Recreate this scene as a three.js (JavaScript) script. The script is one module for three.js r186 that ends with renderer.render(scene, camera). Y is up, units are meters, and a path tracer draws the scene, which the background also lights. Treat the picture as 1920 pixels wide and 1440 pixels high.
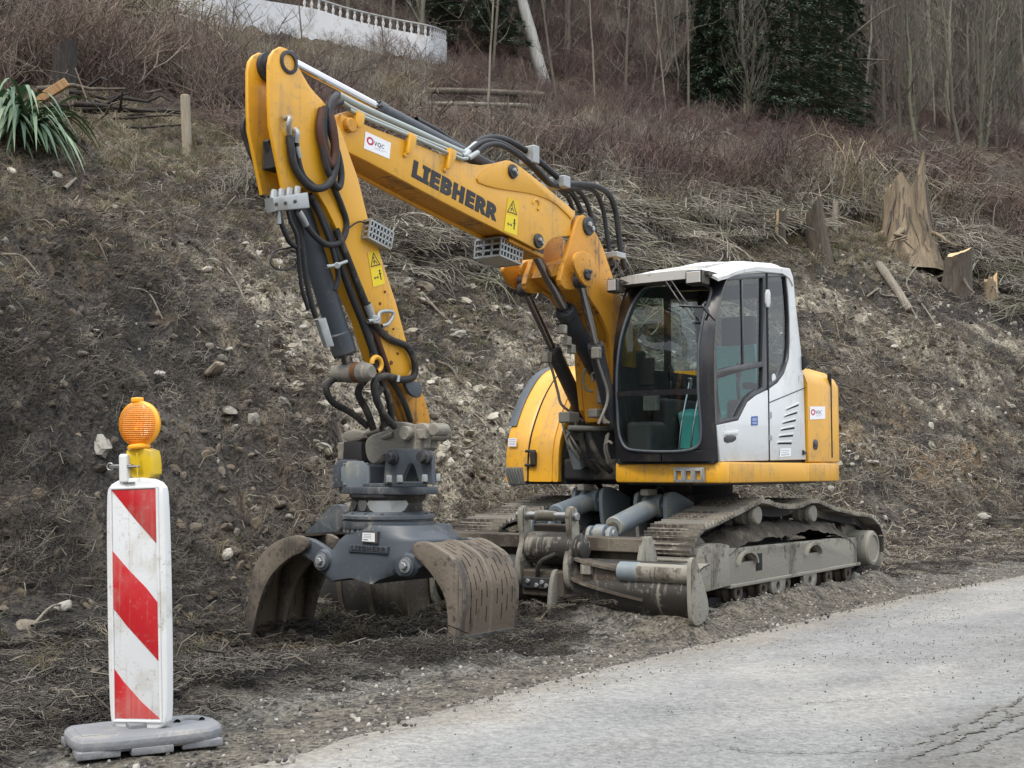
import * as THREE from 'three';
import { mergeGeometries, mergeVertices, toCreasedNormals } from 'three/addons/utils/BufferGeometryUtils.js';
import { RoundedBoxGeometry } from 'three/addons/geometries/RoundedBoxGeometry.js';
import { TextGeometry } from 'three/addons/geometries/TextGeometry.js';
import { FontLoader } from 'three/addons/loaders/FontLoader.js';

// ---------------------------------------------------------------- camera, sky, sun, exposure
const scene = new THREE.Scene();
const camera = new THREE.PerspectiveCamera(33.4, 1024 / 768, 0.1, 600);
camera.position.set(0, 1.1, 0);
camera.rotation.set(Math.atan(160 / 2400), 0, 0);

const renderer = new THREE.WebGLRenderer({ antialias: true });
renderer.setSize(1024, 768);
renderer.toneMapping = THREE.LinearToneMapping;
renderer.toneMappingExposure = 1.86;
renderer.shadowMap.enabled = true;

{ // overcast sky: pale cloud, brighter towards the zenith, soft cloud mottling
  const W = 256, H = 128, d = new Float32Array(W * H * 4);
  for (let j = 0; j < H; j++) {
    const el = ((j + 0.5) / H - 0.5) * Math.PI, s = Math.sin(el);
    for (let i = 0; i < W; i++) {
      const az = i / W * Math.PI * 2;
      let L = s > 0 ? 0.44 + 0.98 * s : 0.25;
      if (s > 0) L *= 1 + 0.07 * Math.sin(az * 3 + 5 * s) * Math.sin(9 * s + 2 * Math.sin(az)) ;
      const k = (j * W + i) * 4;
      d[k] = L * 0.945; d[k + 1] = L * 1.0; d[k + 2] = L * 1.09; d[k + 3] = 1;
    }
  }
  const t = new THREE.DataTexture(d, W, H, THREE.RGBAFormat, THREE.FloatType);
  t.mapping = THREE.EquirectangularReflectionMapping; t.magFilter = THREE.LinearFilter; t.minFilter = THREE.LinearFilter;
  t.wrapS = THREE.RepeatWrapping; t.needsUpdate = true;
  scene.background = t; scene.environment = t;
}
const sun = new THREE.DirectionalLight(0xfff4e6, 1.3);
sun.position.set(-9, 26, 4); sun.target.position.set(1, 0, -11);
sun.castShadow = true; sun.shadow.radius = 26;
sun.shadow.mapSize.set(2048, 2048);
Object.assign(sun.shadow.camera, { left: -40, right: 40, top: 40, bottom: -40, near: 1, far: 120 });
scene.add(sun, sun.target);

// ---------------------------------------------------------------- helpers
let seedState = 12345;
const rnd = () => { seedState = (seedState * 1664525 + 1013904223) >>> 0; return seedState / 4294967296; };
const reseed = (s) => { seedState = s >>> 0; for (let i = 0; i < 4; i++) rnd(); };
const R = (a, b) => a + (b - a) * rnd();
const clamp = (x, a, b) => Math.min(b, Math.max(a, x));
const lerp = (a, b, t) => a + (b - a) * t;
const sm = (a, b, x) => { const t = clamp((x - a) / (b - a), 0, 1); return t * t * (3 - 2 * t); };
function hash3(x, y, z) {
  let h = (Math.imul(x, 374761393) + Math.imul(y, 668265263) + Math.imul(z, 2147483647 - 61)) | 0;
  h = Math.imul(h ^ (h >>> 13), 1274126177); h ^= h >>> 16;
  return (h >>> 0) / 4294967296;
}
function vnoise(x, y, z = 0, per = 0, perY = per) {          // value noise 0..1, optionally periodic
  const xi = Math.floor(x), yi = Math.floor(y), zi = Math.floor(z);
  const fx = x - xi, fy = y - yi, fz = z - zi;
  const u = fx * fx * (3 - 2 * fx), v = fy * fy * (3 - 2 * fy), w = fz * fz * (3 - 2 * fz);
  const w_ = (n, q) => (q ? ((n % q) + q) % q : n);
  const x0 = w_(xi, per), x1 = w_(xi + 1, per), y0 = w_(yi, perY), y1 = w_(yi + 1, perY);
  const g = (z_) => lerp(lerp(hash3(x0, y0, z_), hash3(x1, y0, z_), u), lerp(hash3(x0, y1, z_), hash3(x1, y1, z_), u), v);
  return w === 0 ? g(zi) : lerp(g(zi), g(zi + 1), w);
}
function fbm(x, y, z = 0, oct = 4, per = 0) {
  let a = 0.5, s = 0, n = 0;
  for (let o = 0; o < oct; o++) { s += a * vnoise(x, y, z + o * 17, per); n += a; a *= 0.5; x *= 2; y *= 2; per *= 2; }
  return s / n;
}
const toS = (c) => (c <= 0.0031308 ? 12.92 * c : 1.055 * Math.pow(c, 1 / 2.4) - 0.055);
function tex(size, metres, fn, srgb = true) {     // fn(i/size, j/size) -> linear rgb or grey
  const d = new Uint8Array(size * size * 4);
  for (let j = 0; j < size; j++) for (let i = 0; i < size; i++) {
    let c = fn(i / size, j / size); if (typeof c === 'number') c = [c, c, c];
    const k = (j * size + i) * 4;
    for (let q = 0; q < 3; q++) d[k + q] = 255 * clamp(srgb ? toS(c[q]) : c[q], 0, 1);
    d[k + 3] = 255;
  }
  const t = new THREE.DataTexture(d, size, size);
  t.wrapS = t.wrapT = THREE.RepeatWrapping; t.magFilter = THREE.LinearFilter; t.minFilter = THREE.LinearMipmapLinearFilter; t.generateMipmaps = true;
  t.repeat.set(1 / metres, 1 / metres);
  if (srgb) t.colorSpace = THREE.SRGBColorSpace;
  t.needsUpdate = true;
  return t;
}
const mix3 = (a, b, t) => [lerp(a[0], b[0], t), lerp(a[1], b[1], t), lerp(a[2], b[2], t)];
// P: machine frame (u forward, v up, L to the machine's left) -> local x, y, z
const P = (u, v, L) => new THREE.Vector3(u, v, -L);
const PV = (p) => P(p[0], p[1], p[2]);
function prep(g) {
  let o = g.index ? g.toNonIndexed() : g;
  for (const k of Object.keys(o.attributes)) if (!['position', 'normal', 'uv', 'color'].includes(k)) o.deleteAttribute(k);
  if (!o.attributes.normal) o.computeVertexNormals();
  if (!o.userData.keepUV) boxUV(o);
  return o;
}
function boxUV(g) {
  const p = g.attributes.position, n = g.attributes.normal, uv = new Float32Array(p.count * 2);
  for (let i = 0; i < p.count; i += 3) {
    let ax = 0, ay = 0, az = 0;
    for (let k = 0; k < 3 && i + k < p.count; k++) { ax += Math.abs(n.getX(i + k)); ay += Math.abs(n.getY(i + k)); az += Math.abs(n.getZ(i + k)); }
    for (let k = 0; k < 3 && i + k < p.count; k++) {
      const x = p.getX(i + k), y = p.getY(i + k), z = p.getZ(i + k);
      const [a, b] = az >= ax && az >= ay ? [x, y] : ax >= ay ? [z, y] : [x, z];
      uv[(i + k) * 2] = a; uv[(i + k) * 2 + 1] = b;
    }
  }
  g.setAttribute('uv', new THREE.BufferAttribute(uv, 2));
}
function part(parent, name, geos, mat, label) {
  const list = [geos].flat(3).filter(Boolean).map(prep);
  const g = list.length > 1 ? mergeGeometries(list.map((x) => { if (x.attributes.color) x.deleteAttribute('color'); return x; })) : list[0];
  const m = new THREE.Mesh(g, mat); m.name = name; m.castShadow = m.receiveShadow = true;
  if (label) m.userData.label = label;
  parent.add(m); return m;
}
const taken = {};
function numbered(n) { const k = taken[n] = (taken[n] ?? -1) + 1; return k ? n + '_' + String(k).padStart(3, '0') : n; }
function thing(name, label, category, group) {
  const o = new THREE.Group(); o.name = numbered(name); o.userData = { label, category };
  if (group) o.userData.group = group;
  scene.add(o); return o;
}
function thingMesh(name, geo, mat, label, category, group) {
  const list = [geo].flat(3).map(prep), m = new THREE.Mesh(list.length > 1 ? mergeGeometries(list) : list[0], mat);
  m.name = numbered(name); m.userData = { label, category }; if (group) m.userData.group = group;
  m.castShadow = m.receiveShadow = true; scene.add(m); return m;
}
function chk(pts, it = 2) {                       // corner cutting; a third entry 1 keeps a corner sharp
  for (let k = 0; k < it; k++) {
    const o = [];
    for (let i = 0; i < pts.length; i++) {
      const p = pts[i], a = pts[(i + pts.length - 1) % pts.length], b = pts[(i + 1) % pts.length];
      if (p[2]) o.push(p);
      else o.push([lerp(p[0], a[0], 0.25), lerp(p[1], a[1], 0.25)], [lerp(p[0], b[0], 0.25), lerp(p[1], b[1], 0.25)]);
    }
    pts = o;
  }
  return pts;
}
function shp(pts, holes = []) {
  const s = new THREE.Shape(pts.map((p) => new THREE.Vector2(p[0], p[1])));
  for (const h of holes) s.holes.push(new THREE.Path(h.map((p) => new THREE.Vector2(p[0], p[1]))));
  return s;
}
const circ = (x, y, r, n = 16, ry = r) => Array.from({ length: n }, (_, i) => [x + r * Math.cos(i / n * 2 * Math.PI), y + ry * Math.sin(i / n * 2 * Math.PI)]);
// plate in a (u, v) plane between two L values
function ext(pts, L0, L1, bev = 0.006, holes = []) {
  const a = Math.max(L0, L1), b = Math.min(L0, L1), bv = Math.min(bev, (a - b) * 0.3);
  const g = new THREE.ExtrudeGeometry(shp(pts, holes), { depth: a - b - 2 * bv, bevelEnabled: bv > 0, bevelThickness: bv, bevelSize: bv, bevelOffset: -bv, bevelSegments: 2, curveSegments: 8 });
  g.translate(0, 0, -a + bv);
  return toCreasedNormals(g, 0.55);
}
// plate in an (L, v) plane between two u values
function extU(pts, u0, u1, bev = 0.006, holes = []) {
  const a = Math.max(u0, u1), b = Math.min(u0, u1), bv = Math.min(bev, (a - b) * 0.3);
  const f = (q) => q.map((p) => [-p[0], p[1]]);
  const g = new THREE.ExtrudeGeometry(shp(f(pts), holes.map(f)), { depth: a - b - 2 * bv, bevelEnabled: bv > 0, bevelThickness: bv, bevelSize: bv, bevelOffset: -bv, bevelSegments: 2 });
  g.translate(0, 0, bv);                          // x = -L, z = depth
  g.applyMatrix4(new THREE.Matrix4().makeBasis(new THREE.Vector3(0, 0, 1), new THREE.Vector3(0, 1, 0), new THREE.Vector3(-1, 0, 0)));
  g.translate(a, 0, 0);
  return toCreasedNormals(g, 0.55);
}
// plate in a (u, L) plane between two v values
function extV(pts, v0, v1, bev = 0.006, holes = []) {
  const a = Math.max(v0, v1), b = Math.min(v0, v1), bv = Math.min(bev, (a - b) * 0.3);
  const g = new THREE.ExtrudeGeometry(shp(pts, holes), { depth: a - b - 2 * bv, bevelEnabled: bv > 0, bevelThickness: bv, bevelSize: bv, bevelOffset: -bv, bevelSegments: 2 });
  g.translate(0, 0, bv); g.rotateX(-Math.PI / 2); g.translate(0, b, 0);
  return toCreasedNormals(g, 0.55);
}
function orient(g, p, q) {                        // y axis -> from p to q
  const d = new THREE.Vector3().subVectors(q, p).normalize();
  g.applyQuaternion(new THREE.Quaternion().setFromUnitVectors(new THREE.Vector3(0, 1, 0), d));
  g.translate(p.x, p.y, p.z); return g;
}
function turnW(p, q, prof, seg = 24) {            // prof: [distance along, radius]
  const g = new THREE.LatheGeometry(prof.map(([t, r]) => new THREE.Vector2(Math.max(r, 0.0004), t)), seg);
  return orient(toCreasedNormals(g, 0.6), p, q);
}
const turn = (p, q, prof, seg) => turnW(PV(p), PV(q), prof, seg);
function cylW(p, q, r, seg = 20, c = 0.006) {
  const h = p.distanceTo(q); c = Math.min(c, r * 0.4, h * 0.3);
  return turnW(p, q, [[0, 0], [0, r - c], [c, r], [h - c, r], [h, r - c], [h, 0]], seg);
}
const cyl = (p, q, r, seg, c) => cylW(PV(p), PV(q), r, seg, c);
function tubeW(pts, r, seg, rad = 7) {
  const c = new THREE.CatmullRomCurve3(pts, false, 'centripetal');
  return new THREE.TubeGeometry(c, seg || Math.max(8, pts.length * 6), r, rad, false);
}
const tube = (pts, r, seg, rad) => tubeW(pts.map(PV), r, seg, rad);
function box(u0, u1, v0, v1, L0, L1, r = 0.01) {
  const w = Math.abs(u1 - u0), h = Math.abs(v1 - v0), d = Math.abs(L1 - L0);
  const g = new RoundedBoxGeometry(w, h, d, 2, Math.min(r, w * 0.3, h * 0.3, d * 0.3));
  g.translate((u0 + u1) / 2, (v0 + v1) / 2, -(L0 + L1) / 2); return g;
}
// closed slab between an outer and an inner grid of points
function slab(nu, nv, outer, inner) {
  const pos = [], idx = [], W = nu + 1, N = W * (nv + 1);
  for (const f of [outer, inner]) for (let j = 0; j <= nv; j++) for (let i = 0; i <= nu; i++) { const p = f(i / nu, j / nv); pos.push(p.x, p.y, p.z); }
  const q = (a, b, c, d) => idx.push(a, b, c, a, c, d);
  for (let j = 0; j < nv; j++) for (let i = 0; i < nu; i++) {
    const a = j * W + i; q(a, a + 1, a + 1 + W, a + W); q(N + a, N + a + W, N + a + 1 + W, N + a + 1);
  }
  for (let i = 0; i < nu; i++) { q(i + 1, i, N + i, N + i + 1); const b = nv * W + i; q(b, b + 1, N + b + 1, N + b); }
  for (let j = 0; j < nv; j++) { const a = j * W; q(a, a + W, N + a + W, N + a); const b = a + nu; q(b + W, b, N + b, N + b + W); }
  const g = new THREE.BufferGeometry(); g.setAttribute('position', new THREE.Float32BufferAttribute(pos, 3)); g.setIndex(idx);
  return toCreasedNormals(g, 0.7);
}
function quad(a, b, c, d) {                       // uv 0..1, corners bottom-left, bottom-right, top-right, top-left
  const g = new THREE.BufferGeometry();
  g.setAttribute('position', new THREE.Float32BufferAttribute([a, b, c, a, c, d].flatMap((p) => [p.x, p.y, p.z]), 3));
  g.setAttribute('uv', new THREE.Float32BufferAttribute([0, 0, 1, 0, 1, 1, 0, 0, 1, 1, 0, 1], 2));
  g.computeVertexNormals(); g.userData.keepUV = true; return g;
}
function canvasTex(w, h, draw) {
  const c = document.createElement('canvas'); c.width = w; c.height = h;
  draw(c.getContext('2d'), w, h);
  const t = new THREE.CanvasTexture(c); t.colorSpace = THREE.SRGBColorSpace; return t;
}

// ---------------------------------------------------------------- materials (what the surfaces are made of)
const lin = (r, g, b) => new THREE.Color().setRGB(r, g, b);
const blotch = (u, v, s, per, z) => fbm(u * per, v * per, z, 4, per) ;
// thin dust film in patches, specks of mud, fine scratches: a colour of its own that sits on the paint
function paintTex(base, dust, amount, seed, size = 400, metres = 1.6) {
  return tex(size, metres, (u, v) => {
    const a = fbm(u * 5, v * 5, seed, 5, 5), b = fbm(u * 40, v * 40, seed + 3, 3, 40), c = vnoise(u * 150, v * 150, seed + 9, 150);
    let t = sm(0.52, 0.80, a) * 0.55 + sm(0.60, 0.85, b) * 0.5 * sm(0.35, 0.6, a);
    t += c > 0.972 ? 0.55 : 0;
    const ch = vnoise(u * 64, v * 64, seed + 15, 64) + 0.35 * vnoise(u * 190, v * 190, seed + 16, 190); if (ch > 1.13 && a > 0.48) t += 0.7;
    const st = vnoise(u * 90, v * 4, seed + 21, 90, 4); t += sm(0.74, 0.92, st) * 0.42 * sm(0.38, 0.6, a);
    const sc = vnoise(u * 14 + 30 * v, v * 160 - 20 * u, seed + 33); t += sm(0.93, 0.97, sc) * 0.35 * sm(0.5, 0.7, b);
    const k = 0.94 + 0.12 * (a - 0.5);
    return mix3([base[0] * k, base[1] * k, base[2] * k], dust, clamp(t * amount, 0, 0.9));
  });
}
const DUST = [0.30, 0.26, 0.20], MUD = [0.115, 0.095, 0.072], PALE = [0.36, 0.34, 0.28];
const bumpFine = tex(256, 0.5, (u, v) => fbm(u * 24, v * 24, 5, 4, 24), false);
const bumpMud = tex(512, 1.0, (u, v) => clamp(fbm(u * 10, v * 10, 8, 5, 10) * 0.7 + 0.5 * Math.pow(vnoise(u * 60, v * 60, 4, 60), 3), 0, 1), false);
const std = (o) => new THREE.MeshStandardMaterial(o);
const phys = (o) => new THREE.MeshPhysicalMaterial(o);
const M = {};
M.yellow = phys({ map: paintTex([0.79, 0.395, 0.018], [0.24, 0.165, 0.085], 0.58, 11), roughness: 0.42, clearcoat: 0.25, clearcoatRoughness: 0.35 });
M.yellowWornShaded = phys({ map: paintTex([0.62, 0.28, 0.022], [0.13, 0.075, 0.035], 1.25, 23), roughness: 0.55, bumpMap: bumpFine, bumpScale: 0.0015 });  // worn, rusty yellow; its dark tone doubles as painted shade on the boom box
M.white = phys({ map: paintTex([0.68, 0.695, 0.69], [0.36, 0.33, 0.27], 0.5, 37), roughness: 0.38, clearcoat: 0.3, clearcoatRoughness: 0.3 });
M.whiteRoof = phys({ map: paintTex([0.70, 0.71, 0.69], [0.33, 0.30, 0.25], 0.9, 41), roughness: 0.5 });
M.black = phys({ map: paintTex([0.012, 0.012, 0.016], [0.10, 0.085, 0.065], 0.35, 51), roughness: 0.32, clearcoat: 0.3, clearcoatRoughness: 0.25 });
M.blackDusty = std({ map: paintTex([0.020, 0.019, 0.020], [0.15, 0.125, 0.095], 1.0, 53), roughness: 0.75 });
M.rubber = std({ map: paintTex([0.018, 0.018, 0.020], [0.12, 0.10, 0.08], 0.5, 61, 256, 0.7), roughness: 0.62 });
M.hoseMuddy = std({ map: paintTex([0.022, 0.021, 0.020], [0.10, 0.085, 0.065], 1.5, 63, 256, 0.5), roughness: 0.8 });
M.hoseRusty = std({ color: lin(0.06, 0.022, 0.012), roughness: 0.75 });
M.greyPaint = phys({ map: paintTex([0.066, 0.078, 0.092], [0.24, 0.225, 0.19], 1.25, 71), roughness: 0.5, clearcoat: 0.15, clearcoatRoughness: 0.4 });
M.cylGrey = phys({ map: paintTex([0.058, 0.068, 0.082], [0.17, 0.15, 0.12], 0.75, 73), roughness: 0.5 });
M.cylDark = phys({ map: paintTex([0.028, 0.031, 0.038], [0.12, 0.10, 0.075], 0.8, 75), roughness: 0.55 });
M.blueGrey = phys({ map: paintTex([0.19, 0.225, 0.245], [0.33, 0.30, 0.23], 0.9, 77), roughness: 0.5 });
M.zinc = std({ map: paintTex([0.40, 0.42, 0.42], [0.24, 0.21, 0.16], 1.0, 81, 256, 0.6), metalness: 0.55, roughness: 0.48 });
M.pipe = std({ map: paintTex([0.36, 0.395, 0.37], [0.22, 0.20, 0.15], 0.9, 83, 256, 0.7), metalness: 0.25, roughness: 0.5 });
M.steel = std({ map: paintTex([0.34, 0.34, 0.33], [0.10, 0.08, 0.06], 0.9, 85, 256, 0.4), metalness: 0.8, roughness: 0.4 });
M.chrome = std({ color: lin(0.62, 0.62, 0.63), metalness: 1, roughness: 0.12 });
M.rodDark = std({ color: lin(0.30, 0.28, 0.27), metalness: 0.95, roughness: 0.22 });
M.dustSteel = std({ map: paintTex([0.21, 0.198, 0.165], [0.36, 0.33, 0.265], 1.6, 91), roughness: 0.85, bumpMap: bumpMud, bumpScale: 0.004 });
M.frameDust = std({ map: paintTex([0.27, 0.255, 0.21], [0.075, 0.064, 0.048], 1.9, 93), roughness: 0.88, bumpMap: bumpMud, bumpScale: 0.004 });
M.jaw = std({ map: paintTex([0.155, 0.122, 0.088], [0.050, 0.042, 0.036], 1.9, 95), roughness: 0.72, metalness: 0.15, bumpMap: bumpMud, bumpScale: 0.003 });
M.jawEdge = std({ map: paintTex([0.19, 0.158, 0.122], [0.062, 0.053, 0.045], 1.9, 97), roughness: 0.7, metalness: 0.15, bumpMap: bumpMud, bumpScale: 0.003 });
M.shoe = std({ map: paintTex([0.070, 0.060, 0.050], [0.27, 0.245, 0.195], 1.7, 99), roughness: 0.9, bumpMap: bumpMud, bumpScale: 0.005 });
M.grouser = std({ map: paintTex([0.33, 0.31, 0.265], [0.12, 0.10, 0.08], 1.0, 101, 256, 0.8), roughness: 0.65, metalness: 0.3 });
M.mud = std({ map: paintTex([0.055, 0.046, 0.036], [0.14, 0.12, 0.09], 1.1, 103), roughness: 1, bumpMap: bumpMud, bumpScale: 0.02 });
M.brownSteel = std({ map: paintTex([0.072, 0.057, 0.043], [0.18, 0.155, 0.118], 1.5, 105), roughness: 0.85, bumpMap: bumpMud, bumpScale: 0.003 });
M.bucket = std({ map: paintTex([0.040, 0.036, 0.032], [0.27, 0.25, 0.205], 1.9, 107, 512, 1.3), roughness: 0.6, metalness: 0.2 });
M.bucketGrey = std({ map: paintTex([0.060, 0.060, 0.058], [0.16, 0.145, 0.12], 1.2, 108, 512, 1.1), roughness: 0.45, metalness: 0.3 });
M.dark = std({ color: lin(0.012, 0.012, 0.013), roughness: 0.8 });
M.darkGrey = std({ map: paintTex([0.045, 0.046, 0.047], [0.13, 0.115, 0.09], 0.8, 109), roughness: 0.7 });
M.grille = std({ map: paintTex([0.10, 0.105, 0.10], [0.22, 0.20, 0.16], 0.8, 111), roughness: 0.7 });
M.slate = std({ map: paintTex([0.060, 0.074, 0.090], [0.2, 0.18, 0.14], 0.4, 113), roughness: 0.5 });
M.gap = std({ color: lin(0.01, 0.01, 0.01), roughness: 0.9 });
M.glass = phys({ color: lin(0.66, 0.73, 0.72), transmission: 1, thickness: 0, roughness: 0.02, ior: 1.5 });
M.lampGlass = phys({ color: lin(0.75, 0.78, 0.8), metalness: 0.6, roughness: 0.15 });
M.teal = std({ color: lin(0.08, 0.44, 0.42), roughness: 0.9, bumpMap: bumpFine, bumpScale: 0.003 });
M.rubberBoot = std({ color: lin(0.02, 0.02, 0.02), roughness: 0.9 });
M.paper = std({ color: lin(0.75, 0.75, 0.73), roughness: 0.8 });
M.rust = std({ map: paintTex([0.20, 0.075, 0.025], [0.07, 0.045, 0.03], 1.2, 117, 256, 0.4), roughness: 0.85 });
M.blackLetter = std({ map: paintTex([0.010, 0.011, 0.014], [0.12, 0.10, 0.07], 0.3, 119), roughness: 0.5 });

// ---------------------------------------------------------------- excavator
const MACHINE_POS = new THREE.Vector3(1.615, -0.1, -12.69), MACHINE_TURN = -Math.PI * (90 + 36) / 180;
function machineGroup(name, label, category) {
  const o = thing(name, label, category); o.position.copy(MACHINE_POS); o.rotation.y = MACHINE_TURN; return o;
}
const ex = machineGroup('excavator', 'yellow and white crawler excavator with raised boom parked beside the road', 'excavator');
const interp = (list, x) => {                     // list of [x, y] rising in x
  if (x <= list[0][0]) return list[0][1];
  for (let i = 1; i < list.length; i++) if (x <= list[i][0]) { const a = list[i - 1], b = list[i]; return lerp(a[1], b[1], (x - a[0]) / (b[0] - a[0] || 1)); }
  return list[list.length - 1][1];
};
const bolt = (p, n, r = 0.018, h = 0.018) => {    // hexagon head at p, pointing along n (machine frame)
  const q = [p[0] + n[0] * h, p[1] + n[1] * h, p[2] + n[2] * h];
  return turn(p, q, [[0, r], [h * 0.8, r], [h, r * 0.82], [h, 0]], 6);
};

// --- undercarriage
const TRACK_PATH = [[1.5, 0.035], [0.8, 0.03], [0, 0.03], [-0.8, 0.03], [-1.6, 0.03], [-2.05, 0.09], [-2.3, 0.28], [-2.31, 0.5], [-2.08, 0.665], [-1.55, 0.735], [-1.0, 0.80], [-0.5, 0.885], [-0.1, 0.845], [0.3, 0.855], [0.68, 0.905], [1.1, 0.83], [1.5, 0.755], [1.84, 0.685], [2.02, 0.52], [2.02, 0.30], [1.84, 0.11]];
const trackCurve = new THREE.CatmullRomCurve3(TRACK_PATH.map(([u, v]) => new THREE.Vector3(u, v, 0)), true, 'centripetal');
const NSHOE = 52;
const shoeGeo = (() => {                          // triple grouser shoe, 0.5 m wide; x along the chain, y outwards
  const w = trackCurve.getLength() / NSHOE * 0.94;
  const s = [[-w / 2, -0.008], [-w / 2, 0.010], [-w / 2 + 0.012, 0.012], [-w / 2 + 0.020, 0.038], [-w / 2 + 0.030, 0.038], [-w / 2 + 0.040, 0.012], [-0.012, 0.012], [-0.006, 0.030], [0.006, 0.030], [0.012, 0.012], [w / 2 - 0.040, 0.012], [w / 2 - 0.030, 0.038], [w / 2 - 0.020, 0.038], [w / 2 - 0.012, 0.012], [w / 2, 0.010], [w / 2, -0.008]];
  const g = new THREE.ExtrudeGeometry(shp(s), { depth: 0.5, bevelEnabled: false }); g.translate(0, 0, -0.25);
  return prep(g);
})();
function crawler(Lc, side) {
  const link = [];
  for (const dz of [-0.07, 0.07]) {               // two rows of chain links
    const n = 104, pts = [];
    for (let i = 0; i <= n; i++) { const p = trackCurve.getPointAt((i % n) / n), t = trackCurve.getTangentAt((i % n) / n); pts.push([p, new THREE.Vector3(-t.y, t.x, 0)]); }
    link.push(slab(n, 1, (a, b) => { const [p, nn] = pts[Math.round(a * n)]; return new THREE.Vector3(p.x - nn.x * 0.012, p.y - nn.y * 0.012, -Lc + dz + (b - 0.5) * 0.05); },
      (a, b) => { const [p, nn] = pts[Math.round(a * n)]; return new THREE.Vector3(p.x - nn.x * 0.085, p.y - nn.y * 0.085, -Lc + dz + (b - 0.5) * 0.05); }));
  }
  const tr = part(ex, 'track', link, M.blackDusty);
  reseed(77 + side);
  for (let i = 0; i < NSHOE; i++) {
    const p = trackCurve.getPointAt(i / NSHOE), t = trackCurve.getTangentAt(i / NSHOE);
    const m = new THREE.Mesh(shoeGeo, i % 3 ? M.shoe : M.dustSteel); m.name = 'track_shoe'; m.castShadow = m.receiveShadow = true;
    m.position.set(p.x, p.y, -Lc); m.rotation.z = Math.atan2(t.y, t.x) + R(-0.02, 0.02);
    tr.add(m);
  }
  const fr = part(ex, 'track_frame', [
    box(-1.62, 1.45, 0.26, 0.5, Lc - 0.15, Lc + 0.15, 0.02),
    ext(chk([[-1.62, 0.24, 1], [-1.62, 0.5, 1], [-0.9, 0.52], [-0.72, 0.515, 1], [1.3, 0.53, 1], [1.3, 0.22, 1]], 1), Lc + side * 0.16, Lc + side * 0.225, 0.012,
      [[[-0.62, 0.40], [-0.55, 0.455], [-0.45, 0.475], [-0.35, 0.455], [-0.28, 0.40]].reverse(), [[0.82, 0.40], [0.89, 0.455], [0.99, 0.475], [1.09, 0.455], [1.16, 0.40]].reverse()]),
    ext([[-1.65, 0.215], [1.32, 0.195], [1.32, 0.225], [-1.65, 0.245]], Lc + side * 0.15, Lc + side * 0.25, 0.006),
    ext(chk([[1.33, 0.22, 1], [1.33, 0.56, 1], [1.62, 0.60], [1.93, 0.55], [1.95, 0.32], [1.75, 0.20, 1]], 2), Lc + side * 0.15, Lc + side * 0.245, 0.012),
  ], M.frameDust);
  for (const u of [-0.45, 0.99]) {                // arched covers above the openings
    part(fr, 'arch_cover', [slab(12, 1, (a, b) => { const t = Math.PI * (1 - a); return P(u + 0.19 * Math.cos(t), 0.385 + 0.115 * Math.sin(t), Lc + side * (0.20 + 0.065 * b)); },
      (a, b) => { const t = Math.PI * (1 - a); return P(u + 0.17 * Math.cos(t), 0.385 + 0.095 * Math.sin(t), Lc + side * (0.20 + 0.065 * b)); })], M.frameDust);
  }
  part(fr, 'frame_slot', ext([[0.66, 0.31], [0.79, 0.31], [0.79, 0.46], [0.66, 0.46]], Lc + side * 0.2, Lc + side * 0.229, 0.002), M.gap);
  for (const [u, v] of [[0.72, 0.795], [-0.52, 0.775]])
    part(fr, 'carrier_roller', [turn([u, v, Lc - side * 0.1], [u, v, Lc + side * 0.25], [[0, 0], [0, 0.05], [0.12, 0.05], [0.13, 0.082], [0.2, 0.082], [0.21, 0.07], [0.25, 0.07], [0.26, 0.085], [0.31, 0.085], [0.325, 0.075], [0.325, 0]], 20), box(u - 0.03, u + 0.03, 0.5, v, Lc - 0.1, Lc - 0.04)], M.dustSteel);
  for (let i = 0; i < 6; i++) {
    const u = 1.12 - i * 0.5;
    part(fr, 'track_roller', [turn([u, 0.155, Lc - side * 0.17], [u, 0.155, Lc + side * 0.17], [[0, 0], [0, 0.07], [0.05, 0.11], [0.12, 0.11], [0.13, 0.085], [0.21, 0.085], [0.22, 0.11], [0.29, 0.11], [0.34, 0.07], [0.34, 0]], 18),
      ext(chk([[u - 0.085, 0.22, 1], [u + 0.085, 0.22, 1], [u + 0.085, 0.12], [u + 0.04, 0.07], [u - 0.04, 0.07], [u - 0.085, 0.12]], 1), Lc + side * 0.18, Lc + side * 0.22, 0.008, [circ(u, 0.14, 0.03, 10)])], M.brownSteel);
  }
  for (const u of [0.36, -0.36])
    part(fr, 'chain_guide', ext(chk([[u - 0.16, 0.225, 1], [u + 0.16, 0.225, 1], [u + 0.15, 0.10], [u + 0.06, 0.07], [u - 0.06, 0.07], [u - 0.15, 0.10]], 1), Lc + side * 0.2, Lc + side * 0.245, 0.008, [circ(u, 0.15, 0.04, 10)]), M.dustSteel);
  part(fr, 'final_drive', turn([-1.93, 0.375, Lc - side * 0.12], [-1.93, 0.375, Lc + side * 0.30], [[0, 0], [0, 0.2], [0.1, 0.2], [0.11, 0.185], [0.385, 0.185], [0.405, 0.17], [0.41, 0.14], [0.395, 0.13], [0.395, 0]], 36), M.frameDust);
  const sp = []; for (let k = 0; k < 18; k++) { const t = k / 18 * 2 * Math.PI; for (const q of [0.26, 0.31, 0.31, 0.26]) sp.push([-1.93 + q * Math.cos(t + (sp.length % 4) * 0.085), 0.375 + q * Math.sin(t + (sp.length % 4) * 0.085)]); }
  part(fr, 'sprocket', ext(sp, Lc - 0.03, Lc + 0.03, 0.004), M.dustSteel);
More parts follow.
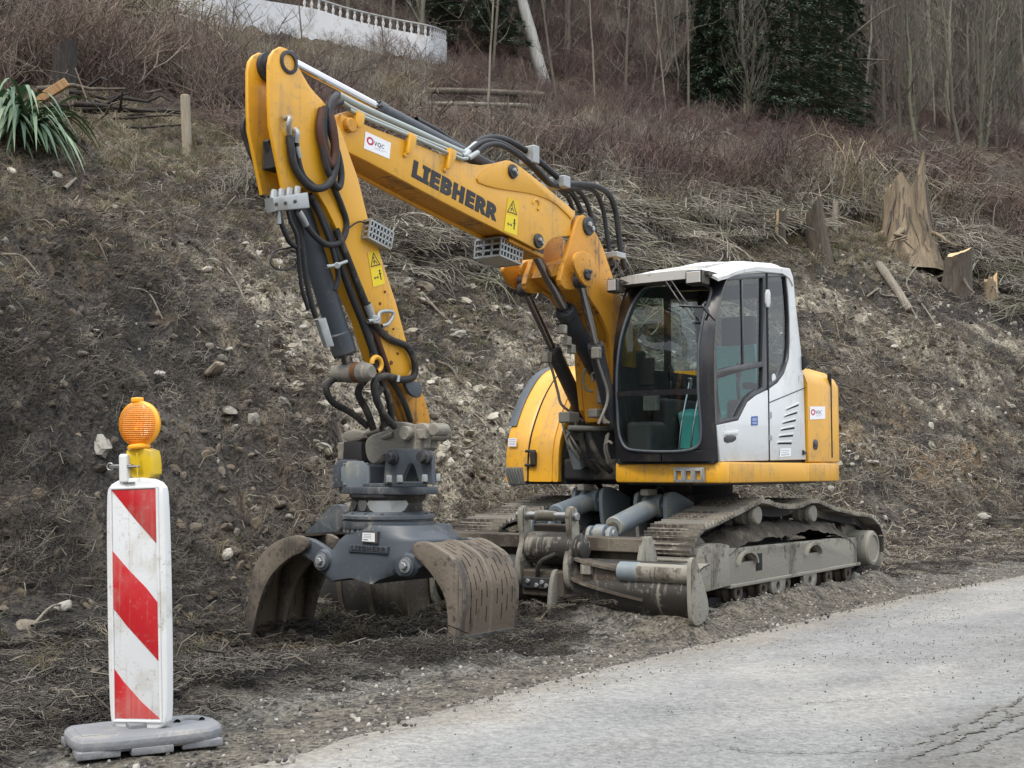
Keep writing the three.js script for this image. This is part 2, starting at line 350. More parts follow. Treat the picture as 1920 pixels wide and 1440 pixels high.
  part(fr, 'idler', turn([1.66, 0.38, Lc - 0.1], [1.66, 0.38, Lc + 0.1], [[0, 0], [0, 0.26], [0.03, 0.28], [0.06, 0.3], [0.14, 0.3], [0.17, 0.28], [0.2, 0.26], [0.2, 0]], 32), M.dustSteel);
  // soil lying on the frame under the top run
  const mud = new THREE.PlaneGeometry(3.1, 0.46, 70, 14); mud.rotateX(-Math.PI / 2);
  const mp = mud.attributes.position;
  for (let i = 0; i < mp.count; i++) { const x = mp.getX(i), z = mp.getZ(i); mp.setY(i, 0.52 + 0.22 * Math.pow(Math.sin(Math.PI * clamp((x + 1.5) / 3, 0, 1)), 0.5) * (0.75 + 0.4 * fbm(x * 3 + side * 9, z * 3, 3, 3)) - 5.5 * Math.pow(Math.abs(z), 2.6) + 0.05 * (fbm(x * 14, z * 14, 9, 3) - 0.5)); }
  mud.translate(-0.05, 0, -Lc - side * 0.0); mud.computeVertexNormals();
  part(fr, 'soil_heap', mud, M.mud, 'dark crumbly soil lying on the track frame');
  return tr;
}
crawler(1.0, 1); crawler(-1.0, -1);
const car = part(ex, 'undercarriage_frame', [box(-0.75, 0.85, 0.34, 0.78, -0.8, 0.8, 0.06), ext(chk([[-1.2, 0.36, 1], [1.3, 0.36, 1], [1.1, 0.6], [0.7, 0.78], [-0.7, 0.78], [-1.0, 0.6]], 1), 0.55, -0.55, 0.02)], M.darkGrey);
part(ex, 'swing_bearing', [turn([0, 0.76, 0], [0, 1.12, 0], [[0, 0.56], [0.1, 0.58], [0.1, 0.62], [0.2, 0.62], [0.2, 0.56], [0.36, 0.56]], 48)], M.blackDusty);

// --- dozer blade with its arms and lift rams
const blade = part(ex, 'dozer_blade', [
  slab(2, 12, (a, b) => P(2.79 - 0.11 * Math.sin(Math.PI * b) + 0.02 * b, 0.06 + 0.60 * b, lerp(-1.25, 1.25, a)), (a, b) => P(2.76 - 0.11 * Math.sin(Math.PI * b) + 0.02 * b, 0.06 + 0.60 * b, lerp(-1.25, 1.25, a))),
  box(2.63, 2.81, 0.57, 0.68, -1.25, 1.25, 0.012), box(2.59, 2.73, 0.2, 0.32, -1.2, 1.2, 0.02)], M.brownSteel);
for (const s of [1, -1]) {
  part(blade, 'end_plate', ext(chk([[2.58, 0.08], [2.85, 0.06], [2.85, 0.69], [2.62, 0.69]], 1), s * 1.23, s * 1.27, 0.006), M.frameDust);
  part(ex, 'blade_arm', [ext(chk([[2.7, 0.18], [2.7, 0.38], [1.5, 0.5], [0.75, 0.55], [0.75, 0.38], [1.5, 0.32]], 1), s * 0.36, s * 0.5, 0.015)], M.blueGrey);
}
for (const [La, pa, pb] of [[0.42, [[2.048,.665,.42]], [[1.147,.876,.42]]], [-0.30, [[1.837,.767,-.3]], [[1.063,.912,-.3]]]]) {
  const a = pa[0], b = pb[0];
  const ram = part(ex, 'blade_cylinder', [cyl([lerp(a[0], b[0], 0.22), lerp(a[1], b[1], 0.22), La], [lerp(a[0], b[0], 0.93), lerp(a[1], b[1], 0.93), La], 0.088, 24, 0.01),
    cyl([b[0], b[1], La - 0.09], [b[0], b[1], La + 0.09], 0.105, 24, 0.01)], M.blueGrey);
  part(ram, 'piston_rod', cyl(a, [lerp(a[0], b[0], 0.3), lerp(a[1], b[1], 0.3), La], 0.045), M.rodDark);
  part(ram, 'rod_eye', cyl([a[0], a[1], La - 0.05], [a[0], a[1], La + 0.05], 0.075), M.blueGrey);
  part(ram, 'pin', cyl([b[0], b[1], La - 0.14], [b[0], b[1], La + 0.125], 0.042, 16), M.zinc);
  part(ram, 'pin', cyl([a[0], a[1], La - 0.13], [a[0], a[1], La + 0.135], 0.034, 16), M.zinc);
  part(ram, 'hose_fitting', [box(b[0] + 0.02, b[0] + 0.2, b[1] + 0.09, b[1] + 0.15, La - 0.04, La + 0.04, 0.015)], M.frameDust);
  for (const d of [-0.1, 0.1]) {
    part(blade, 'ram_bracket', ext(chk([[a[0] - 0.1, a[1] - 0.16, 1], [a[0] + 0.1, a[1] - 0.16, 1], [a[0] + 0.07, a[1] + 0.06], [a[0] - 0.07, a[1] + 0.06]], 2), La + d - 0.018, La + d + 0.018, 0.005), M.blueGrey);
    part(car, 'ram_bracket', ext(chk([[b[0] + 0.05, b[1] - 0.28, 1], [b[0] - 0.42, b[1] - 0.3, 1], [b[0] - 0.42, b[1] + 0.02, 1], [b[0] - 0.06, b[1] + 0.14], [b[0] + 0.12, b[1] + 0.1]], 2), La + d * 1.5 - 0.02, La + d * 1.5 + 0.02, 0.006), M.blueGrey);
  }
  part(ram, 'hose', tube([[b[0] + 0.05, b[1] + 0.12, La], [b[0] - 0.1, b[1] + 0.17, La - 0.03], [b[0] - 0.3, b[1] + 0.1, La - 0.08], [b[0] - 0.5, b[1] - 0.05, La - 0.1]], 0.024), M.rubber);
}

// --- superstructure platform, skirts, rear body
part(ex, 'platform', [extV(chk([[1.28, 0.22, 1], [1.28, 1.1], [-1.1, 1.1], [-1.4, 0.6], [-1.45, 0], [-1.4, -0.6], [-1.1, -1.05], [1.2, -1.05], [1.2, -0.5, 1], [0.95, -0.45, 1], [0.95, 0.22, 1]], 1), 1.06, 1.24, 0.01)], M.darkGrey);
const SK0 = 1.083, SK1 = 1.262;
const skirt = part(ex, 'side_skirt', extV(chk([[1.475, 0.215, 1], [1.475, 1.16], [1.44, 1.235], [1.33, 1.25, 1], [1.33, 1.1, 1], [1.33, 0.215, 1]], 2), SK0, SK1, 0.022), M.yellow);
part(ex, 'side_skirt', extV([[1.324, 1.25], [-0.372, 1.25], [-0.372, 1.02], [1.324, 1.02]], SK0, SK1, 0.018), M.yellow);
part(ex, 'side_skirt', extV(chk([[-0.38, 1.25, 1], [-1.05, 1.25], [-1.26, 1.2], [-1.44, 0.8], [-1.52, 0.3, 1], [-1.52, -0.3, 1], [-1.44, -0.8], [-1.2, -1.12], [-1.0, -1.14, 1], [-1.0, 0.9, 1], [-0.38, 0.9, 1]], 2), SK0, SK1, 0.018), M.yellow);
{ // folding step on the front skirt
  const st = [[.809,1.09],[1.095,1.092],[1.096,1.218],[.81,1.218]];
  const [a, b] = [st[0], st[2]], w = b[0] - a[0], h = b[1] - a[1];
  const holes = [0, 1, 2].map((k) => { const l = a[0] + w * (0.07 + k * 0.32); return [[l, a[1] + h * 0.14], [l + w * 0.2, a[1] + h * 0.14], [l + w * 0.2, a[1] + h * 0.8], [l, a[1] + h * 0.8]]; });
  part(skirt, 'step_plate', [extU([[a[0], a[1]], [b[0], a[1]], [b[0], b[1]], [a[0], b[1]]], 1.478, 1.505, 0.005, holes), ...[0, 1, 2, 3].map((k) => box(1.478, 1.515, a[1] + h * 0.1, b[1] - h * 0.1, a[0] + w * (0.02 + k * 0.32), a[0] + w * (0.055 + k * 0.32), 0.004))], M.zinc);
}
// rear body (engine hood and counterweight)
const TAIL = (d, top) => chk([[-0.385, 1.235 - d, 1], [-1.17 + d, 1.235 - d], [-1.25 + d, 1.19 - d], [-1.42 + d, 0.8], [-1.5 + d, 0.3, 1], [-1.5 + d, -0.3, 1], [-1.42 + d, -0.8], [-1.2 + d, -1.1 + d], [-1.0, -1.12 + d, 1], [-0.385, -1.12 + d, 1]], 2);
const rear = part(ex, 'counterweight', (() => {
  const lev = [[1.268, 0.012], [1.28, 0], [2.02, 0], [2.10, 0.03], [2.17, 0.10], [2.205, 0.2]], g = [];
  const rings = lev.map(([v, d]) => TAIL(d).map(([u, L]) => P(u, v, L)));
  const pos = [], idx = [], n = rings[0].length;
  rings.forEach((r) => r.forEach((p) => pos.push(p.x, p.y, p.z)));
  for (let k = 0; k < rings.length - 1; k++) for (let i = 0; i < n; i++) { const a = k * n + i, b = k * n + (i + 1) % n; idx.push(a, a + n, b, b, a + n, b + n); }
  const c0 = pos.length / 3; pos.push(-0.8, 2.22, 0);
  for (let i = 0; i < n; i++) idx.push((rings.length - 1) * n + i, c0, (rings.length - 1) * n + (i + 1) % n);
  const gg = new THREE.BufferGeometry(); gg.setAttribute('position', new THREE.Float32BufferAttribute(pos, 3)); gg.setIndex(idx);
  g.push(toCreasedNormals(gg, 0.5)); return g;
})(), M.yellow);
part(rear, 'vent_recess', ext([[-.28,2.278],[-.406,2.236],[-.417,2.205],[-.288,2.146]], 1.21, 1.2395, 0.001), M.gap);
part(rear, 'panel_seam', ext([[-.96,2.156],[-.981,2.157],[-.979,1.316],[-.959,1.316]], 1.2, 1.2385, 0.001), M.gap);
part(rear, 'door_latch', [ext(chk([[-.492,1.488],[-.603,1.492],[-.606,1.391],[-.495,1.387]], 2), 1.2, 1.2405, 0.002), ext(chk([[-.524,1.462],[-.576,1.463],[-.574,1.417],[-.522,1.416]], 1), 1.2, 1.2465, 0.003)], M.black);
// right-hand hood with its curved front
const HOOD = (d = 0) => chk([[1.345 - d, 1.085, 1], [1.335 - d, 1.40], [1.25 - d, 1.62 - d], [1.07 - d, 1.91 - d], [0.80 - d, 2.17 - d], [0.45, 2.25 - d], [-0.38, 2.25 - d, 1], [-0.38, 1.085, 1]], 2);
const hood = part(ex, 'right_hood', [ext(HOOD(), -0.56, -0.835, 0.02), ext(HOOD(), -0.843, -1.11, 0.03)], M.yellow);
part(hood, 'hood_strip', ext(chk([[1.262, 1.615, 1], [1.09, 1.905], [0.82, 2.17], [0.45, 2.262], [0.0, 2.262, 1], [0.0, 2.1, 1], [0.8, 2.0], [1.1, 1.7, 1]], 2), -1.03, -1.128, 0.008), M.slate);
part(hood, 'seam_line', ext(HOOD(0.004), -0.83, -0.848, 0.001), M.gap);
part(hood, 'inner_lip', ext([...HOOD(0.01).slice(0, 20), ...HOOD(0.075).slice(0, 20).reverse()], -0.50, -0.565, 0.01), M.yellow);
part(hood, 'inner_panel', ext(HOOD(0.12), -0.545, -0.565, 0.004), M.grille);
for (let k = 0; k < 7; k++) part(hood, 'grille_slat', box(0.4, 1.17 - k * k * 0.01, 1.16 + k * 0.1, 1.18 + k * 0.1, -0.525, -0.549, 0.005), k % 3 ? M.grille : M.darkGrey);
part(hood, 'hinge', [[[1.36,1.371,-.853],[1.36,1.37,-.736]], [[1.36,1.37,-.761],[1.36,1.24,-.761]], [[1.36,1.24,-.859],[1.36,1.24,-.749]]].map((q, i) => cyl(q[0], q[1], i === 1 ? 0.03 : 0.014)), M.blackDusty);
{
  const q = [[-1.117,1.22],[-.898,1.22],[-.867,1.059],[-1.054,1.048]];
  part(hood, 'vent_grille', [extU(q, 1.25, 1.352, 0.01), ...Array.from({ length: 6 }, (_, k) => { const t = 0.1 + k * 0.155; return extU([[lerp(q[0][0], q[1][0], t), q[0][1] - 0.012], [lerp(q[0][0], q[1][0], t) + 0.012, q[0][1] - 0.012], [lerp(q[3][0], q[2][0], t) + 0.012, q[3][1] + 0.012], [lerp(q[3][0], q[2][0], t), q[3][1] + 0.012]], 1.35, 1.366, 0.003); })], M.grille);
}

// --- cab
const pane = (pts, L) => new THREE.ShapeGeometry(shp(pts)).translate(0, 0, -L);
const UE = [[1.25, 1.47], [1.45, 1.50], [1.6, 1.508], [2.05, 1.53], [2.3, 1.51], [2.47, 1.467], [2.6, 1.42], [2.735, 1.351], [2.86, 1.26], [2.95, 1.17]];
const cabU = (L, v, d = 0) => { let e = 0; for (let k = -2; k <= 2; k++) e += interp(UE, v + k * 0.05) / 5; const t = Math.abs(L - 0.72) / 0.5; return e + 0.085 * (1 - Math.pow(Math.min(t, 1), 3.2)) - d; };
const GL = [[.501,1.362],[.361,1.391],[.297,1.48],[.274,1.701],[.281,2.074],[.319,2.405],[.398,2.716],[.48,2.818]].map(([L, v]) => [v, L]);
const GR = [[1.02,1.371],[1.083,1.419],[1.091,1.895],[1.096,2.279],[1.113,2.505],[1.13,2.685],[1.111,2.755]].map(([L, v]) => [v, L]);
const gL = (v) => (v < GL[0][0] - 0.002 || v > GL[GL.length - 1][0] + 0.002 ? 0.72 : interp(GL, v)), gR = (v) => (v < GR[0][0] - 0.002 || v > GR[GR.length - 1][0] + 0.002 ? 0.73 : interp(GR, v));
const cabFrame = part(ex, 'cab_front_frame', [
  slab(6, 80, (a, b) => { const v = lerp(1.268, 2.90, b), L = lerp(0.22, Math.min(gL(v), 0.72), a); return P(cabU(L, v), v, L); }, (a, b) => { const v = lerp(1.268, 2.90, b), L = lerp(0.24, Math.min(gL(v), 0.72), a); return P(cabU(L, v, 0.06), v, L); }),
  slab(6, 80, (a, b) => { const v = lerp(1.268, 2.90, b), L = lerp(Math.max(gR(v), 0.725), 1.22, a); return P(cabU(L, v), v, L); }, (a, b) => { const v = lerp(1.268, 2.90, b), L = lerp(Math.max(gR(v), 0.725), 1.2, a); return P(cabU(L, v, 0.06), v, L); }),
], M.black);
const BAR = [[.737,1.858]][0][1];
const glassPane = (v0, v1, n) => { const g = new THREE.BufferGeometry(), pos = [], idx = [], m = 10; for (let j = 0; j <= n; j++) for (let i = 0; i <= m; i++) { const v = lerp(v0, v1, j / n), L = lerp(interp(GL, v), interp(GR, v), i / m), p = P(cabU(L, v, 0.014), v, L); pos.push(p.x, p.y, p.z); } for (let j = 0; j < n; j++) for (let i = 0; i < m; i++) { const a = j * (m + 1) + i; idx.push(a, a + 1, a + m + 2, a, a + m + 2, a + m + 1); } g.setAttribute('position', new THREE.Float32BufferAttribute(pos, 3)); g.setIndex(idx); g.computeVertexNormals(); return g; };
part(cabFrame, 'windscreen', glassPane(BAR + 0.02, GL[GL.length - 1][0], 24), M.glass);
part(cabFrame, 'lower_windscreen', glassPane(GL[0][0], BAR - 0.02, 14), M.glass);
part(cabFrame, 'window_bar', slab(12, 1, (a, b) => { const L = lerp(0.27, 1.08, a), v = BAR + (b - 0.5) * 0.045; return P(cabU(L, v, -0.012), v, L); }, (a, b) => { const L = lerp(0.27, 1.08, a), v = BAR + (b - 0.5) * 0.045; return P(cabU(L, v, 0.04), v, L); }), M.black);
{ // rubber seal round the windscreen
  const loop = [...GL.map(([v, L]) => [cabU(L, v, -0.004), v, L]), ...GR.slice().reverse().map(([v, L]) => [cabU(L, v, -0.004), v, L])];
  part(cabFrame, 'window_seal', new THREE.TubeGeometry(new THREE.CatmullRomCurve3(loop.map(PV), true, 'centripetal'), 120, 0.013, 6, true), M.slate);
}
const WIN = [[1.267,2.856],[.889,2.926],[.505,2.986],[.036,3.028],[-.011,2.83],[-.028,2.614],[-.027,2.402],[-.003,2.239],[.11,2.092],[.261,1.996],[.465,1.925],[.724,1.859],[.899,1.79],[.997,1.702],[1.083,1.625],[1.501,1.571],[1.526,2.035],[1.51,2.278],[1.467,2.472],[1.351,2.735]];
const sideOuter = [[1.501,1.571],[1.426,1.263],[-.365,1.292],[-.352,1.608],[-.342,2.017],[-.29,2.321],[-.203,2.672],[-.129,3.022],[-.058,3.1],[.441,3.065],[.994,2.979],[1.286,2.895],[1.267,2.856]];
const cabSide = part(ex, 'cab_side_panel', [ext([...sideOuter.slice(0, 13), ...WIN.slice(1, 16)], 1.165, 1.22, 0.012)], M.white);
const doorSeamX = [[.478,2.987],[.449,2.991],[.457,1.277],[.48,1.277]];
part(cabSide, 'door_seam', ext([doorSeamX[0], doorSeamX[1], doorSeamX[2], doorSeamX[3]], 1.2, 1.2225, 0.0005), M.gap);
part(cabSide, 'panel_seam', ext([[.446,1.811],[-.366,1.987],[-.366,1.979],[.446,1.802]], 1.2, 1.2225, 0.0005), M.gap);
const DG = [[1.247,2.826],[.547,2.934],[.559,2.549],[.582,2.171],[.911,2.128],[1.225,2.079],[1.477,2.031],[1.485,2.28],[1.426,2.535],[1.363,2.66]];
const DL = [[1.469,1.96],[1.207,2.016],[.913,2.071],[.572,2.122],[.589,1.94],[.778,1.885],[.919,1.822],[1.028,1.733],[1.113,1.656],[1.388,1.615],[1.444,1.753]];
const QG = [[.433,2.948],[.055,3.009],[.014,2.802],[-.004,2.612],[.005,2.349],[.046,2.206],[.145,2.11],[.278,2.023],[.453,1.964]];
const sideFrame = part(ex, 'cab_door_frame', [ext(WIN, 1.16, 1.217, 0.004, [DG, DL, QG])], M.black);
part(sideFrame, 'door_glass', pane(DG, 1.196), M.glass);
part(sideFrame, 'lower_door_glass', pane(DL, 1.196), M.glass);
part(sideFrame, 'quarter_glass', pane(QG, 1.196), M.glass);
part(sideFrame, 'sliding_bar', ext([[.966,2.871],[.934,2.875],[.923,2.119],[.955,2.117]], 1.18, 1.205, 0.003), M.black);
part(sideFrame, 'hinge_plate', ext(chk([[.514,2.831],[.422,2.841],[.427,2.678],[.519,2.669]], 1), 1.215, 1.236, 0.004), M.white);
part(sideFrame, 'round_sticker', ext(circ([[.303,2.034]][0][0], [[.303,2.034]][0][1], 0.045, 20), 1.1975, 1.201, 0), M.paper);
part(sideFrame, 'pillar_trim', tube([[1.277,2.845,1.225],[1.371,2.723,1.225],[1.477,2.47,1.225],[1.526,2.231,1.225],[1.536,2.032,1.225],[1.532,1.781,1.225],[1.517,1.575,1.225]], 0.008, 40, 5), M.grille);
// door handle recess
part(cabSide, 'door_handle', [ext(chk([[1.381,1.484],[1.128,1.494],[1.15,1.439],[1.363,1.417]], 1), 1.19, 1.2225, 0.002)], M.black);
part(cabSide, 'handle_lip', [ext([[1.38,1.516],[1.106,1.541],[1.127,1.499],[1.381,1.489]], 1.215, 1.234, 0.006)], M.white);
const LOUVRE = [[[.098,1.744],[-.196,1.801],[-.197,1.821],[.062,1.758]], [[.139,1.681],[-.161,1.727],[-.162,1.747],[.102,1.694]], [[.179,1.617],[-.126,1.653],[-.127,1.673],[.143,1.63]], [[.218,1.554],[-.092,1.58],[-.093,1.6],[.183,1.567]], [[.258,1.491],[-.057,1.507],[-.058,1.527],[.222,1.504]], [[.297,1.429],[-.023,1.434],[-.024,1.454],[.262,1.442]]];
for (const A of LOUVRE) {
  part(cabSide, 'louvre', [ext(A, 1.2, 1.2225, 0.0005)], M.gap);
  part(cabSide, 'louvre_blade', [ext(A.map(([u, v]) => [u, v + 0.016]), 1.215, 1.231, 0.005)], M.white);
}
for (const q of [[[.469,1.721],[.435,1.722],[.437,1.664],[.471,1.663]], [[.476,1.508],[.436,1.509],[.437,1.461],[.477,1.46]]]) part(cabSide, 'panel_hinge', ext(q, 1.21, 1.238, 0.003), M.zinc);
part(cabSide, 'latch', ext([[-.271,1.382],[-.371,1.353],[-.27,1.337]], 1.21, 1.238, 0.003), M.black);
// roof
const roofV = (u) => interp([[-0.2, 2.98], [-0.1, 3.08], [0.0, 3.125], [0.15, 3.145], [0.7, 3.09], [1.1, 3.01], [1.4, 2.945], [1.62, 2.915]], u);
const roofTop = (a, b) => { const u = lerp(-0.10, 1.6, b), L = lerp(0.20, 1.232, a), e = Math.pow(Math.abs(a - 0.5) * 2, 6); return P(u - 0.12 * e * sm(0.6, 1, b), roofV(u) - 0.075 * e - (b < 0.06 ? 0.045 * (1 - b / 0.06) : 0) - 0.02 * Math.pow(b, 8), L); };
const roof = part(ex, 'cab_roof', [slab(20, 40, roofTop, (a, b) => { const p = roofTop(a, b); return new THREE.Vector3(p.x - (b === 1 ? 0.02 : 0), Math.min(p.y - 0.03, roofV(p.x) - 0.125 + 0.03 * b), p.z); })], M.whiteRoof);
part(roof, 'roof_hump', slab(10, 10, (a, b) => { const u = lerp(0.95, 1.55, b), L = lerp(0.72, 1.08, a); return P(u, roofV(u) + 0.005 + 0.022 * Math.sin(Math.PI * a) * Math.sin(Math.PI * Math.pow(b, 0.7)), L); }, (a, b) => { const u = lerp(0.95, 1.55, b), L = lerp(0.72, 1.08, a); return P(u, roofV(u) - 0.03, L); }), M.whiteRoof);
const lampB = (L, u, s) => { const l = part(roof, 'work_light', [box(u - 0.12, u + 0.02, 2.76, 2.885, L - s, L + s, 0.02)], M.blackDusty); part(l, 'lamp_glass', box(u + 0.018, u + 0.03, 2.775, 2.87, L - s + 0.02, L + s - 0.02, 0.005), M.lampGlass); };
lampB(1.08, 1.6, 0.085); lampB(0.27, 1.6, 0.06);
part(roof, 'visor_edge', [box(1.35, 1.58, 2.83, 2.875, 0.22, 1.2, 0.01)], M.blackDusty);
// rear wall, right side, floor and what stands inside
part(ex, 'cab_rear_wall', [
  ...[[0.22, 0.30], [1.13, 1.2]].map(([a, b]) => ext([[-0.35, 1.27], [-0.03, 3.02], [-0.09, 3.02], [-0.40, 1.27]], a, b, 0.01)),
  ext([[-0.35, 1.27], [-0.17, 2.15], [-0.22, 2.15], [-0.40, 1.27]], 0.3, 1.13, 0.005), ext([[-0.06, 2.85], [-0.03, 3.02], [-0.09, 3.02], [-0.12, 2.85]], 0.3, 1.13, 0.005)], M.dark);
part(ex, 'cab_rear_window', quad(P(-0.195, 2.15, 0.3), P(-0.195, 2.15, 1.13), P(-0.075, 2.85, 1.13), P(-0.075, 2.85, 0.3)), M.glass);
const rightSide = part(ex, 'cab_right_side', [ext([[1.48, 1.27], [1.5, 2.2], [1.4, 2.65], [1.28, 2.86], [-0.06, 3.0], [-0.37, 1.27]], 0.215, 0.255, 0.006, [[[1.42, 2.12], [1.41, 2.25], [1.33, 2.6], [1.22, 2.76], [0.6, 2.82], [0.6, 2.12]].reverse(), [[0.52, 2.12], [0.52, 2.82], [0.0, 2.86], [-0.15, 2.12]].reverse()])], M.dark);
part(rightSide, 'right_window', pane([[1.42, 2.12], [1.41, 2.25], [1.33, 2.6], [1.22, 2.76], [0.6, 2.82], [0.6, 2.12]], 0.235), M.glass);
part(rightSide, 'rear_right_window', pane([[0.52, 2.12], [0.52, 2.82], [0.0, 2.86], [-0.15, 2.12]], 0.235), M.glass);
part(ex, 'cab_floor', box(-0.34, 1.5, 1.245, 1.29, 0.24, 1.19, 0.01), M.dark);
const seat = part(ex, 'operator_seat', [slab(8, 8, (a, b) => { const L = lerp(0.46, 0.98, a), v = lerp(1.72, 2.38, b); return P(0.26 - 0.16 * b + 0.04 * Math.pow(Math.abs(a - 0.5) * 2, 2), v, lerp(0.72, L, 1 - 0.2 * Math.pow(b, 4))); }, (a, b) => { const L = lerp(0.46, 0.98, a), v = lerp(1.72, 2.38, b); return P(0.12 - 0.16 * b, v, lerp(0.72, L, 1 - 0.2 * Math.pow(b, 4))); }),
  slab(8, 8, (a, b) => P(lerp(0.2, 0.78, b), 1.74 + 0.03 * Math.pow(Math.abs(a - 0.5) * 2, 2) - 0.06 * Math.pow(b, 5), lerp(0.46, 0.98, a)), (a, b) => P(lerp(0.2, 0.76, b), 1.56, lerp(0.48, 0.96, a))), box(0.74, 0.79, 1.38, 1.7, 0.48, 0.96, 0.02)], M.teal, 'teal seat cover');
part(seat, 'headrest', box(0.0, 0.1, 2.36, 2.66, 0.56, 0.9, 0.04), M.dark);
part(seat, 'seat_base', box(0.2, 0.7, 1.29, 1.56, 0.52, 0.92, 0.03), M.dark);
part(seat, 'armrest', [box(0.15, 0.6, 1.93, 1.99, 1.02, 1.1, 0.02), box(0.15, 0.6, 1.93, 1.99, 0.34, 0.42, 0.02)], M.dark);
const consl = part(ex, 'control_console', [box(0.1, 0.85, 1.3, 1.82, 0.98, 1.12, 0.04), box(0.1, 0.95, 1.3, 1.85, 0.28, 0.44, 0.04), box(1.15, 1.45, 1.3, 1.62, 0.3, 0.55, 0.04)], M.darkGrey);
part(consl, 'display', box(1.2, 1.24, 1.95, 2.2, 0.3, 0.46, 0.01), M.dark);
part(consl, 'document_box', box(1.18, 1.25, 1.72, 1.86, 0.36, 0.5, 0.01), M.grille);
for (const L of [1.05, 0.36]) part(consl, 'joystick', [tube([[0.72, 1.8, L], [0.74, 1.95, L], [0.72, 2.05, L]], 0.016), turn([0.72, 2.02, L], [0.73, 2.16, L], [[0, 0.02], [0.05, 0.03], [0.11, 0.028], [0.14, 0.012]], 12)], M.black);
for (const L of [0.66, 0.78]) part(consl, 'pedal_lever', [tube([[1.15, 1.3, L], [1.12, 1.6, L + 0.02], [1.02, 1.98, L + 0.05]], 0.01, 16), box(0.99, 1.03, 1.9, 2.02, L + 0.03, L + 0.07, 0.01)], M.chrome);
part(ex, 'hand_rail', tube([[1.595,2.448,1.26],[1.803,2.539,1.26],[1.805,2.54,1.3],[1.843,2.518,1.3]].slice(0, 2).concat([[1.64, 2.6, 1.2]]), 0.01), M.black);
part(cabFrame, 'mirror_arm', tube([[1.62,2.45,1.194],[1.66,2.51,1.235],[1.68,2.546,1.216],[1.68,2.563,1.106],[1.7,2.579,.986]], 0.011), M.black);
part(cabFrame, 'wiper', [tube([[1.56,2.847,.761],[1.62,2.69,.897],[1.63,2.568,.988]], 0.009), tube([[1.56,2.842,.819],[1.62,2.686,.954],[1.63,2.563,1.049]], 0.009)], M.black);
part(ex, 'antenna_bracket', [box(-0.42, -0.3, 2.9, 2.98, 0.9, 1.1, 0.02), box(-0.45, -0.36, 2.15, 2.3, 1.0, 1.12, 0.02)], M.black);

// --- boom foot section, lift cylinders
const LB = 0.10, LF = -0.20;                       // near and far faces of the boom
const BF = [[1.963,3.369],[1.877,3.434],[1.773,3.418],[1.704,3.324],[1.642,3.3],[1.526,3.182],[1.437,3.039],[1.227,2.756],[.895,2.392],[.752,2],[.905,1.595],[1.285,1.633],[1.373,2.063],[1.389,2.352],[1.559,2.562],[1.864,2.781],[2.134,2.727],[2.232,2.785],[2.199,2.889],[2.133,3.004],[2.048,3.178]];
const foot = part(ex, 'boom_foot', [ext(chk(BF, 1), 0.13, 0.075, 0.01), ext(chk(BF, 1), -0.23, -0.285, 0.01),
  ext([BF[7], BF[8], BF[9], BF[10], BF[11], BF[12], BF[13], BF[14]].map(([u, v]) => [u - 0.01, v]), 0.08, -0.235, 0.005), ext([BF[18], BF[19], BF[5], BF[6], BF[7], BF[14], BF[15]].map(([u, v]) => [u - 0.03, v - 0.03]), 0.08, -0.235, 0.005)], M.yellowWornShaded);
const pinCap = (parent, p, r, L = LB, m = M.cylDark) => {  // dark keeper plate with bolt heads on the end of a pin
  const c = part(parent, 'pin_cap', turn([p[0], p[1], L - 0.01], [p[0], p[1], L + 0.03], [[0, r], [0.024, r], [0.034, r * 0.9], [0.036, r * 0.55], [0.04, r * 0.5], [0.04, 0]], 24), m);
  part(c, 'bolt', [bolt([p[0] + r * 0.25, p[1] + r * 0.1, L + 0.028], [0, 0, 1], r * 0.28, 0.024), bolt([p[0] - r * 0.42, p[1] - r * 0.25, L + 0.024], [0, 0, 1], r * 0.28, 0.022)], M.zinc);
  return c;
};
pinCap(foot, [[1.791,3.339]][0], 0.085, 0.13);
const lug = chk([[2.172,3.024],[2.047,3.078],[1.885,3.063],[1.817,2.969],[1.809,2.876],[1.887,2.791],[1.99,2.77],[2.09,2.841],[2.173,2.923]], 2);
part(foot, 'cylinder_lug', ext(lug, 0.235, 0.205, 0.006), M.yellowWornShaded);
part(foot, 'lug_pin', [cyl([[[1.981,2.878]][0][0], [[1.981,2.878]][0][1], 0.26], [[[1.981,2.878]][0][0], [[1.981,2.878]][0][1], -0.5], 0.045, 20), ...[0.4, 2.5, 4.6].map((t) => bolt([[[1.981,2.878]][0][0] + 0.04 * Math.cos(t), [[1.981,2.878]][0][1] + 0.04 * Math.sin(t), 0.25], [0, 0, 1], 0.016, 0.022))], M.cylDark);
part(foot, 'cylinder_lug', [ext(chk([[2.224,2.987],[2.088,3.042],[1.925,3.112],[1.783,3.044],[1.715,2.896],[1.8,2.837],[1.925,2.799],[2.064,2.807],[2.168,2.866]], 2), -0.285, -0.325, 0.01), ext(chk([[2.248,2.974],[2.088,3.038],[1.966,3.097],[1.883,3.021],[1.917,2.8],[2.08,2.805],[2.192,2.887]], 2), -0.47, -0.51, 0.01), ext(chk([[1.762,3.207],[1.589,3.192],[1.484,3.058],[1.591,2.849],[1.931,2.809],[2.014,2.99]], 1), -0.27, -0.5, 0.01)], M.yellowWornShaded);
const lugC = [[1.977,2.835]][0];
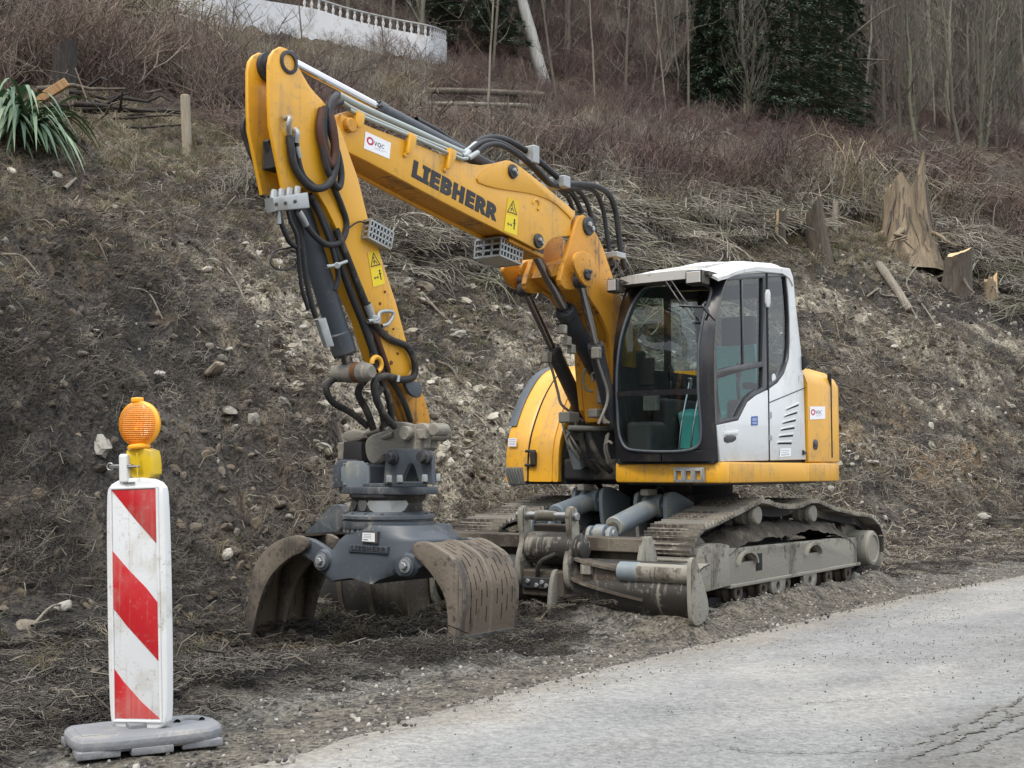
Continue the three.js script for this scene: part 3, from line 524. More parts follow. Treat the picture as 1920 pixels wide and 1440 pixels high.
function ram(parent, name, a, b, f, rRod, rBar, matRod, matBar, extra = 0.06) { // a: rod eye, b: barrel end, f: where the rod enters the barrel
  const m = [lerp(a[0], b[0], f), lerp(a[1], b[1], f), lerp(a[2], b[2], f)];
  const len = Math.hypot(b[0] - m[0], b[1] - m[1], b[2] - m[2]);
  const br = part(parent, name, turn(m, b, [[-0.02, rRod * 1.05], [-0.02, rBar * 0.9], [0, rBar * 1.12], [extra, rBar * 1.12], [extra + 0.01, rBar], [len - 0.05, rBar], [len, rBar * 0.9], [len, 0]], 28), matBar);
  part(br, 'piston_rod', cyl(a, m, rRod, 24), matRod);
  part(br, 'rod_eye', cyl([a[0], a[1], a[2] - rBar * 0.75], [a[0], a[1], a[2] + rBar * 0.75], rRod * 1.75, 24, 0.008), M.cylDark);
  const d = [(m[0] - b[0]) / len, (m[1] - b[1]) / len], nb = [];
  for (let k = 0; k < 8; k++) { const t = k / 8 * 6.283, q = rBar * 0.9; nb.push(bolt([m[0] - d[1] * q * Math.cos(t), m[1] + d[0] * q * Math.cos(t), m[2] + q * Math.sin(t)], [d[0], d[1], 0], 0.012, 0.03)); }
  const gb = part(br, 'gland_bolts', nb, M.darkGrey); gb.userData.kind = 'stuff';
  return br;
}
const nearRam = ram(ex, 'boom_cylinder', [[1.977,2.825,.17]][0], [[1.425,1.58,.17]][0], 0.44, 0.036, 0.066, M.rodDark, M.cylDark);
const farRam = ram(ex, 'boom_cylinder', [[2.004,2.795,-.4]][0], [[1.068,1.727,-.4]][0], 0.47, 0.036, 0.068, M.rodDark, M.cylDark);
const adjRam = ram(ex, 'boom_cylinder', [[2.37,3.067,-.05]][0], [[1.339,2.073,-.05]][0], 0.475, 0.042, 0.085, M.rodDark, M.cylDark);
part(adjRam, 'port_block', [0, 1, 2].map((k) => { const q = [[2.068,2.404,.03],[2.002,2.308,.03],[1.935,2.243,.03]][k]; return box(q[0] - 0.03, q[0] + 0.035, q[1] - 0.04, q[1] + 0.04, 0.02, 0.08, 0.012); }), M.dustSteel);
part(farRam, 'steel_pipe', tube([[1.77,2.193,-.32],[1.717,2.11,-.31],[1.615,1.898,-.31],[1.563,1.794,-.31],[1.407,1.707,-.28],[1.292,1.641,-.25]], 0.013), M.dustSteel);
part(farRam, 'port_block', box([[1.787,2.202,-.32]][0][0] - 0.04, [[1.787,2.202,-.32]][0][0] + 0.04, [[1.787,2.202,-.32]][0][1] - 0.05, [[1.787,2.202,-.32]][0][1] + 0.05, -0.34, -0.28, 0.012), M.dustSteel);
part(nearRam, 'steel_pipe', tube([[1.841,2.196,.25],[1.816,2.124,.25],[1.747,2.012,.25],[1.669,1.876,.25],[1.663,1.783,.24],[1.741,1.595,.2]], 0.013), M.dustSteel);
part(nearRam, 'port_block', box([[1.834,2.207,.24]][0][0] - 0.03, [[1.834,2.207,.24]][0][0] + 0.03, [[1.834,2.207,.24]][0][1] - 0.05, [[1.834,2.207,.24]][0][1] + 0.05, 0.2, 0.28, 0.012), M.dustSteel);
// hydraulic manifold between hood and cab
const mani = part(ex, 'hydraulic_manifold', [cyl([[1.759,1.567,-.1]][0], [[1.003,1.567,-.1]][0].map((c, i) => (i === 2 ? 0.12 : c)), 0.022), box(1.42, 1.6, 1.62, 1.72, -0.32, -0.2, 0.015), box(1.42, 1.58, 1.66, 1.74, -0.02, 0.08, 0.015), box(1.4, 1.52, 1.6, 1.7, 0.1, 0.18, 0.015), box(1.2, 1.5, 1.78, 1.98, 0.02, 0.14, 0.03)], M.dustSteel);
for (const q of [[[1.5,1.652,-.353],[1.52,1.699,-.316],[1.52,1.702,-.235],[1.5,1.644,-.207],[1.48,1.586,-.203]], [[1.5,1.637,-.341],[1.5,1.515,-.307],[1.46,1.394,-.298],[1.4,1.297,-.303]], [[1.5,1.558,-.295],[1.5,1.529,-.272],[1.48,1.417,-.204],[1.42,1.335,-.174]], [[1.5,1.5,-.283],[1.5,1.403,-.237],[1.44,1.297,-.196]], [[1.52,1.538,-.247],[1.52,1.48,-.282],[1.46,1.345,-.229],[1.38,1.239,-.212]],
  [[1.5,1.508,.138],[1.48,1.39,.102],[1.42,1.257,.098]], [[1.5,1.522,.154],[1.48,1.39,.125],[1.4,1.257,.119]], [[1.5,1.427,.126],[1.5,1.446,.16],[1.5,1.427,.193]], [[1.5,1.989,-.006],[1.5,2.052,-.017],[1.5,2.069,.04],[1.48,2.059,.072]], [[1.5,2.113,-.085],[1.5,2.008,-.114],[1.48,1.921,-.087],[1.46,1.896,-.032]]])
  part(mani, 'hose', tube(q, 0.012), M.dustSteel);
for (const q of [[[1.52,1.526,-.12],[1.5,1.392,-.111],[1.42,1.267,-.117],[1.3,1.171,-.079]], [[1.52,1.525,-.052],[1.5,1.4,-.009],[1.42,1.257,.03],[1.3,1.181,.057]]]) part(mani, 'hose', tube(q, 0.03), M.hoseMuddy);
part(mani, 'filter_bowl', ext([[1.481,1.379],[1.321,1.366],[1.249,1.239],[1.393,1.2]], -0.2, -0.3, 0.015), M.blueGrey);
part(ex, 'front_bulkhead', [box(0.9, 0.97, 1.1, 2.3, -0.5, 0.2, 0.02), box(0.9, 1.25, 1.1, 1.3, -0.5, 0.2, 0.03)], M.blackDusty);

// --- main boom
const BM = [[4.887,3.643],[4.726,3.634],[4.56,3.617],[4.331,3.608],[4.092,3.599],[3.844,3.585],[3.651,3.579],[3.438,3.579],[3.301,3.595],[3.125,3.644],[2.959,3.703],[2.908,3.709],[2.841,3.696],[2.583,3.629],[2.266,3.536],[1.942,3.446],[1.951,3.412],[2.01,3.336],[2.019,3.279],[2.002,3.225],[2.144,3.199],[2.291,3.164],[2.364,3.121],[2.42,3.059],[2.475,3.033],[2.553,3.036],[2.811,3.078],[3.089,3.115],[3.45,3.169],[3.842,3.231],[4.346,3.32],[4.613,3.365],[4.82,3.395],[4.905,3.43]];
const boom = part(ex, 'boom', [ext(BM, LB, LB - 0.028, 0.006), ext(BM, LF, LF + 0.028, 0.006)], M.yellow);
part(boom, 'boom_web', ext(BM.map(([u, v], i) => (i > 24 ? [u, v + 0.022] : i < 9 ? [u, v - 0.01] : [u, v + (i > 17 ? 0.02 : -0.015)])), LB - 0.02, LF + 0.02, 0.004), M.yellowWornShaded, 'underside and top plates of the boom box, grime with shade painted in');  // browner than the side plates: underside shade put into the colour, plus some grime
const up = [[3.396,3.448],[3.28,3.546],[3.161,3.612],[2.959,3.703],[2.841,3.696],[2.583,3.629],[2.266,3.536],[1.959,3.439],[2.002,3.356],[2.085,3.399],[2.306,3.478],[2.583,3.489],[2.885,3.462],[3.174,3.437]];
part(boom, 'boom_cheek', ext(chk(up, 1), LB + 0.012, LB - 0.005, 0.005), M.yellow);
part(boom, 'boom_nose', [ext(chk([[4.686,3.734],[4.631,3.72],[4.617,3.426],[4.737,3.471],[4.855,3.492],[4.888,3.567],[4.847,3.66]], 2), 0.07, -0.07, 0.02), cyl([...[[4.823,3.575]][0], 0.145], [...[[4.823,3.575]][0], -0.1], 0.05, 24)], M.yellowWornShaded);
pinCap(boom, [[2.9,3.618]][0], 0.06, LB + 0.01); pinCap(boom, [[2.522,3.103]][0], 0.062, LB);
part(boom, 'lift_eye', new THREE.TorusGeometry(0.045, 0.012, 8, 16, 4.2).translate(...(([u, v]) => [u, v, -LB])([[2.544,3.406]][0])), M.yellow);
for (const [x, p, q] of [[0, [[4.736,3.639]][0], [[4.758,3.604]][0]], [1, [[4.177,3.605]][0], [[4.224,3.528]][0]], [2, [[3.709,3.588]][0], [[3.761,3.504]][0]]]) {
  part(boom, 'pipe_clamp', [ext(chk([[p[0] - 0.045, p[1] + 0.04, 1], [p[0] + 0.03, p[1] + 0.05, 1], [p[0] + 0.035, p[1] - 0.01], [q[0] + 0.01, q[1] - 0.03], [q[0] - 0.02, q[1] - 0.03], [p[0] - 0.035, p[1] - 0.03]], 1), LB, LB + 0.045, 0.004), cyl([q[0], q[1] - 0.04, LB], [q[0], q[1] - 0.04, LB + 0.02], 0.018, 10)], M.yellow);
}
// steel pipes and hoses along the boom
for (const [q, r] of [[[[4.868,3.79,.05],[4.728,3.771,.05],[4.562,3.752,.05],[4.034,3.711,.05],[3.589,3.674,.05],[3.442,3.666,.05],[3.381,3.678,.05]], 0.027], [[[4.614,3.834,-.12],[4.319,3.832,-.12],[3.771,3.783,-.12],[3.308,3.752,-.12]], 0.022], [[[4.877,3.736,.09],[4.77,3.712,.09],[4.202,3.665,.09],[3.639,3.633,.09],[3.533,3.625,.09]], 0.015], [[[4.823,3.688,.115],[4.742,3.673,.115],[4.171,3.636,.115],[3.683,3.599,.115],[3.551,3.592,.115],[3.471,3.617,.115]], 0.014]])
  part(boom, 'steel_pipe', tube(q, r, 30, 10), M.pipe);
for (const [q, r] of [[[[3.442,3.662,.05],[3.374,3.705,.05],[3.298,3.763,.05]], 0.034], [[[3.533,3.625,.09],[3.479,3.64,.09],[3.439,3.677,.09]], 0.022], [[[3.484,3.61,.115],[3.43,3.642,.115],[3.362,3.681,.115]], 0.022]]) part(boom, 'hose_fitting', tube(q, r, 12, 10), M.zinc);
const stickRam = ram(ex, 'stick_cylinder', [[5.26,3.949,-.04]][0], [[2.768,3.627,-.04]][0], 0.36, 0.036, 0.052, M.chrome, M.cylGrey);
for (const [q, r, m] of [
  [[[3.319,3.75,.05],[3.236,3.815,.05],[3.109,3.864,.05],[2.928,3.889,.05],[2.704,3.873,.05],[2.573,3.846,.05],[2.353,3.784,.05],[2.15,3.721,.05],[2.008,3.695,.05],[1.769,3.73,.05],[1.502,3.754,.05],[1.291,3.712,.05],[1.19,3.586,.05],[1.135,3.37,.05],[1.099,3.225,.05],[1.024,3.06,.05]], 0.027, M.rubber],
  [[[3.439,3.677,.09],[3.336,3.749,.09],[3.197,3.813,.09],[3.018,3.833,.09],[2.797,3.803,.09],[2.684,3.768,.09],[2.476,3.711,.08],[2.247,3.641,.06],[1.883,3.677,.04],[1.603,3.728,0],[1.409,3.72,-.02],[1.3,3.601,-.02],[1.228,3.363,-.02],[1.188,3.118,0]], 0.021, M.rubber],
  [[[3.362,3.685,.115],[3.265,3.752,.115],[3.117,3.8,.11],[2.959,3.804,.1],[2.76,3.775,.09],[2.525,3.727,.06],[2.2,3.658,0],[1.875,3.69,-.05],[1.612,3.712,-.08],[1.479,3.627,-.08],[1.372,3.447,-.08],[1.313,3.256,-.06]], 0.022, M.rubber],
  [[[2.529,3.824,-.02],[2.332,3.752,-.02],[2.126,3.701,-.05],[1.843,3.698,-.1],[1.665,3.688,-.12],[1.551,3.595,-.12],[1.52,3.524,-.1]], 0.024, M.rubber],
  [[[2.634,3.845,0],[2.411,3.774,-.02],[2.07,3.689,-.06],[1.855,3.683,-.12],[1.688,3.638,-.14],[1.618,3.552,-.14]], 0.02, M.rubber],
  [[[3.788,3.89,-.16],[3.528,3.858,-.16],[3.325,3.805,-.15],[3.169,3.772,-.12],[3.044,3.73,-.08]], 0.026, M.rubber],
]) part(boom, 'hose', tube(q, r, 60, 9), m);
part(boom, 'hose_clamp', [box([[2.604,3.826]][0][0] - 0.06, [[2.604,3.826]][0][0] + 0.02, [[2.604,3.826]][0][1] - 0.08, [[2.604,3.826]][0][1] + 0.07, -0.02, 0.14, 0.01)], M.zinc);
part(boom, 'hose_clamp', [box([[2.109,3.7]][0][0] - 0.05, [[2.109,3.7]][0][0] + 0.05, [[2.109,3.7]][0][1] - 0.07, [[2.109,3.7]][0][1] + 0.03, -0.12, 0.13, 0.01)], M.zinc);
part(foot, 'hose_clamp', [box([[1.156,3.167]][0][0] - 0.07, [[1.156,3.167]][0][0] + 0.09, [[1.156,3.167]][0][1] - 0.02, [[1.156,3.167]][0][1] + 0.03, -0.05, 0.1, 0.008)], M.zinc);
// caged work lamp under the boom
function cage(parent, c, w, h, d, tilt, label) {
  const g = new THREE.Group(); const geos = [], T = 0.008;
  const faces = [[w, h, 0, 0, d / 2], [w, h, 0, 0, -d / 2]];
  const bx = (x, y, z, a, b, e) => { const q = new THREE.BoxGeometry(a, b, e); q.translate(x, y, z); geos.push(q); };
  bx(0, h / 2, 0, w, T, d); bx(0, -h / 2, 0, w, T, d);
  for (const s of [-1, 1]) {
    for (let k = 0; k <= 7; k++) bx(-w / 2 + w * k / 7, 0, s * d / 2, 0.012, h, T);
    for (let k = 0; k <= 3; k++) bx(0, -h / 2 + h * k / 3, s * d / 2, w, 0.014, T);
    for (let k = 0; k <= 3; k++) bx(s * w / 2, 0, -d / 2 + d * k / 3, T, h, 0.016);
    for (let k = 0; k <= 3; k++) bx(s * w / 2, -h / 2 + h * k / 3, 0, T, 0.016, d);
  }
  const lampIn = new RoundedBoxGeometry(w * 0.6, h * 0.7, d * 0.6, 2, 0.01);
  const place = (q) => { q.rotateZ(tilt); q.translate(c[0], c[1], -c[2]); return q; };
  const m = part(parent, 'lamp_cage', geos.map(place), M.zinc, label);
  part(m, 'work_lamp', place(lampIn), M.blackDusty);
  return m;
}
cage(boom, [[2.798,2.99,-.1]][0], 0.3, 0.15, 0.26, 0.12);
part(boom, 'underside_plate', ext([[2.858,3.088],[2.37,3.012],[2.386,2.983],[2.872,3.055]], 0.06, -0.16, 0.004), M.yellowWornShaded);

// --- arm: two cheek plates at the head, box section below
const AL = 0.135, AR = -0.095;
const AM = [[5.592,3.797],[5.579,3.864],[5.543,3.912],[5.491,3.947],[5.439,3.947],[5.4,3.933],[5.371,3.898],[5.341,3.862],[5.301,3.822],[5.231,3.753],[5.171,3.714],[5.11,3.684],[5.038,3.635],[4.922,3.514],[4.841,3.374],[4.747,3.213],[4.635,2.924],[4.522,2.729],[4.447,2.586],[4.336,2.377],[4.241,2.151],[4.157,1.975],[4.163,1.925],[4.239,1.866],[4.309,1.858],[4.389,1.872],[4.561,2.233],[4.651,2.363],[4.777,2.527],[4.891,2.733],[4.976,2.856],[5.059,2.962],[5.172,3.073],[5.285,3.053],[5.319,3.029],[5.452,3.002],[5.527,3.243],[5.576,3.407],[5.588,3.578]];
const beam = [[5.066,3.464],[4.841,3.374],[4.747,3.213],[4.635,2.924],[4.522,2.729],[4.447,2.586],[4.336,2.377],[4.241,2.151],[4.157,1.975],[4.163,1.925],[4.239,1.866],[4.389,1.872],[4.561,2.233],[4.651,2.363],[4.777,2.527],[4.891,2.733],[4.976,2.856],[5.059,2.962],[5.162,3.118]];
const arm = part(ex, 'arm', [ext(AM, AL, AL - 0.032, 0.007, []), ext(AM, AR, AR + 0.032, 0.007), ext(beam.map(([u, v]) => [u, v]), AL - 0.025, AR + 0.025, 0.004)], M.yellow);
const armPin = [[5.423,3.859]][0];
part(arm, 'pin_boss', [turn([armPin[0], armPin[1], AL - 0.01], [armPin[0], armPin[1], AL + 0.012], [[0, 0.078], [0.018, 0.078], [0.022, 0.07], [0.022, 0.055], [0.004, 0.053], [0.004, 0]], 28), cyl([armPin[0], armPin[1], AL - 0.04], [armPin[0], armPin[1], AR + 0.04], 0.05, 20), turn([armPin[0], armPin[1], -0.03], [armPin[0], armPin[1], -0.062], [[0, 0.05], [0, 0.1], [0.04, 0.1], [0.04, 0.05]], 28)], M.cylDark);
part(arm, 'arm_tip', [ext(chk([[4.27,1.929],[4.093,1.941],[3.959,1.771],[3.858,1.557],[3.895,1.469],[4.029,1.489],[4.126,1.627]], 1), 0.07, -0.09, 0.015)], M.yellowWornShaded);
part(arm, 'tip_link', ext(chk([[4.279,1.841],[4.078,1.837],[4.066,1.744],[4.113,1.71],[4.22,1.744]], 2), 0.12, 0.155, 0.008), M.greyPaint);
const bucketRam = ram(ex, 'bucket_cylinder', [[4.668,1.88,0]][0], [[5.205,3.012,0]][0], 0.12, 0.038, 0.078, M.rodDark, M.cylGrey, 0.14);
part(bucketRam, 'port_block', [ext([[5.093,2.199],[5.013,2.221],[4.928,2.032],[5,2.019]], 0.06, 0.1, 0.01)], M.zinc);
part(bucketRam, 'hose', tube([[5.321,2.923,.1],[5.281,2.851,.1],[5.25,2.713,.1],[5.207,2.47,.1],[5.145,2.281,.1],[5.109,2.209,.1]], 0.02), M.rubber);
part(bucketRam, 'linkage_pin', [turn([...[[4.684,1.87]][0], -0.14], [...[[4.684,1.87]][0], 0.22], [[0, 0], [0, 0.05], [0.03, 0.062], [0.12, 0.062], [0.13, 0.07], [0.22, 0.07], [0.23, 0.06], [0.24, 0.06], [0.25, 0.068], [0.30, 0.068], [0.34, 0.055], [0.36, 0.04], [0.36, 0]], 24)], M.dustSteel);
part(bucketRam, 'pin_sleeve', cyl([...[[4.684,1.87]][0], 0.06], [...[[4.684,1.87]][0], 0.1], 0.072, 24), M.rust);
const valve = part(arm, 'valve_block', [ext([[5.605,2.926],[5.294,3.015],[5.273,2.912],[5.585,2.839]], 0.2, 0.11, 0.012), ...[[512, 368], [528, 366], [545, 364], [558, 361]].map((_, k) => { const q = [[5.578,2.933,.17],[5.513,2.952,.17],[5.443,2.971,.17],[5.372,2.994,.17]][k]; return cyl([q[0], q[1] - 0.02, q[2]], [q[0] - 0.01, q[1] + 0.05, q[2]], 0.022, 8); })], M.zinc);
for (const q of [[5.578,2.885,.2],[5.499,2.905,.2],[5.415,2.93,.2]]) part(valve, 'bolt', bolt([q[0], q[1], 0.198], [0, 0, 1], 0.012, 0.012), M.darkGrey);
for (const [q, r, m] of [
  [[[5.332,3.453,-.16],[5.363,3.515,-.18],[5.421,3.556,-.18],[5.496,3.529,-.18],[5.527,3.45,-.18],[5.502,3.361,-.17],[5.472,3.271,-.15],[5.433,3.207,-.15]], 0.018, M.rubber],
  [[[5.43,3.364,.16],[5.424,3.276,.17],[5.394,3.176,.17],[5.335,3.098,.18],[5.252,3.052,.19],[5.163,3.066,.2],[5.088,3.123,.2],[5.048,3.21,.2],[5.029,3.336,.19],[5.051,3.46,.18],[5.063,3.589,.16],[5.023,3.693,.14],[4.909,3.775,.08]], 0.026, M.rubber],
  [[[5.367,3.332,.16],[5.351,3.221,.165],[5.306,3.122,.17],[5.212,3.068,.175]], 0.018, M.rubber],
  [[[5.153,3.53,.17],[5.152,3.384,.18],[5.104,3.194,.19],[5.005,3.096,.19],[4.965,3.185,.18],[4.987,3.329,.17],[5.051,3.444,.17],[5.062,3.563,.16],[5.012,3.661,.13],[4.877,3.736,.09]], 0.024, M.rubber],
  [[[5.094,3.638,.15],[5.112,3.487,.16],[5.1,3.306,.17],[5.047,3.135,.17],[4.941,2.99,.16],[4.877,2.873,.15],[4.928,2.748,.15],[5.071,2.705,.15],[5.192,2.752,.15],[5.272,2.818,.15],[5.331,2.871,.16]], 0.022, M.rubber],
  [[[5.124,3.613,.15],[5.163,3.474,.17],[5.141,3.35,.18],[5.079,3.235,.19],[5.039,3.315,.19],[5.051,3.497,.18],[5.053,3.611,.15],[4.951,3.736,.1]], 0.03, M.hoseRusty],
  [[[5.206,3.022,.12],[5.104,2.913,.12],[4.99,2.749,.12],[4.894,2.58,.12],[4.775,2.373,.12],[4.665,2.198,.12],[4.576,2.018,.13],[4.508,1.91,.13]], 0.026, M.rubber],
  [[[5.106,3.06,.1],[4.981,2.899,.1],[4.848,2.698,.1],[4.734,2.49,.11],[4.623,2.277,.12],[4.487,2.025,.13],[4.418,1.897,.13]], 0.022, M.hoseRusty],
  [[[5.185,2.987,.14],[5.093,2.84,.14],[4.999,2.673,.14],[4.945,2.498,.14],[4.965,2.406,.13]], 0.018, M.rubber],
  [[[4.98,2.82,.15],[4.874,2.653,.15],[4.777,2.499,.15],[4.678,2.344,.15],[4.611,2.238,.15],[4.572,2.197,.15],[4.443,2.121,.16],[4.252,2.071,.17],[4.174,1.969,.17],[4.174,1.873,.16],[4.308,1.837,.17],[4.519,1.851,.18],[4.618,1.805,.18],[4.6,1.698,.18],[4.482,1.573,.16],[4.357,1.502,.14]], 0.026, M.hoseMuddy],
  [[[5.521,2.857,.17],[5.511,2.806,.17],[5.482,2.742,.17],[5.41,2.666,.16],[5.318,2.646,.14]], 0.018, M.rubber],
  [[[5.446,2.869,.17],[5.421,2.803,.17],[5.368,2.724,.17],[5.327,2.591,.15],[5.265,2.39,.12],[5.184,2.259,.1]], 0.014, M.rubber],
  [[[5.279,2.663,.1],[5.394,2.638,.12],[5.525,2.585,.12],[5.542,2.513,.12],[5.462,2.486,.12],[5.344,2.522,.12],[5.297,2.598,.12],[5.37,2.624,.12],[5.412,2.583,.12]], 0.006, M.rubber],
  [[[4.6,2.224,.1],[4.593,2.092,.12],[4.547,1.908,.13],[4.496,1.817,.14],[4.427,1.707,.14],[4.34,1.541,.1]], 0.024, M.hoseMuddy],
  [[[4.543,2.098,.1],[4.458,1.915,.1],[4.343,1.827,.1],[4.196,1.661,.1],[4.113,1.549,.08]], 0.022, M.hoseMuddy],
  [[[4.627,1.876,-.1],[4.802,1.772,-.1],[4.758,1.682,-.1],[4.541,1.596,-.1],[4.428,1.504,-.05]], 0.024, M.hoseMuddy],
  [[[4.487,1.861,0],[4.585,1.742,0],[4.484,1.596,0],[4.426,1.484,0]], 0.026, M.hoseMuddy],
  [[[4.451,1.801,.12],[4.55,1.702,.14],[4.471,1.593,.13],[4.437,1.5,.12]], 0.028, M.hoseMuddy],
  [[[4.897,2.825,.16],[4.771,2.903,.16],[4.717,2.908,.16],[4.673,2.889,.16]], 0.006, M.rubber],
]) part(arm, 'hose', tube(q, r, 70, 9), m);
for (const [q, r] of [[[[5.46,3.475,.15],[5.461,3.476,.19],[5.47,3.421,.19],[5.43,3.361,.16]], 0.018], [[[5.373,3.42,.15],[5.383,3.389,.18],[5.382,3.327,.17]], 0.02], [[[5.372,3.304,.17],[5.347,3.232,.17]], 0.018], [[[5.351,2.881,.17],[5.316,2.844,.17],[5.267,2.804,.155]], 0.022], [[[5.53,2.852,.17],[5.524,2.77,.17]], 0.016], [[[4.678,2.343,.16],[4.617,2.253,.155]], 0.03]])
  part(arm, 'hose_fitting', tube(q, r, 10, 9), M.zinc);
part(arm, 'clamp_bracket', [tube([[5.089,2.55,.17],[5.008,2.57,.18],[4.895,2.611,.17]], 0.013), cyl([[4.977,2.572,.16]][0], [[5.019,2.563,.2]][0], 0.024, 8)], M.zinc);
part(arm, 'clamp_bracket', [tube([[4.677,2.223,.17],[4.589,2.246,.18],[4.556,2.295,.17],[4.41,2.306,.17],[4.466,2.224,.17],[4.533,2.203,.17]], 0.014), box([[4.6,2.24]][0][0] - 0.04, [[4.6,2.24]][0][0] + 0.04, [[4.6,2.24]][0][1] - 0.03, [[4.6,2.24]][0][1] + 0.03, 0.12, 0.19, 0.01)], M.zinc);
part(arm, 'hose_band', tube([[4.406,1.86,.22],[4.417,1.814,.22]], 0.012), M.zinc);
part(arm, 'lifting_hook', new THREE.TorusGeometry(0.05, 0.018, 8, 16, 4.6).translate(...(([u, v]) => [u, v, -0.16])([[4.575,1.931]][0])), M.yellow);
cage(arm, [[4.585,2.839,.12]][0], 0.24, 0.125, 0.16, 0.22);
part(arm, 'tie_rod', cyl([[5.481,3.353,0]][0], [[5.422,3.23,0]][0], 0.03), M.cylDark);
part(arm, 'inner_block', [box([[5.442,3.28]][0][0] - 0.1, [[5.442,3.28]][0][0] + 0.03, [[5.442,3.28]][0][1] - 0.12, [[5.442,3.28]][0][1] + 0.08, -0.05, 0.08, 0.01)], M.blackDusty);
for (const [p, r] of [[[[4.449,2.168]][0], 0.012], [[[4.375,2.197]][0], 0.008], [[[4.327,2.025]][0], 0.01], [[[4.468,2.454]][0], 0.01], [[[4.518,2.365]][0], 0.011], [[[4.396,1.955]][0], 0.016]]) part(arm, 'bolt', bolt([p[0], p[1], AL - 0.002], [0, 0, 1], r, 0.012), M.rust);

// --- lettering and stickers
const font = await new FontLoader().loadAsync('fonts/droid/droid_sans_bold.typeface.json');
{
  const ln = [[4.145,3.346],[3.103,3.173],[3.067,3.322],[4.116,3.478]];
  const g = new TextGeometry('LIEBHERR', { font, size: 1, depth: 0.02, curveSegments: 4, bevelEnabled: true, bevelThickness: 0.01, bevelSize: 0.062, bevelSegments: 1 });
  g.computeBoundingBox(); const bb = g.boundingBox;
  g.translate(-bb.min.x, -bb.min.y, 0); const w = bb.max.x - bb.min.x, h = bb.max.y - bb.min.y;
  const ex_ = new THREE.Vector3(ln[1][0] - ln[0][0], ln[1][1] - ln[0][1], 0).multiplyScalar(1 / w), ey = new THREE.Vector3(ln[3][0] - ln[0][0], ln[3][1] - ln[0][1], 0).multiplyScalar(1 / h);
  const m4 = new THREE.Matrix4().makeBasis(ex_, ey, new THREE.Vector3(0, 0, -0.1)); m4.setPosition(ln[0][0], ln[0][1], -LB - 0.0005);
  g.applyMatrix4(m4); g.deleteAttribute('normal'); const g2 = g.index ? g.toNonIndexed() : g; g2.computeVertexNormals();
  part(boom, 'maker_lettering', g2, M.blackLetter, 'bold black maker name along the boom side');
}
const sticker = (parent, name, q, L, t, label) => part(parent, name, quad(...q.map(([u, v]) => P(u, v, L))), std({ map: t, roughness: 0.55 }), label);
const logoTex = canvasTex(256, 150, (c, w, h) => {
  c.fillStyle = '#f2f1f2'; c.fillRect(0, 0, w, h);
  c.lineWidth = 17; c.strokeStyle = '#c23352'; c.beginPath(); c.arc(54, 66, 27, 0, 7); c.stroke();
  c.fillStyle = '#2f3b48'; c.font = 'bold 52px sans-serif'; c.fillText('VQC', 92, 84);
  c.fillStyle = '#b9b6bd'; c.fillRect(98, 100, 118, 5); c.fillRect(98, 112, 92, 4);
});
sticker(boom, 'logo_sticker', [[4.66,3.45],[4.389,3.428],[4.373,3.548],[4.645,3.575]], LB + 0.003, logoTex);
sticker(rear, 'logo_sticker', [[-.418,1.676],[-.8,1.698],[-.805,1.819],[-.423,1.804]], 1.2385, logoTex);
const warnTex = canvasTex(128, 256, (c, w, h) => {
  c.fillStyle = '#e2bd14'; c.fillRect(0, 0, w, h); c.fillStyle = '#e8cd1c'; c.fillRect(0, 128, w, 128);
  c.strokeStyle = '#1c1a12'; c.lineWidth = 8; c.beginPath(); c.moveTo(64, 16); c.lineTo(114, 108); c.lineTo(14, 108); c.closePath(); c.stroke();
  c.lineWidth = 7; c.beginPath(); c.moveTo(56, 52); c.lineTo(64, 74); c.lineTo(50, 98); c.moveTo(64, 74); c.lineTo(82, 84); c.lineTo(86, 100); c.moveTo(62, 70); c.lineTo(44, 82); c.stroke();
  c.fillStyle = '#1c1a12'; c.beginPath(); c.arc(56, 46, 7, 0, 7); c.fill();
  c.fillRect(90, 160, 12, 60); c.beginPath(); c.arc(96, 152, 9, 0, 7); c.fill(); c.fillRect(82, 172, 28, 8);
  c.lineWidth = 6; c.beginPath(); c.moveTo(28, 196); c.lineTo(72, 196); c.moveTo(40, 186); c.lineTo(28, 196); c.lineTo(40, 206); c.moveTo(60, 186); c.lineTo(72, 196); c.lineTo(60, 206); c.stroke();
});
sticker(boom, 'warning_sticker', [[2.998,3.116],[2.822,3.103],[2.792,3.399],[2.947,3.399]], LB + 0.003, warnTex);
sticker(arm, 'warning_sticker', [[4.589,2.474],[4.467,2.511],[4.537,2.745],[4.653,2.71]], AL + 0.003, warnTex);
sticker(cabSide, 'blue_label', [[.838,1.585],[.707,1.593],[.705,1.674],[.836,1.665]], 1.224, canvasTex(64, 96, (c, w, h) => { c.fillStyle = '#2a4f9c'; c.fillRect(0, 0, w, h); c.fillStyle = '#d5dcea'; for (const y of [18, 30, 44, 62, 76]) c.fillRect(8, y, 48, 5); }));
sticker(cabSide, 'notice_label', [[.252,1.312],[.002,1.324],[-.001,1.399],[.237,1.391]], 1.224, canvasTex(96, 64, (c, w, h) => { c.fillStyle = '#eef0ef'; c.fillRect(0, 0, w, h); c.fillStyle = '#8d8f9a'; for (const y of [14, 28, 42, 50]) c.fillRect(12, y, 70, 4); }));
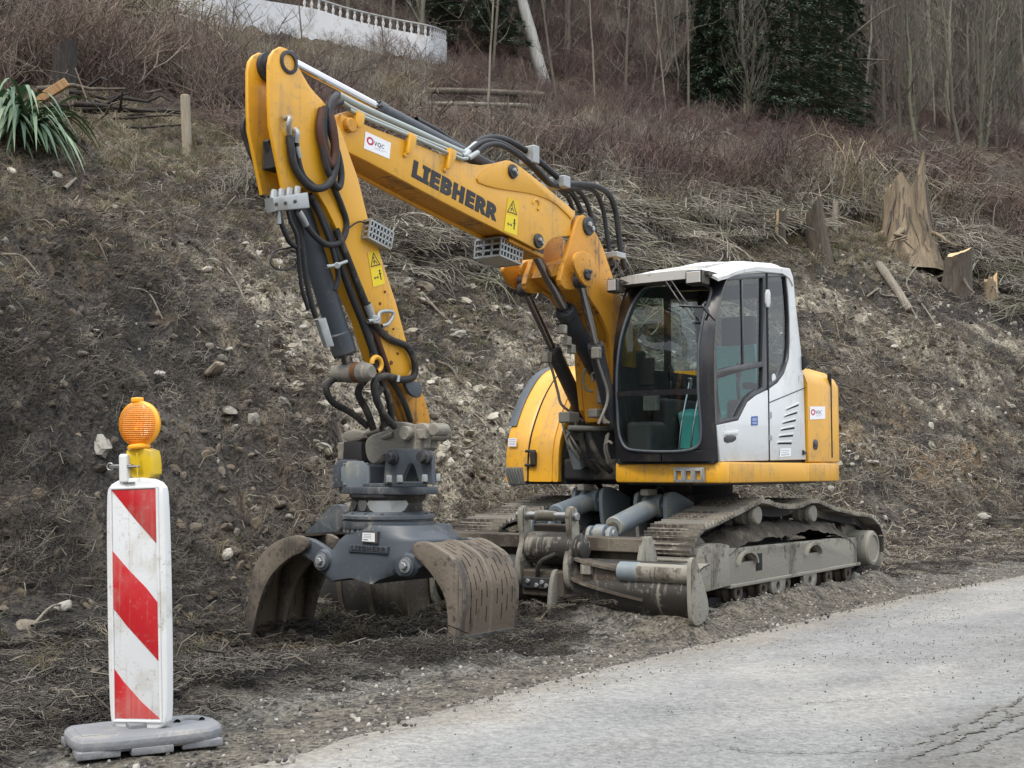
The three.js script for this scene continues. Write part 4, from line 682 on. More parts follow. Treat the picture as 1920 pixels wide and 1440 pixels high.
sticker(cabSide, 'crest_emblem', [[-.207,2.024],[-.296,2.034],[-.298,2.106],[-.21,2.096]], 1.224, canvasTex(64, 96, (c, w, h) => { c.fillStyle = '#dfe2e1'; c.fillRect(0, 0, w, h); c.strokeStyle = '#6c7275'; c.lineWidth = 6; c.beginPath(); c.moveTo(12, 14); c.lineTo(52, 14); c.lineTo(52, 56); c.quadraticCurveTo(50, 78, 32, 86); c.quadraticCurveTo(14, 78, 12, 56); c.closePath(); c.stroke(); c.beginPath(); c.moveTo(32, 26); c.lineTo(32, 66); c.stroke(); }));
sticker(hood, 'notice_label', [[-1.063,1.418],[-.968,1.417],[-.968,1.498],[-1.063,1.495]].map(([L, v]) => [L, v]), 0, canvasTex(64, 64, (c, w, h) => { c.fillStyle = '#e6e6ea'; c.fillRect(0, 0, w, h); c.fillStyle = '#8a8aa0'; for (const y of [10, 24, 38, 50]) c.fillRect(8, y, 48, 4); })).geometry = prep(quad(...[[-1.063,1.418],[-.968,1.417],[-.968,1.498],[-1.063,1.495]].map(([L, v]) => P(1.345 - (v > 1.5 ? 0.03 : 0.0), v, L))));

// --- quick coupler at the arm tip (stays on the excavator)
const coup = part(ex, 'quick_coupler', [
  extU(chk([[-.204,1.388],[-.163,1.442],[-.09,1.46],[.003,1.478],[.043,1.528],[.129,1.545],[.255,1.512],[.333,1.533],[.392,1.501],[.402,1.445],[.363,1.419],[.364,1.313],[-.022,1.316],[-.057,1.27],[-.119,1.231],[-.182,1.278]], 2), 4.3, 4.22, 0.012),
  extU(chk([[-.385,1.393],[-.343,1.449],[-.268,1.468],[-.173,1.486],[-.131,1.537],[-.043,1.555],[.086,1.521],[.168,1.542],[.228,1.51],[.238,1.452],[.198,1.425],[.199,1.316],[-.198,1.319],[-.234,1.272],[-.298,1.232],[-.363,1.28]], 2), 4.02, 3.94, 0.012),
  box(3.96, 4.28, 1.3, 1.42, -0.12, 0.1, 0.02)], M.dustSteel);
part(coup, 'coupler_pin', [cyl([[4.36,1.455,.228]][0], [[4.36,1.455,.228]][0].map((c, i) => (i ? c : 3.9)), 0.05, 20), cyl([[4.34,1.477,.479]][0], [[4.34,1.477,.479]][0].map((c, i) => (i ? c : 4.2)), 0.045, 20)], M.dustSteel);
part(coup, 'lock_block', [extU([[.329,1.477],[.402,1.484],[.412,1.416],[.339,1.41]], 4.35, 4.28, 0.008)], M.dustSteel);
part(coup, 'hose_fitting', [tube([[4.2,1.467,-.258],[4.2,1.482,-.195],[4.2,1.496,-.122]], 0.03), tube([[4.28,1.423,-.039],[4.3,1.437,.03],[4.3,1.451,.08]], 0.022)], M.dustSteel);

// ---------------------------------------------------------------- sorting grapple hanging in the coupler
const gr = machineGroup('sorting_grapple', 'grey sorting grapple with two slotted brown jaws standing open under the arm', 'grapple');
const GN = 4.5, GF = 3.86;                          // near and far side planes of the jaws
const adapt = part(gr, 'adapter', [
  extU(chk([[.061,1.321],[.096,1.348],[.451,1.337],[.48,1.311],[.495,1.097,1],[.038,1.094,1]], 2), 4.36, 4.32, 0.006, [chk([[.257,1.215],[.286,1.245],[.325,1.23],[.37,1.115,1],[.203,1.114,1]], 1).reverse()]),
  extU(chk([[-.284,1.328],[-.247,1.356],[.127,1.345],[.158,1.317],[.174,1.091,1],[-.309,1.088,1]], 2), 3.97, 3.93, 0.006),
  extU(chk([[-.524,1.272],[-.224,1.27],[-.201,1.067,1],[-.522,1.065,1]], 1), 4.3, 3.95, 0.012),
  box(3.94, 4.34, 1.075, 1.1, -0.18, 0.1, 0.005)], M.greyPaint);
part(adapt, 'cover_plate', [extU(chk([[-.414,1.259],[-.14,1.262],[-.133,1.092],[-.164,1.069],[-.407,1.067]], 1), 4.322, 4.303, 0.004), ...[0, 1, 2, 3].map((k) => bolt([[4.322,1.239,-.376],[4.322,1.242,-.149],[4.322,1.104,-.143],[4.322,1.091,-.374]][k], [1, 0, 0], 0.009, 0.008))], M.blueGrey);
part(adapt, 'valve_cap', [extU(chk([[-.472,1.47],[-.397,1.493],[-.258,1.483],[-.247,1.412],[-.45,1.398]], 1), 4.26, 4.06, 0.02), cyl([[4.1,1.402,-.588]][0], [[4.1,1.273,-.586]][0], 0.05)], M.dustSteel);
part(adapt, 'valve_body', [extU([[-.439,1.406],[-.257,1.404],[-.256,1.263],[-.448,1.263]], 4.27, 4.0, 0.01)], M.blackDusty);
part(adapt, 'adapter_pin', [turn([[4.36,1.283,.134]][0], [[4.36,1.283,.134]][0].map((c, i) => (i ? c : c + 0.06)), [[0, 0.052], [0.015, 0.052], [0.02, 0.036], [0.055, 0.036], [0.06, 0.03], [0.06, 0]], 24)], M.cylDark);
part(adapt, 'adapter_pin', [turn([[4.36,1.285,.443]][0], [[4.36,1.285,.443]][0].map((c, i) => (i ? c : c + 0.08)), [[0, 0.05], [0.04, 0.05], [0.045, 0.036], [0.08, 0.034], [0.08, 0]], 24)], M.cylDark);
for (let k = 0; k < 4; k++) part(adapt, 'adapter_bolt', bolt([[4.36,1.109,.096],[4.36,1.11,.196],[4.36,1.115,.425],[4.3,1.119,.486]][k], [0, 1, 0], 0.024, 0.05), M.zinc);
const fl = part(gr, 'flange_plate', [extV(chk([[4.36, -0.5], [4.36, 0.26], [3.9, 0.26], [3.9, -0.5]], 1), 1.02, 1.075, 0.008)], M.greyPaint);
const gc = [4.12, -0.125];                          // rotation axis (u, L)
part(gr, 'rotator', [turn([gc[0], 0.80, gc[1]], [gc[0], 1.02, gc[1]], [[0, 0.27], [0.02, 0.255], [0.16, 0.25], [0.2, 0.28], [0.22, 0.28]], 40)], M.blackDusty);
{
  const plate = (a0, a1, v0, v1, m, nm) => part(gr, nm, slab(12, 12, (a, b) => { const x = a * 2 - 1, t = lerp(a0, a1, a), h = Math.sqrt(Math.max(0, 1 - Math.pow(Math.abs(x), 2.6))), v = lerp(v0, v1, 0.5 + (b - 0.5) * h); return P(gc[0] + 0.262 * Math.cos(t), v, gc[1] + 0.262 * Math.sin(t)); }, (a, b) => { const x = a * 2 - 1, t = lerp(a0, a1, a), h = Math.sqrt(Math.max(0, 1 - Math.pow(Math.abs(x), 2.6))), v = lerp(v0, v1, 0.5 + (b - 0.5) * h); return P(gc[0] + 0.25 * Math.cos(t), v, gc[1] + 0.25 * Math.sin(t)); }), m);
  plate(0.10, 1.30, 0.885, 1.018, M.zinc, 'oval_cover'); plate(-0.25, 0.1, 0.90, 1.0, M.steel, 'oval_cover'); plate(-1.1, -0.35, 0.90, 1.0, M.darkGrey, 'oval_cover');
}
const ring = part(gr, 'slewing_ring', [turn([gc[0], 0.775, gc[1]], [gc[0], 0.905, gc[1]], [[0, 0.28], [0, 0.335], [0.02, 0.34], [0.05, 0.34], [0.055, 0.325], [0.065, 0.325], [0.07, 0.345], [0.09, 0.345], [0.10, 0.335], [0.11, 0.30], [0.12, 0.265]], 56)], M.greyPaint);
for (let k = 0; k < 32; k++) {
  const t = k / 32 * 6.2832;
  part(ring, 'ring_bolt', bolt([gc[0] + 0.315 * Math.cos(t), 0.775, gc[1] + 0.315 * Math.sin(t)], [0, -1, 0], 0.014, 0.03), M.zinc);
  if (k % 2) part(ring, 'ring_bolt', bolt([gc[0] + 0.318 * Math.cos(t), 0.872, gc[1] + 0.318 * Math.sin(t)], [0, 1, 0], 0.012, 0.016), M.darkGrey);
}
const HO = [[-.281,.741],[-.193,.763],[.037,.762],[.334,.759],[.506,.746],[.582,.716],[.582,.587],[.498,.522],[.374,.462],[.273,.416],[.165,.437],[.05,.453],[-.163,.431],[-.309,.413],[-.372,.448],[-.479,.481],[-.502,.542],[-.46,.59],[-.385,.616],[-.333,.709]];
const HB = chk([[-.538,.475],[-.561,.536],[-.518,.584],[-.443,.61],[-.368,.598],[-.388,.505],[-.42,.434]], 1), HB2 = chk([[.448,.516],[.476,.579],[.409,.634],[.293,.623],[.225,.546],[.245,.466],[.333,.455]], 1);
const hullLeft = [[-.359,.795],[-.38,.747],[-.476,.682],[-.54,.602],[-.605,.536],[-.592,.45],[-.494,.393]].map(([L, v]) => [v, L]).reverse(), hullRight = [[.367,.806],[.382,.762],[.45,.712],[.45,.572],[.364,.506],[.296,.462],[.238,.429]].map(([L, v]) => [v, L]).reverse();
const hullBot = [[-.603,.442],[-.462,.386],[-.313,.409],[-.094,.432],[.023,.415],[.134,.394],[.238,.44],[.393,.525]];
const hullV0 = [[-.006,.804]][0][1];
const hullP = (back) => (a, b) => {
  const Lb = lerp(hullBot[0][0], hullBot[7][0], a), v = lerp(hullV0, interp(hullBot, Lb), b), k = a * 2 - 1, D = lerp(0.30, 0.345, Math.sqrt(b));
  return P(gc[0] + (back ? -1 : 1) * (D * Math.pow(1 - Math.pow(Math.abs(k), lerp(2.2, 5, b)), 0.5) + 0.02), v, lerp(interp(hullLeft, v), interp(hullRight, v), a));
};
const hull = part(gr, 'grapple_hull', [slab(32, 20, hullP(false), hullP(true)), turn([gc[0], 0.68, gc[1]], [gc[0], 0.785, gc[1]], [[0, 0.31], [0.105, 0.31]], 40)], M.greyPaint);
for (const [q, n] of [[HB, 'left'], [HB2, 'right']]) { part(hull, 'pin_boss', extU(q, 4.455, 4.36, 0.012), M.greyPaint); part(hull, 'pin_boss', extU(q, 3.93, 3.88, 0.01), M.greyPaint); }
part(gr, 'jaw_lever', extU(chk([[-1.218,.63],[-1.043,.761],[-.917,.876],[-.804,.936],[-.691,.913],[-.711,.769],[-.924,.557]], 1), 3.97, 3.92, 0.008), M.greyPaint);
{ // name plate bars and small sign on the front of the hull
  part(hull, 'maker_plate', [extU([[-.175,.664],[.189,.662],[.184,.614],[-.18,.615]], 4.486, 4.44, 0.003)], M.greyPaint);
  const pl = [[-.145,.628],[.178,.625],[.178,.658],[-.145,.662]];
  const g = new TextGeometry('LIEBHERR', { font, size: 1, depth: 0.1, curveSegments: 3, bevelEnabled: false }); g.computeBoundingBox(); const bb = g.boundingBox; g.translate(-bb.min.x, -bb.min.y, 0);
  const A = P(4.485, pl[0][1], pl[0][0]), B = P(4.485, pl[1][1], pl[1][0]), D = P(4.485, pl[3][1], pl[3][0]);
  g.applyMatrix4(new THREE.Matrix4().makeBasis(B.clone().sub(A).multiplyScalar(1 / (bb.max.x - bb.min.x)), D.clone().sub(A).multiplyScalar(1 / (bb.max.y - bb.min.y)), new THREE.Vector3(0.05, 0, 0)).setPosition(A));
  g.deleteAttribute('normal'); const g2 = g.index ? g.toNonIndexed() : g; g2.computeVertexNormals();
  part(hull, 'raised_lettering', g2, M.cylDark);
  part(hull, 'type_plate', [extU([[-.057,.687],[.094,.681],[.094,.763],[-.053,.766]], 4.484, 4.43, 0.002)], M.darkGrey);
  part(hull, 'type_plate_face', [quad(...[[-.045,.695],[.076,.692],[.075,.755],[-.041,.755]].map(([L, v]) => P(4.4865, v, L)))], std({ map: canvasTex(96, 64, (c, w, h) => { c.fillStyle = '#dcdfdf'; c.fillRect(0, 0, w, h); c.fillStyle = '#777'; for (const y of [12, 24, 36]) c.fillRect(10, y, 60, 4); c.fillStyle = '#333'; c.fillRect(6, 50, 40, 6); }), roughness: 0.4 }));
}
for (const p of [[[-.439,.541]][0], [[.364,.541]][0]]) {
  const c = part(hull, 'jaw_pin', [turn([4.44, p[1], p[0]], [4.56, p[1], p[0]], [[0, 0.085], [0.02, 0.085], [0.03, 0.075], [0.05, 0.07], [0.055, 0.05], [0.055, 0]], 24), cyl([4.5, p[1], p[0]], [3.8, p[1], p[0]], 0.06, 20)], M.greyPaint);
  part(c, 'pin_washer', turn([4.49, p[1], p[0]], [4.56, p[1], p[0]], [[0, 0.05], [0.012, 0.05], [0.014, 0.03]], 20), M.zinc);
  part(c, 'bolt', bolt([4.5, p[1], p[0]], [1, 0, 0], 0.026, 0.025), M.zinc);
}
function jaw(outline, back, armPoly, label) {       // outline: side plate (L, v); back: curve of the slotted plate
  const mid = (GN + GF) / 2;
  const j = part(gr, 'jaw', [extU(outline, GN, GN - 0.045, 0.01), extU(outline, mid + 0.02, mid - 0.02, 0.008), extU(outline, GF + 0.045, GF, 0.01)], M.jawEdge, label);
  const cv = new THREE.CatmullRomCurve3(back.map(([L, v]) => P(0, v, L)), false, 'centripetal');
  const N = 44, pts = cv.getSpacedPoints(N), th = 0.02;
  const nrm = pts.map((p, i) => { const t = cv.getTangentAt(i / N); return new THREE.Vector3(0, -t.z, t.y).normalize(); });
  const cols = 33, piece = [];
  const strip = (u0, u1, i0, i1) => piece.push(slab(i1 - i0, 1, (a, b) => { const i = Math.round(lerp(i0, i1, a)); return new THREE.Vector3(lerp(u0, u1, b), pts[i].y, pts[i].z); }, (a, b) => { const i = Math.round(lerp(i0, i1, a)); return new THREE.Vector3(lerp(u0, u1, b), pts[i].y + nrm[i].y * th, pts[i].z + nrm[i].z * th); }));
  let u = GN - 0.04; const wS = 0.046, wG = 0.012; let k = 0;
  while (u > GF + 0.04 + wS) {
    strip(u, u - wS, 0, N); u -= wS;
    if (u > GF + 0.06) {                            // column with slots: bridges only
      const off = (k % 3) * 3; let i = 0; const br = [];
      for (let s = 6 + off; s < N - 4; s += 9) { br.push([i, s]); i = s + 6; }
      br.push([Math.min(i, N - 1), N]);
      for (const [a, b] of br) if (b > a) strip(u, u - wG, a, Math.min(b, N));
      u -= wG; k++;
    }
  }
  strip(u, GF + 0.035, 0, N);
  part(j, 'slotted_plate', piece, M.jaw);
  const q0 = pts[0], q1 = pts[4]; part(j, 'cutting_lip', slab(1, 4, (a, b) => { const p = pts[Math.round(b * 2)], o = nrm[Math.round(b * 2)]; return new THREE.Vector3(lerp(GN - 0.05, GF + 0.05, a), p.y - o.y * 0.012, p.z - o.z * 0.012); }, (a, b) => { const p = pts[Math.round(b * 2)], o = nrm[Math.round(b * 2)]; return new THREE.Vector3(lerp(GN - 0.05, GF + 0.05, a), p.y + o.y * 0.03, p.z + o.z * 0.03); }), M.steel, 'worn bright cutting lip');
  part(j, 'hinge_arm', extU(armPoly, GN - 0.04, GN - 0.1, 0.01), M.greyPaint); part(j, 'hinge_arm', extU(armPoly, GF + 0.1, GF + 0.04, 0.01), M.greyPaint);
  return j;
}
jaw(chk([[-1.254,-.112,1],[-1.196,.208],[-1.181,.36],[-1.1,.529],[-.973,.635],[-.812,.697],[-.671,.72],[-.572,.692],[-.566,.649],[-.615,.597],[-.741,.558],[-.897,.461],[-1.005,.343],[-1.074,.199],[-1.134,.001],[-1.166,-.105,1]], 1),
  [[-1.237,-.102],[-1.19,.208],[-1.17,.361],[-1.091,.524],[-.967,.624],[-.81,.684],[-.671,.708]], chk([[-.784,.695],[-.607,.701],[-.471,.651],[-.348,.586],[-.331,.526],[-.399,.473],[-.49,.481],[-.589,.546],[-.699,.573]], 1), 'left jaw seen from its hollow inner side');
jaw(chk([[.426,.684],[.474,.708],[.563,.711],[.666,.671],[.772,.618],[.829,.54],[.872,.43],[.872,.275],[.846,.061,1],[.742,.046,1],[.737,.267],[.7,.377],[.609,.485],[.503,.571],[.42,.626]], 1),
  [[.846,.061],[.868,.275],[.867,.429],[.822,.539],[.767,.611],[.661,.663],[.559,.703]], chk([[.582,.694],[.44,.719],[.354,.628],[.267,.566],[.297,.494],[.384,.484],[.488,.539],[.596,.587]], 1), 'right jaw showing its slotted outer plate');

// ---------------------------------------------------------------- ditching bucket lying in front of the dozer blade
const bk = machineGroup('ditching_bucket', 'wide muddy ditching bucket lying on the ground between grapple and dozer blade', 'bucket');
const bp = [[2.86, 0.52], [2.97, 0.50], [3.09, 0.43], [3.15, 0.33], [3.12, 0.22], [3.03, 0.12], [2.93, 0.08]];
const bc = new THREE.CatmullRomCurve3(bp.map(([u, v]) => new THREE.Vector3(u, v, 0)), false, 'centripetal').getSpacedPoints(24);
const bL0 = -0.5, bL1 = 1.84;
part(bk, 'bucket_shell', [slab(24, 2, (a, b) => { const p = bc[Math.round(a * 24)]; return P(p.x, p.y, lerp(bL0, bL1, b)); }, (a, b) => { const p = bc[Math.round(a * 24)]; return P(p.x - 0.02, p.y - 0.008, lerp(bL0, bL1, b)); })], M.bucket);
for (const L of [bL0, bL1]) part(bk, 'side_plate', ext(chk([[3.10, 0.58], [3.15, 0.58], [3.18, 0.52], [3.18, 0.22], [3.14, 0.1], [3.02, 0.1], [2.9, 0.16], [2.92, 0.28], [3.02, 0.46]], 2), L - 0.015, L + 0.02, 0.008), M.frameDust);
part(bk, 'rim_tube', cyl([3.10, 0.455, 1.27], [3.10, 0.455, bL1 - 0.01], 0.068, 24), M.frameDust);
part(bk, 'rim_collar', cyl([3.10, 0.455, 1.24], [3.10, 0.455, 1.40], 0.073, 24), M.blueGrey);
part(bk, 'stiffener', slab(16, 1, (a, b) => P(3.18 - 0.04 * a, 0.545 - 0.10 * Math.pow(a, 0.7) - 0.02 * b, lerp(0.88, 1.50, a)), (a, b) => P(3.02 - 0.04 * a, 0.545 - 0.10 * Math.pow(a, 0.7) - 0.02 * b, lerp(0.88, 1.50, a))), M.brownSteel);
part(bk, 'stiffener', slab(16, 1, (a, b) => P(3.19 - 0.04 * a, 0.40 - 0.13 * Math.pow(a, 0.7) - 0.02 * b, lerp(0.86, 1.45, a)), (a, b) => P(3.0 - 0.04 * a, 0.40 - 0.13 * Math.pow(a, 0.7) - 0.02 * b, lerp(0.86, 1.45, a))), M.brownSteel);
part(bk, 'wear_strip', box(2.9, 3.13, 0.30, 0.50, 0.9, 1.28, 0.02), M.brownSteel);
part(bk, 'bracket_block', [box(3.0, 3.17, 0.42, 0.50, 0.93, 1.02, 0.01)], M.dustSteel);
const [eNear, eFar] = [0.83, 0.39];
// the two ears are plates standing across the bucket, one each side of the pins
const earShape = chk([[3.02, 0.34, 1], [3.05, 0.58], [3.06, 0.80], [3.08, 0.90], [3.14, 0.93], [3.19, 0.89], [3.18, 0.76], [3.15, 0.66], [3.21, 0.54], [3.22, 0.42], [3.19, 0.33], [3.12, 0.28, 1]], 2);
part(bk, 'hitch_ear', ext(earShape, eNear - 0.025, eNear + 0.025, 0.008, [circ(3.14, 0.45, 0.028, 12)]), M.frameDust);
part(bk, 'hitch_ear', ext(earShape, eFar - 0.025, eFar + 0.025, 0.008), M.frameDust);
part(bk, 'hitch_pin', cyl([3.13, 0.845, eFar - 0.06], [3.13, 0.845, eNear + 0.06], 0.033, 20), M.steel);
part(bk, 'pin_sleeve', cyl([3.13, 0.845, eFar + 0.12], [3.13, 0.845, eNear - 0.14], 0.04, 20), M.frameDust);
part(bk, 'tilt_barrel', [cyl([3.06, 0.60, eFar + 0.02], [3.06, 0.60, eNear + 0.03], 0.125, 36, 0.02)], M.bucket);
part(bk, 'barrel_tray', [box(2.95, 3.05, 0.66, 0.78, eFar + 0.03, eNear - 0.03, 0.02)], M.brownSteel);
part(bk, 'tilt_collar', [turn([3.06, 0.60, eNear + 0.02], [3.06, 0.60, eNear + 0.1], [[0, 0.105], [0.03, 0.105], [0.035, 0.08], [0.06, 0.075], [0.07, 0.05], [0.07, 0]], 32)], M.bucket);
part(bk, 'hitch_box', [box(2.95, 3.2, 0.24, 0.44, eFar + 0.03, eNear - 0.03, 0.02)], M.brownSteel);
const fpl = part(bk, 'bolted_plate', [box(3.16, 3.225, 0.30, 0.385, eFar + 0.05, eNear - 0.12, 0.008)], M.cylDark);
for (const [L, d] of [[0.50, 0.014], [0.58, -0.014], [0.63, 0.01], [0.67, -0.014]]) part(fpl, 'bolt', bolt([3.222, 0.342 + d, L], [1, 0, 0], 0.018, 0.02), M.zinc);
part(bk, 'bucket_hose', tube([[3.2, 0.38, 0.56], [3.24, 0.5, 0.62], [3.2, 0.57, 0.74]], 0.018), M.hoseMuddy);
part(bk, 'hanging_lug', ext(chk([[3.16, 0.46], [3.26, 0.44], [3.31, 0.16], [3.27, 0.08], [3.2, 0.14]], 2), 0.72, 0.755, 0.006), M.dustSteel);

// ---------------------------------------------------------------- second bucket lying behind the grapple
{
  const db = machineGroup('digging_bucket', 'dark smooth digging bucket lying on the soil behind the open grapple', 'bucket');
  const prof = [[3.02, 0.50], [3.2, 0.52], [3.36, 0.44], [3.44, 0.30], [3.42, 0.12], [3.34, -0.08]], cv = new THREE.CatmullRomCurve3(prof.map(([u, v]) => new THREE.Vector3(u, v, 0)), false, 'centripetal').getSpacedPoints(20);
  const L0 = -1.62, L1 = -0.55;
  part(db, 'bucket_shell', slab(20, 2, (a, b) => { const p = cv[Math.round(a * 20)]; return P(p.x, p.y, lerp(L0, L1, b)); }, (a, b) => { const p = cv[Math.round(a * 20)]; return P(p.x - 0.025, p.y - 0.01, lerp(L0, L1, b)); }), M.bucketGrey);
  for (const L of [L0, L1]) part(db, 'side_plate', ext(chk([[3.0, 0.52], [3.22, 0.54], [3.38, 0.46], [3.46, 0.30], [3.44, 0.10], [3.34, -0.1], [2.95, -0.1]], 1), L - 0.02, L + 0.02, 0.008), M.brownSteel);
  for (const L of [-1.25, -0.92]) part(db, 'wear_strip', slab(20, 1, (a, b) => { const p = cv[Math.round(a * 20)]; return P(p.x + 0.014, p.y + 0.006, L + (b - 0.5) * 0.05); }, (a, b) => { const p = cv[Math.round(a * 20)]; return P(p.x - 0.01, p.y, L + (b - 0.5) * 0.05); }), M.brownSteel);
}

// ---------------------------------------------------------------- red and white traffic beacon
{
  const B = thing('traffic_beacon', 'red and white striped traffic beacon with amber warning lamp on grey foot plate', 'beacon');
  const g0 = [[-1.48,-5.202]][0];
  B.position.set(g0[0], 0.0, g0[1]);
  const plastic = phys({ map: paintTex([0.74, 0.75, 0.74], [0.36, 0.33, 0.27], 0.9, 131, 512, 0.9), roughness: 0.42, clearcoat: 0.15, clearcoatRoughness: 0.4 });
  const red = phys({ map: paintTex([0.52, 0.018, 0.024], [0.42, 0.25, 0.21], 0.5, 133, 256, 0.7), roughness: 0.35, clearcoat: 0.3, clearcoatRoughness: 0.3 });
  const foil = phys({ map: paintTex([0.70, 0.72, 0.73], [0.42, 0.39, 0.33], 0.75, 135, 512, 0.6), roughness: 0.4 });
  const rub = std({ map: paintTex([0.205, 0.21, 0.22], [0.30, 0.285, 0.25], 1.0, 137, 256, 0.5), roughness: 0.9, bumpMap: bumpFine, bumpScale: 0.003 });
  const up = new THREE.Group(); // panel leans and is turned a little away
  const lean = (g) => { g.rotateY(-0.26); g.rotateZ(0.036); return g; };
  const eg = (pts, z0, z1, bev = 0.004, holes = []) => { const s = new THREE.ExtrudeGeometry(shp(pts, holes), { depth: z1 - z0 - 2 * bev, bevelEnabled: true, bevelThickness: bev, bevelSize: bev, bevelOffset: -bev, bevelSegments: 3 }); s.translate(0, 0, z0 + bev); return toCreasedNormals(s, 0.5); };
  const body = chk([[-0.118, 0.055], [0.118, 0.055], [0.134, 0.17], [0.134, 0.95], [0.118, 1.067], [-0.118, 1.067], [-0.134, 0.95], [-0.134, 0.17]], 2);
  const rec = [[-0.1, 0.105], [0.1, 0.105], [0.1, 1.022], [-0.1, 1.022]];
  const panel = part(B, 'panel', [lean(eg(body, -0.03, 0.026, 0.012)), ...[[-0.11, -0.1, 0.1, 1.03], [0.1, 0.11, 0.1, 1.03], [-0.11, 0.11, 0.095, 0.105], [-0.11, 0.11, 1.022, 1.032]].map(([x0, x1, y0, y1]) => lean(new RoundedBoxGeometry(x1 - x0, y1 - y0, 0.012, 2, 0.003).translate((x0 + x1) / 2, (y0 + y1) / 2, 0.028)))], plastic);
  part(panel, 'stripe_face', lean(eg(rec.map(([x, y]) => [x * 0.985, y]), 0.024, 0.0275, 0.0005)), foil);
  const stripes = [[[-0.1, 1.02], [0.1, 1.02], [0.1, 0.80], [0.0, 0.905]], [[-0.1, 0.775], [-0.03, 0.70], [0.05, 0.625], [0.1, 0.565], [0.1, 0.335], [0.04, 0.395], [-0.04, 0.475], [-0.1, 0.545]], [[-0.1, 0.305], [-0.06, 0.255], [0.02, 0.175], [0.1, 0.11], [-0.1, 0.11]]];
  for (const s of stripes) part(panel, 'red_stripe', lean(eg(s, 0.026, 0.0295, 0.0004)), red);
  part(panel, 'panel_slot', [lean(eg([[-0.03, 0.072], [0.025, 0.072], [0.025, 0.08], [-0.03, 0.08]], 0.028, 0.0345, 0.0004)), lean(eg([[-0.045, 1.045], [0.005, 1.045], [0.005, 1.05], [-0.045, 1.05]], 0.028, 0.0345, 0.0004))], M.grille);
  part(B, 'lamp_post', [lean(new RoundedBoxGeometry(0.040, 0.12, 0.040, 3, 0.012).translate(-0.046, 1.105, 0.016))], plastic);
  part(B, 'clamp', [lean(new RoundedBoxGeometry(0.10, 0.016, 0.05, 2, 0.004).translate(-0.06, 1.115, 0.006)), lean(new THREE.TorusGeometry(0.014, 0.004, 6, 14).translate(-0.105, 1.115, 0.03)), lean(cylW(new THREE.Vector3(-0.04, 1.112, 0.025), new THREE.Vector3(0.03, 1.112, 0.03), 0.006, 8))], M.steel);
  const boxM = phys({ map: paintTex([0.68, 0.46, 0.012], [0.32, 0.26, 0.14], 0.5, 139, 256, 0.4), roughness: 0.42 });
  const lamp = part(B, 'warning_lamp', [lean(eg(chk([[-0.036, 1.06], [0.078, 1.06], [0.078, 1.14], [0.066, 1.185], [-0.04, 1.185], [-0.046, 1.16]], 1), -0.06, 0.012, 0.006))], boxM, 'yellow battery box of the warning lamp');
  part(lamp, 'lamp_rib', lean(new RoundedBoxGeometry(0.006, 0.1, 0.006, 2, 0.002).translate(0.02, 1.115, 0.032)), boxM);
  const amber = phys({ color: lin(1.0, 0.50, 0.015), bumpMap: tex(64, 0.016, (u, v) => 0.5 + 0.4 * Math.sin(v * 12.566) + 0.1 * Math.sin(u * 6.283), false), bumpScale: 0.003, roughness: 0.2, transmission: 0.6, thickness: 0, clearcoat: 0.5, clearcoatRoughness: 0.1 });
  const amberSolid = phys({ color: lin(0.92, 0.40, 0.01), roughness: 0.35, clearcoat: 0.4, clearcoatRoughness: 0.2 });
  const Y = new THREE.Vector3(0, 1, 0), face = (g) => { g.rotateX(Math.PI / 2); g.rotateY(-0.30); g.translate(0.002, 1.285, -0.01); g.rotateY(-0.05); g.rotateZ(0.03); return g; };
  const lens = (s) => new THREE.LatheGeometry([[0.0005, 0.042], [0.03, 0.041], [0.055, 0.037], [0.074, 0.030], [0.084, 0.022], [0.088, 0.014]].map(([r, y]) => new THREE.Vector2(r, y * s)), 40);
  part(lamp, 'lens', face(lens(1)), amber); part(lamp, 'lens', face(lens(-1)), amber);
  part(lamp, 'lens_ring', [face(new THREE.LatheGeometry([[0.080, -0.016], [0.092, -0.014], [0.094, 0], [0.092, 0.014], [0.080, 0.016]].map(([r, y]) => new THREE.Vector2(r, y)), 44))], amberSolid);
  part(lamp, 'lens_rib', [...Array.from({ length: 9 }, (_, k) => { const z = -0.056 + k * 0.014, w = Math.sqrt(0.08 * 0.08 - z * z) * 2 * 0.9; return face(new THREE.BoxGeometry(w, 0.004, 0.003).translate(0, 0.020 - Math.abs(z) * 0.05, z)); })], amberSolid);
  part(lamp, 'reflector', face(new THREE.CylinderGeometry(0.078, 0.078, 0.010, 36)), std({ color: lin(0.9, 0.55, 0.15), roughness: 0.4 }));
  part(lamp, 'bulb_dome', face(new THREE.SphereGeometry(0.03, 16, 12).translate(0.01, 0.012, 0.02)), amberSolid);
  part(lamp, 'lens_neck', lean(cylW(new THREE.Vector3(0.004, 1.182, -0.01), new THREE.Vector3(0.002, 1.202, -0.01), 0.046, 24)), amberSolid);
  part(lamp, 'lens_knob', lean(new RoundedBoxGeometry(0.045, 0.02, 0.03, 2, 0.006).translate(0.0, 1.383, -0.01)), amberSolid);
  // foot plate
  const yaw = 0.50, ft = (g) => { g.rotateY(yaw); return g; };
  const fo = chk([[-0.29, -0.12], [-0.25, -0.19], [0.21, -0.19], [0.31, -0.10], [0.31, 0.10], [0.22, 0.19], [-0.24, 0.19], [-0.29, 0.12]], 1);
  const fp = (pts, y0, y1, bev) => { const s = new THREE.ExtrudeGeometry(shp(pts), { depth: y1 - y0 - 2 * bev, bevelEnabled: true, bevelThickness: bev, bevelSize: bev, bevelOffset: -bev, bevelSegments: 3 }); s.translate(0, 0, bev); s.rotateX(-Math.PI / 2); s.translate(0, y0, 0); return ft(toCreasedNormals(s, 0.5)); };
